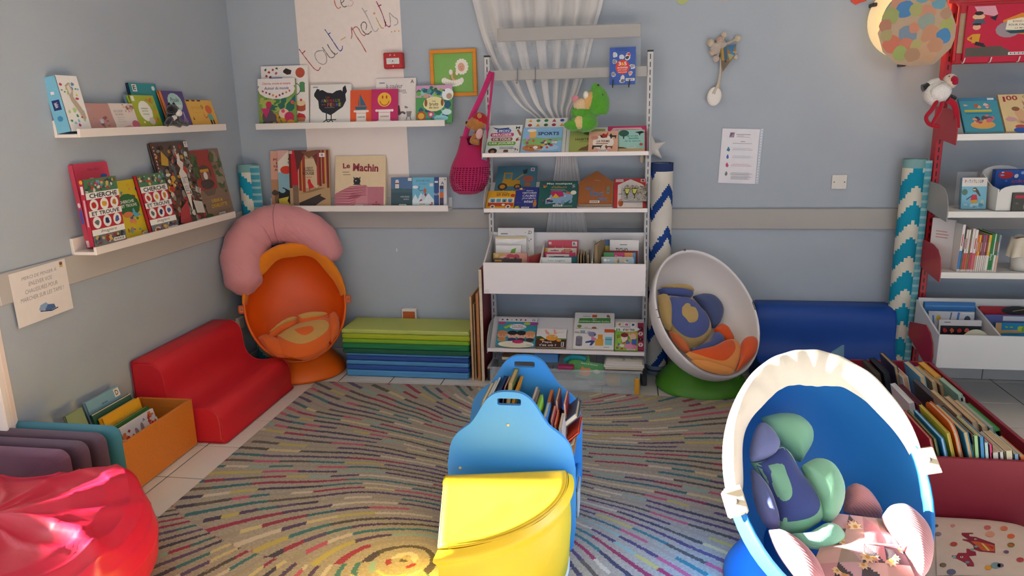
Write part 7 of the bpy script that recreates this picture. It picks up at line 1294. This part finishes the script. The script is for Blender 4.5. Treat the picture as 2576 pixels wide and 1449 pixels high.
# white scalloped magazine holders and the boxed game
oo = T('magazine_holder', 'white scalloped holder with a dark booklet on the second red-unit shelf', 'holder', (1.85, 3.9, .991)); WHT = '#dcdad6'
sc_ = [(3.80, .993), (4.0, .993), (4.0, 1.15), (3.97, 1.155), (3.95, 1.145), (3.91, 1.12), (3.87, 1.105), (3.83, 1.10), (3.80, 1.095)]
for x in (1.752, 1.93):
    m = M(); m.prism([(x, y, z) for y, z in sc_], (.006, 0, 0), WHT); m.build('side_panel', 'board', oo)
for y, zt in ((3.80, 1.05), (3.992, 1.13)):
    P = [(1.758, .993), (1.93, .993), (1.93, zt+.03)]+[(1.844+.086*math.cos(t*math.pi/8), zt+.03+.035*math.sin(t*math.pi/8)) for t in range(1, 8)]+[(1.758, zt+.03)]; m = M(); m.prism([(x, y, z) for x, z in P], (0, .006, 0), WHT); m.build('scalloped_panel', 'board', oo)
make_book('dark booklet with a red band standing before the white holder', frame(V3((1.88, 3.788, .9908)), UX, (0, .05, 1)), .13, .09, .006, '#4a4a44', lambda p: (p.r(.1, .7, .95, .86, '#b02a44'), p.sc(10, .1, 0, 1, .6, ['#6a6a60', '#3a3a38', '#8a8478'], .06, .12)), group=GR1)
oo = T('boxed_game', 'blue boxed game in clear wrap above the white holder', 'box', (1.88, 3.94, 1.13)); m = M(); m.box(1.79, 2.0, 3.925, 3.965, .992, 1.178, '#2450a0', .002); m.build('box_body', 'paper', oo)
p = Pr(.21, .186, y=-.0005); p.r(.01, .01, .99, .99, '#2450a0'); p.e(.22, .86, .16, .1, '#b82a34'); p.sc(16, .05, .6, 1, .98, ['#c8d8e8', '#3a78c8', '#d8d8d8', '#88a8d8'], .03, .07); p.t('animaux', .6, .7, .5, .1, '#a0406a', .02, .2); p.v = [(x+1.895, y+3.925, z+.992) for x, y, z in p.v]; p.build('box_print', 'print', oo)
# row of thin magazines
GT2 = 'thin books in a row on the third red-unit shelf'; r_ = random.Random(21)
tb = [(.012, '#e0dcd8', '#3f78b8', 'white and blue'), (.006, '#4a4440', '#5a6a4a', 'dark'), (.009, '#d8cfc8', '#b84a50', 'white-topped red'), (.009, '#dcd4cc', '#c85a3a', 'white-topped orange-red'), (.006, '#6a6a48', '#7a7a4a', 'olive'), (.011, '#e2d4d0', '#b03a50', 'wide white-topped crimson'), (.013, '#e0d8d4', '#c8606a', 'wide white-topped pink'), (.007, '#d86a3a', '#c8a090', 'orange'), (.008, '#e0a830', '#d8d0c4', 'golden'), (.007, '#9a2a3a', '#d0c8c0', 'maroon'), (.008, '#6a6a78', '#d4ccc4', 'slate'), (.007, '#c04a68', '#d4ccc4', 'rose'), (.006, '#5a4440', '#cfc8c0', 'brown'), (.012, '#e0ac2c', '#dcd6cc', 'yellow'), (.012, '#1f7a3c', '#1f7a3c', 'green football'), (.006, '#c8d8c8', '#2f8a4a', 'pale green-striped'), (.010, '#2f6a3a', '#d8d4cc', 'dark green white-footed'), (.009, '#8a94a8', '#d0a890', 'grey-blue outermost')]
x = 1.612
for i, (th, c1, c2, nm) in enumerate(tb):
    h_ = (.235, .205, .21, .21, .2, .215, .21, .185, .185, .185, .185, .185, .185, .185, .19, .19, .19, .185)[i]
    def sp_(p, c1=c1, c2=c2, nm=nm): 
        p.r(0, .06, 1, .45, c2); p.r(0, 0, 1, .06, '#cfc8c0')
        if nm == 'green football': p.t('Le Foot', .5, .38, .34 / max(.2, p.w/p.h*4), .4, '#e0e8dc', .01) if 0 else p.t('Le Foot', .5, .4, 2.6, .055, '#e0e8dc', .02, 0, 1.5708)
        else: p.r(.3, .55, .7, .8, '#c8c0b8' if i % 2 else '#b8504a')
    mt = frame(V3((x+th/2, 3.80, .6906)), UX, (math.sin(math.radians(3)), 0, math.cos(math.radians(3)))); make_book(nm+' thin book in the row on the third red-unit shelf', mt, th, h_, .16, c1, sp_, group=GT2, pages='#d8d0c0'); x += th+.0012
make_book('tall white book standing at the left end of the thin-book row', frame(V3((1.577, 3.92, .6906)), (.62, -.78, 0), (0, 0, 1)), .115, .245, .012, '#d4d0d0', lambda p: (p.tl(.2, .75, .8, 3, .06, '#c88a88', .02)), group=GT2)
oo = T('planter', 'white fabric-frilled pot on the third shelf at the right edge', 'pot', (1.935, 3.86, .691)); m = M(); m.lathe([(.03, .0), (.05, .002), (.058, .07), (.06, .09)], 24, '#dcd8d2', (1.935, 3.86, .6906)); m.build('pot_body', 'fabric', oo)
m = M(); m.grid(lambda u, v: V3((1.935, 3.86, .6906))+V3(((.062+.006*math.sin(18*math.pi*u)*(1-v)+.012*(1-v))*math.cos(2*math.pi*u), (.062+.006*math.sin(18*math.pi*u)*(1-v)+.012*(1-v))*math.sin(2*math.pi*u), .07+.095*v+.005*math.sin(10*math.pi*u))), 72, 8, '#e4dac8', cu=True); m.build('frill', 'fabric', oo)
m = M(); m.blob((1.935, 3.86, .835), (.05, .05, .02), '#8a4a34', nz=.1); m.build('filling', 'fabric', oo)
# lower bin
bn = T('bin', None, None); bn.parent = o; bn.location = -V3(o['_w']); bn['_w'] = (0., 0., 0.)
M().box(1.515, 2.46, 3.665, 3.677, .235, .405, '#d6d6d8', .0015).build('front_panel', 'board', bn); M().box(1.525, 2.46, 3.985, 3.995, .25, .51, '#cfd0d2').build('back_panel', 'board', bn); M().box(1.525, 2.46, 3.677, 3.985, .238, .249, '#c8c8ca').build('bottom_panel', 'board', bn)
for x in (1.515, 1.80, 2.45): m = M(); m.prism([(x, 3.677, .249), (x, 3.985, .249), (x, 3.985, .50 if x < 1.6 else .47), (x, 3.677, .402 if x < 1.6 else .39)], (.009, 0, 0), '#cfd0d2'); m.build('side_panel' if x != 1.80 else 'divider', 'board', bn)
m = M(); m.prism([(1.5085, y, z) for y, z in ((3.72, .20), (3.705, .28), (3.72, .34), (3.76, .385), (3.82, .41), (4.06, .36), (4.06, .30))], (.0035, 0, 0), RM); m.build('bracket', 'painted_metal', o)
GRB = 'records and books in the lower white bin of the red shelving'
def rbb(label, y, x0, x1, z1, th, col, ops=None, a=6, **k): return make_book(label, frame(V3(((x0+x1)/2, y, .2496+th*math.sin(math.radians(a)))), UX, lean('b', a)), x1-x0, z1-.25, th, col, ops, group=GRB, **k)
rbb('large bright blue book at the back of the lower right bin', 3.945, 1.55, 1.80-.004, .492, .014, '#2f74b8', lambda p: p.r(.02, .9, .98, .93, '#5a94cc'))
rbb('white and blue winter book in the lower right bin', 3.90, 1.556, 1.775, .455, .012, '#c4c6d0', lambda p: (p.ln([(.1, .9), (.16, .2)], .04, '#4a7ab8'), p.ln([(.5, .98), (.45, .6)], .03, '#5a6a8a'), p.ln([(.66, .98), (.62, .6)], .05, '#4a7ac0'), p.e(.22, .84, .05, .07, '#c8a82a'), p.e(.85, .8, .07, .1, '#3a4a5a'), p.r(.72, .94, .98, .98, '#d8d8dc'), p.sc(8, 0, 0, .3, .6, ['#b8a8a8', '#8aa0b8'], .05, .1)))
def memory(p):
    p.r(0, .86, 1, 1, '#d4d0d4'); p.r(.04, 0, 1, .84, '#26262c'); p.tl(.12, .95, .3, 1, .02, '#555', .02)
    for i in range(5):
        for j in range(3):
            x, y = .15+.17*i, .7-.24*j; p.r(x-.075, y-.1, x+.075, y+.1, '#1e1e24'); k = (i*3+j*5) % 6; p.blb(x, y, .06, .075, ['#b82a34', '#d8d4cc', '#c8b02a', '#c8604a', '#7a9ab8', '#b8b0a0'][k])
rbb('picture-dictionary record with a black grid of little pictures in the lower right bin', 3.84, 1.585, 1.785, .427, .012, '#d4d0d4', memory)
m = M(); q = V3((1.70, 3.70, .2525)); mt = frame(q, UX, lean('b', 5)); P = [mt @ V3((.072*math.cos(t*.2618), 0, .085+.085*math.sin(t*.2618))) for t in range(24)]; m.prism(P, V3((0, .003, 0)), '#c9c6b2'); tag(m.build('disc', 'paper'), 'cream round disc standing at the front of the lower right bin', 'disc')
rbb('red record sleeve at the back of the right compartment of the lower bin', 3.94, 1.815, 2.1, .475, .012, '#a82430', lambda p: (p.e(.6, .92, .24, .1, '#22242a'), p.ln([(.55, .9), (.9, .98)], .01, '#b8a848')))
rbb('purple-edged sleeve in the right compartment of the lower bin', 3.88, 1.815, 2.1, .448, .01, '#5a64a0', lambda p: p.r(.3, .85, 1, .97, '#d0d4dc'))
rbb('turquoise English book with a tree in the right compartment', 3.80, 1.832, 2.1, .428, .014, '#1f80b0', lambda p: (p.r(0, 0, .1, 1, '#b89468'), p.ln([(.05, .75), (.5, .78)], .06, '#b89468'), p.sc(12, .15, .76, .8, .95, ['#8ab03a', '#6a9a3a', '#a8c04a'], .03, .06), p.t('ANGLAIS', .58, .12, .5, .14, '#6aa8c8', .02), p.tl(.4, .6, .7, 1, .02, '#c8d8e0', .02)))
# stork plush hanging on the shelf bracket
oo = T('stork_plush', 'white plush stork with red beak and dangling red legs on the red shelving bracket', 'toy', YP(2360, 270, 3.9)); ys = 3.86
m = M(); m.blob(YP(2353, 235, ys), (.055, .05, .062), '#e2dcd6', nz=.08); m.blob(YP(2368, 232, ys-.04), (.045, .03, .04), '#e8e4e0', nz=.1, seed=3); m.build('body', 'plush', oo)
m = M(); m.blob(YP(2390, 205, ys-.01), (.033, .032, .036), '#dcc8b4'); m.tube([YP(2375, 222, ys), YP(2386, 210, ys)], [.03, .03], '#dfd2c4', 10); m.build('head', 'plush', oo)
m = M(); m.tube(smooth_path([YP(2394, 198, ys-.03), YP(2403, 202, ys-.04), YP(2402, 213, ys-.045)], 3), [.012]+[.016]*3+[.013]*2+[.006], '#a81838', 8); m.build('beak', 'fabric', oo)
for P, R, c in ((((2362, 205), (2345, 209), (2337, 214)), .018, '#dcd6d0'), (((2340, 213), (2330, 219), (2320, 222)), .018, '#23262c'), (((2388, 244), (2398, 247), (2402, 250)), .014, '#2a2c32')): m = M(); m.tube(smooth_path([YP(*q, ys) for q in P], 2), R, c, 8); m.build('wing', 'plush', oo)
m = M(); m.blob(YP(2388, 192, ys-.035), .003, '#222', n=8); m.build('eye', 'plastic', oo)
for P in (((2360, 250), (2345, 275), (2330, 295), (2338, 312), (2362, 318)), ((2372, 250), (2366, 275), (2352, 300), (2345, 315)), ((2385, 252), (2400, 262), (2406, 285), (2407, 322))): m = M(); m.tube(smooth_path([YP(*q, ys-.03+.0*i) for i, q in enumerate(P)], 4), .015, '#a8182e', 8, flat=.5); m.build('leg', 'fabric', oo)
# ================================================================ wall lamp and small things on the back wall
def disc(m, c, rx, rz, y, th, col, n=40, wob=0):
    P = [(c.x+rx*math.cos(2*math.pi*k/n)*(1+wob*math.sin(5*k)), y, c.z+rz*math.sin(2*math.pi*k/n)*(1+wob*math.sin(7*k))) for k in range(n)]; m.prism(P, (0, th, 0), col)
lc = YP(2300, 62, 4.13); oo = T('wall_lamp', 'round wall lamp glowing warm behind its painted cloth shade', 'lamp', (lc.x, BW, lc.z))
g = N('lamp_glow'); g.b.inputs['Base Color'].default_value = (*C('#f2dcae'), 1); g.b.inputs['Emission Color'].default_value = (1, .72, .36, 1); g.b.inputs['Emission Strength'].default_value = .42; MAT['lamp_glow'] = g.m
c1 = YP(2276, 52, 4.17); m = M(); m.lathe([(.0, .0), (.10, -.004), (.15, -.014), (.178, -.03), (.184, -.045)], 48, '#f2dcae'); m.v = [(c1.x+x, 4.112-z*.9-.045*.0, c1.z+y) for x, y, z in m.v]; m.build('glass_dish', 'lamp_glow', oo)
for px, py in ((2197, 13), (2269, 163)):
    p = YP(px, py, 4.14); M().box(p.x-.011, p.x+.011, 4.11, 4.18, p.z-.009, p.z+.009, '#3a2e28', .003).build('clip', 'plastic', oo)
cf = YP(2304, 58, 4.0); m = M(); disc(m, cf, .155, .158, 4.0, .006, '#b79c80', wob=.012); sh = m.build('cloth_shade', 'fabric', oo); sh['_w'] = oo['_w']
m = M(); m.tube([(cf.x+.156*math.cos(t*.1571), 4.003, cf.z+.159*math.sin(t*.1571)) for t in range(41)], .003, '#6a9a9a', 6); m.build('rim_wire', 'painted_metal', sh)
p = Pr(.32, .32, y=3.9985); r_ = random.Random(6)
zq = Zm(2150, 0, 4.14); p.v = []; 
def dab(x, y, r, c):
    q = YP(*zq((x, y))[0], 4.0); p.y -= .00003; R = r/4.14*.00220; p.add([(q.x+R*math.cos(t*.5236)*r_.uniform(.85, 1.1), p.y, q.z+R*math.sin(t*.5236)*r_.uniform(.85, 1.1)) for t in range(12)], [tuple(range(12))], c)
for x, y, r, c in ((650, 330, 330, '#b79c80'), (470, 10, 75, '#c48a6c'), (525, 95, 80, '#4a7fb0'), (380, 170, 75, '#9aa060'), (320, 270, 60, '#b07a60'), (760, 130, 75, '#c88a70'), (640, 100, 60, '#a8a468'), (880, 30, 60, '#6a98a8'), (750, 230, 80, '#8f9c90'), (550, 360, 85, '#7a8a9a'), (790, 360, 90, '#bf8a6a'), (960, 260, 60, '#a8a860'), (925, 380, 70, '#4a84b4'), (390, 465, 82, '#c87058'), (530, 460, 60, '#c87a60'), (640, 480, 60, '#b0a468'), (760, 540, 95, '#c49a78'), (470, 560, 70, '#9aa860'), (330, 370, 55, '#a89a68'), (620, 290, 50, '#c88468'), (840, 470, 70, '#bd8a6a'), (600, 570, 70, '#b08868'), (700, -60, 80, '#6a98a8'), (820, -80, 80, '#c48a6c'), (950, 140, 50, '#b08a70')): dab(x, y, r, c)
p.build('painted_dots', 'print', sh)
ll = bpy.data.lights.new('lamp_bulb', 'POINT'); ll.energy = 1.6; ll.color = (1, .68, .34); ll.shadow_soft_size = .05; lo = bpy.data.objects.new('lamp_bulb', ll); sc.collection.objects.link(lo); lo.location = (-.03, -.105, 0); lo.parent = oo
# painted wooden spoon
oo = T('spoon_figure', 'white-dipped wooden spoon figure with a patterned paper triangle on the back wall', 'ornament', YP(1797, 265, 4.15)); yw = 4.155
m = M(); m.tube(smooth_path([YP(1800, 238, yw), YP(1808, 212, yw), YP(1813, 180, yw), YP(1814, 150, yw), YP(1818, 112, yw)], 4), [.03, .028, .024, .018, .013, .011, .010, .009]+[.008]*9, '#c3b7a8', 10, flat=.4); m.build('handle', 'wood', oo)
m = M(); m.blob(YP(1797, 243, yw-.006), (.039, .012, .05), '#e6e0da', rot=Matrix.Rotation(.12, 3, 'Y')); m.build('bowl', 'plastic', oo)
P = [YP(*q, yw-.012) for q in ((1811, 120), (1852, 110), (1849, 140), (1818, 181))]; m = M(); m.prism(P, (0, .004, 0), '#8a6a3a'); m.build('paper_triangle', 'paper', oo)
m = M(); 
for Q, c in ((((1828, 116), (1851, 111), (1844, 128), (1835, 128)), '#2f6a94'), (((1820, 119), (1829, 117), (1830, 148), (1824, 158)), '#3a5a70'), (((1831, 135), (1848, 138), (1836, 152)), '#8f9a78'), (((1815, 152), (1836, 154), (1819, 178)), '#6a5a4a'), (((1815, 121), (1820, 120), (1822, 150), (1816, 158)), '#a58438'), (((1838, 122), (1848, 136), (1849, 141), (1838, 134)), '#2f7aa8'), (((1819, 121), (1826, 119), (1824, 128)), '#d8d4c8')): m.add([YP(*q, yw-.0126) for q in Q], [tuple(range(len(Q)))], c)
m.build('triangle_print', 'print', oo)
for i, (px, py, r, c) in enumerate(((1788, 108, .02, '#cbb9a2'), (1811, 101, .018, '#c9a48c'), (1821, 87, .014, '#cbb9a2'), (1856, 97, .016, '#c9bca0'), (1791, 133, .015, '#c8ae98'), (1802, 148, .018, '#bfae a4'.replace(' ', '')), (1846, 131, .014, '#d0bca6'), (1850, 143, .012, '#d0bca6'), (1800, 122, .03, '#bdb0a6'), (1815, 112, .025, '#b8aca2'))):
    p_ = YP(px, py, yw-.004); m = M(); m.blob(p_, (r, r*.6, r), c, nz=.05, seed=i); m.tube([p_, YP(1813, 118, yw)], .007, '#bcae9e', 6); m.build('salt_dough_blossom', 'plush', oo)
# A4 notice in a punched pocket
a, b, c, d = [YP(*q, BW-.004) for q in ((1806, 460), (1899, 463), (1916, 327), (1820, 323))]; ctr = (a+b)/2; U = (b-a).normalized(); Vn = ((d-a)+(c-b)).normalized(); Vn = (Vn-U*Vn.dot(U)).normalized(); wd, ht = (b-a).length, (d-a).length
oo = T('printed_notice', 'white printed rules sheet in a punched plastic pocket on the back wall', 'sign', mtx=frame(ctr, U, Vn))
m = M(); m.box(-wd/2, wd/2, 0, .0008, 0, ht, '#e2dfe6'); m.build('sheet', 'paper', oo)
m = M(); m.box(wd/2+.001, wd/2+.019, 0, .0008, 0, ht*1.01, '#b9c4d0'); 
for i in range(20): m.box(wd/2+.006, wd/2+.012, -.0008, -.0002, .01+i*ht/20, .017+i*ht/20, '#e6e6ea')
m.build('punched_strip', 'paper', oo)
p = Pr(wd, ht, y=-.0005); p.r(.01, .01, .99, .99, '#e2dfe6'); p.p([(.2, .84), (.22, .93), (.34, .93), (.32, .84)], '#7a5a78'); p.p([(.2, .84), (.34, .93), (.3, .84)], '#9a8a98'); p.tl(.38, .9, .84, 1, .02, '#6a5a78', .008); p.tl(.38, .875, .6, 1, .02, '#b08a98', .006); p.tl(.38, .855, .78, 1, .02, '#9a7a98', .006); p.tl(.5, .775, .66, 1, .02, '#888', .01); p.tl(.3, .74, .82, 1, .02, '#999', .008)
for y, c, tc in ((.62, '#2a7a88', '#a8b4c0'), (.48, '#3a5ab0', '#a8b4c8'), (.33, '#c03a6a', '#d0a0b0'), (.17, '#777', '#8a8a90')): p.blb(.2, y, .045, .035, c); p.e(.2, y+.035, .02, .014, c); p.tl(.32, y+.03, .86, 1, .02, tc, .006); p.tl(.3, y+.012, .9, 2, .016, tc, .006)
p.tl(.32, .14, .9, 4, .018, '#8a8a90', .007); p.build('notice_print', 'print', oo)
# blank switch plate
a, b = YP(2091, 476, BW-.008), YP(2132, 440, BW-.008); oo = T('switch_plate', 'square cream blanking plate with two screws on the back wall', 'plate', ((a.x+b.x)/2, BW, a.z)); m = M(); m.box(a.x, b.x, BW-.009, BW-.0004, a.z, b.z, '#d8d4cc', .002); m.build('plate', 'plastic', oo)
for x in (a.x+.012, b.x-.012): m = M(); m.blob((x, BW-.0095, (a.z+b.z)/2), (.004, .0015, .003), '#5a5652', n=8); m.build('screw', 'painted_metal', oo)
# paper leaves at the very top
for lb, P, c in (('green paper leaf at the top of the back wall, half out of frame', ((1698, -8), (1706, 8), (1716, 12), (1730, 4), (1734, -10)), '#b0b878'), ('red paper leaf beside the wall lamp, half out of frame', ((2136, -14), (2142, 5), (2152, 12), (2164, 7), (2180, 2), (2182, -14)), '#d8503c'), ('pale pink paper cut-out at the top edge of the back wall', ((1806, -8), (1812, 2), (1818, 0), (1824, 3), (1830, 1), (1834, -8)), '#cfa8a4')):
    m = M(); m.prism([YP(*q, BW-.004) for q in P], (0, .002, 0), c); tag(m.build('paper_leaf', 'paper'), lb, 'ornament')
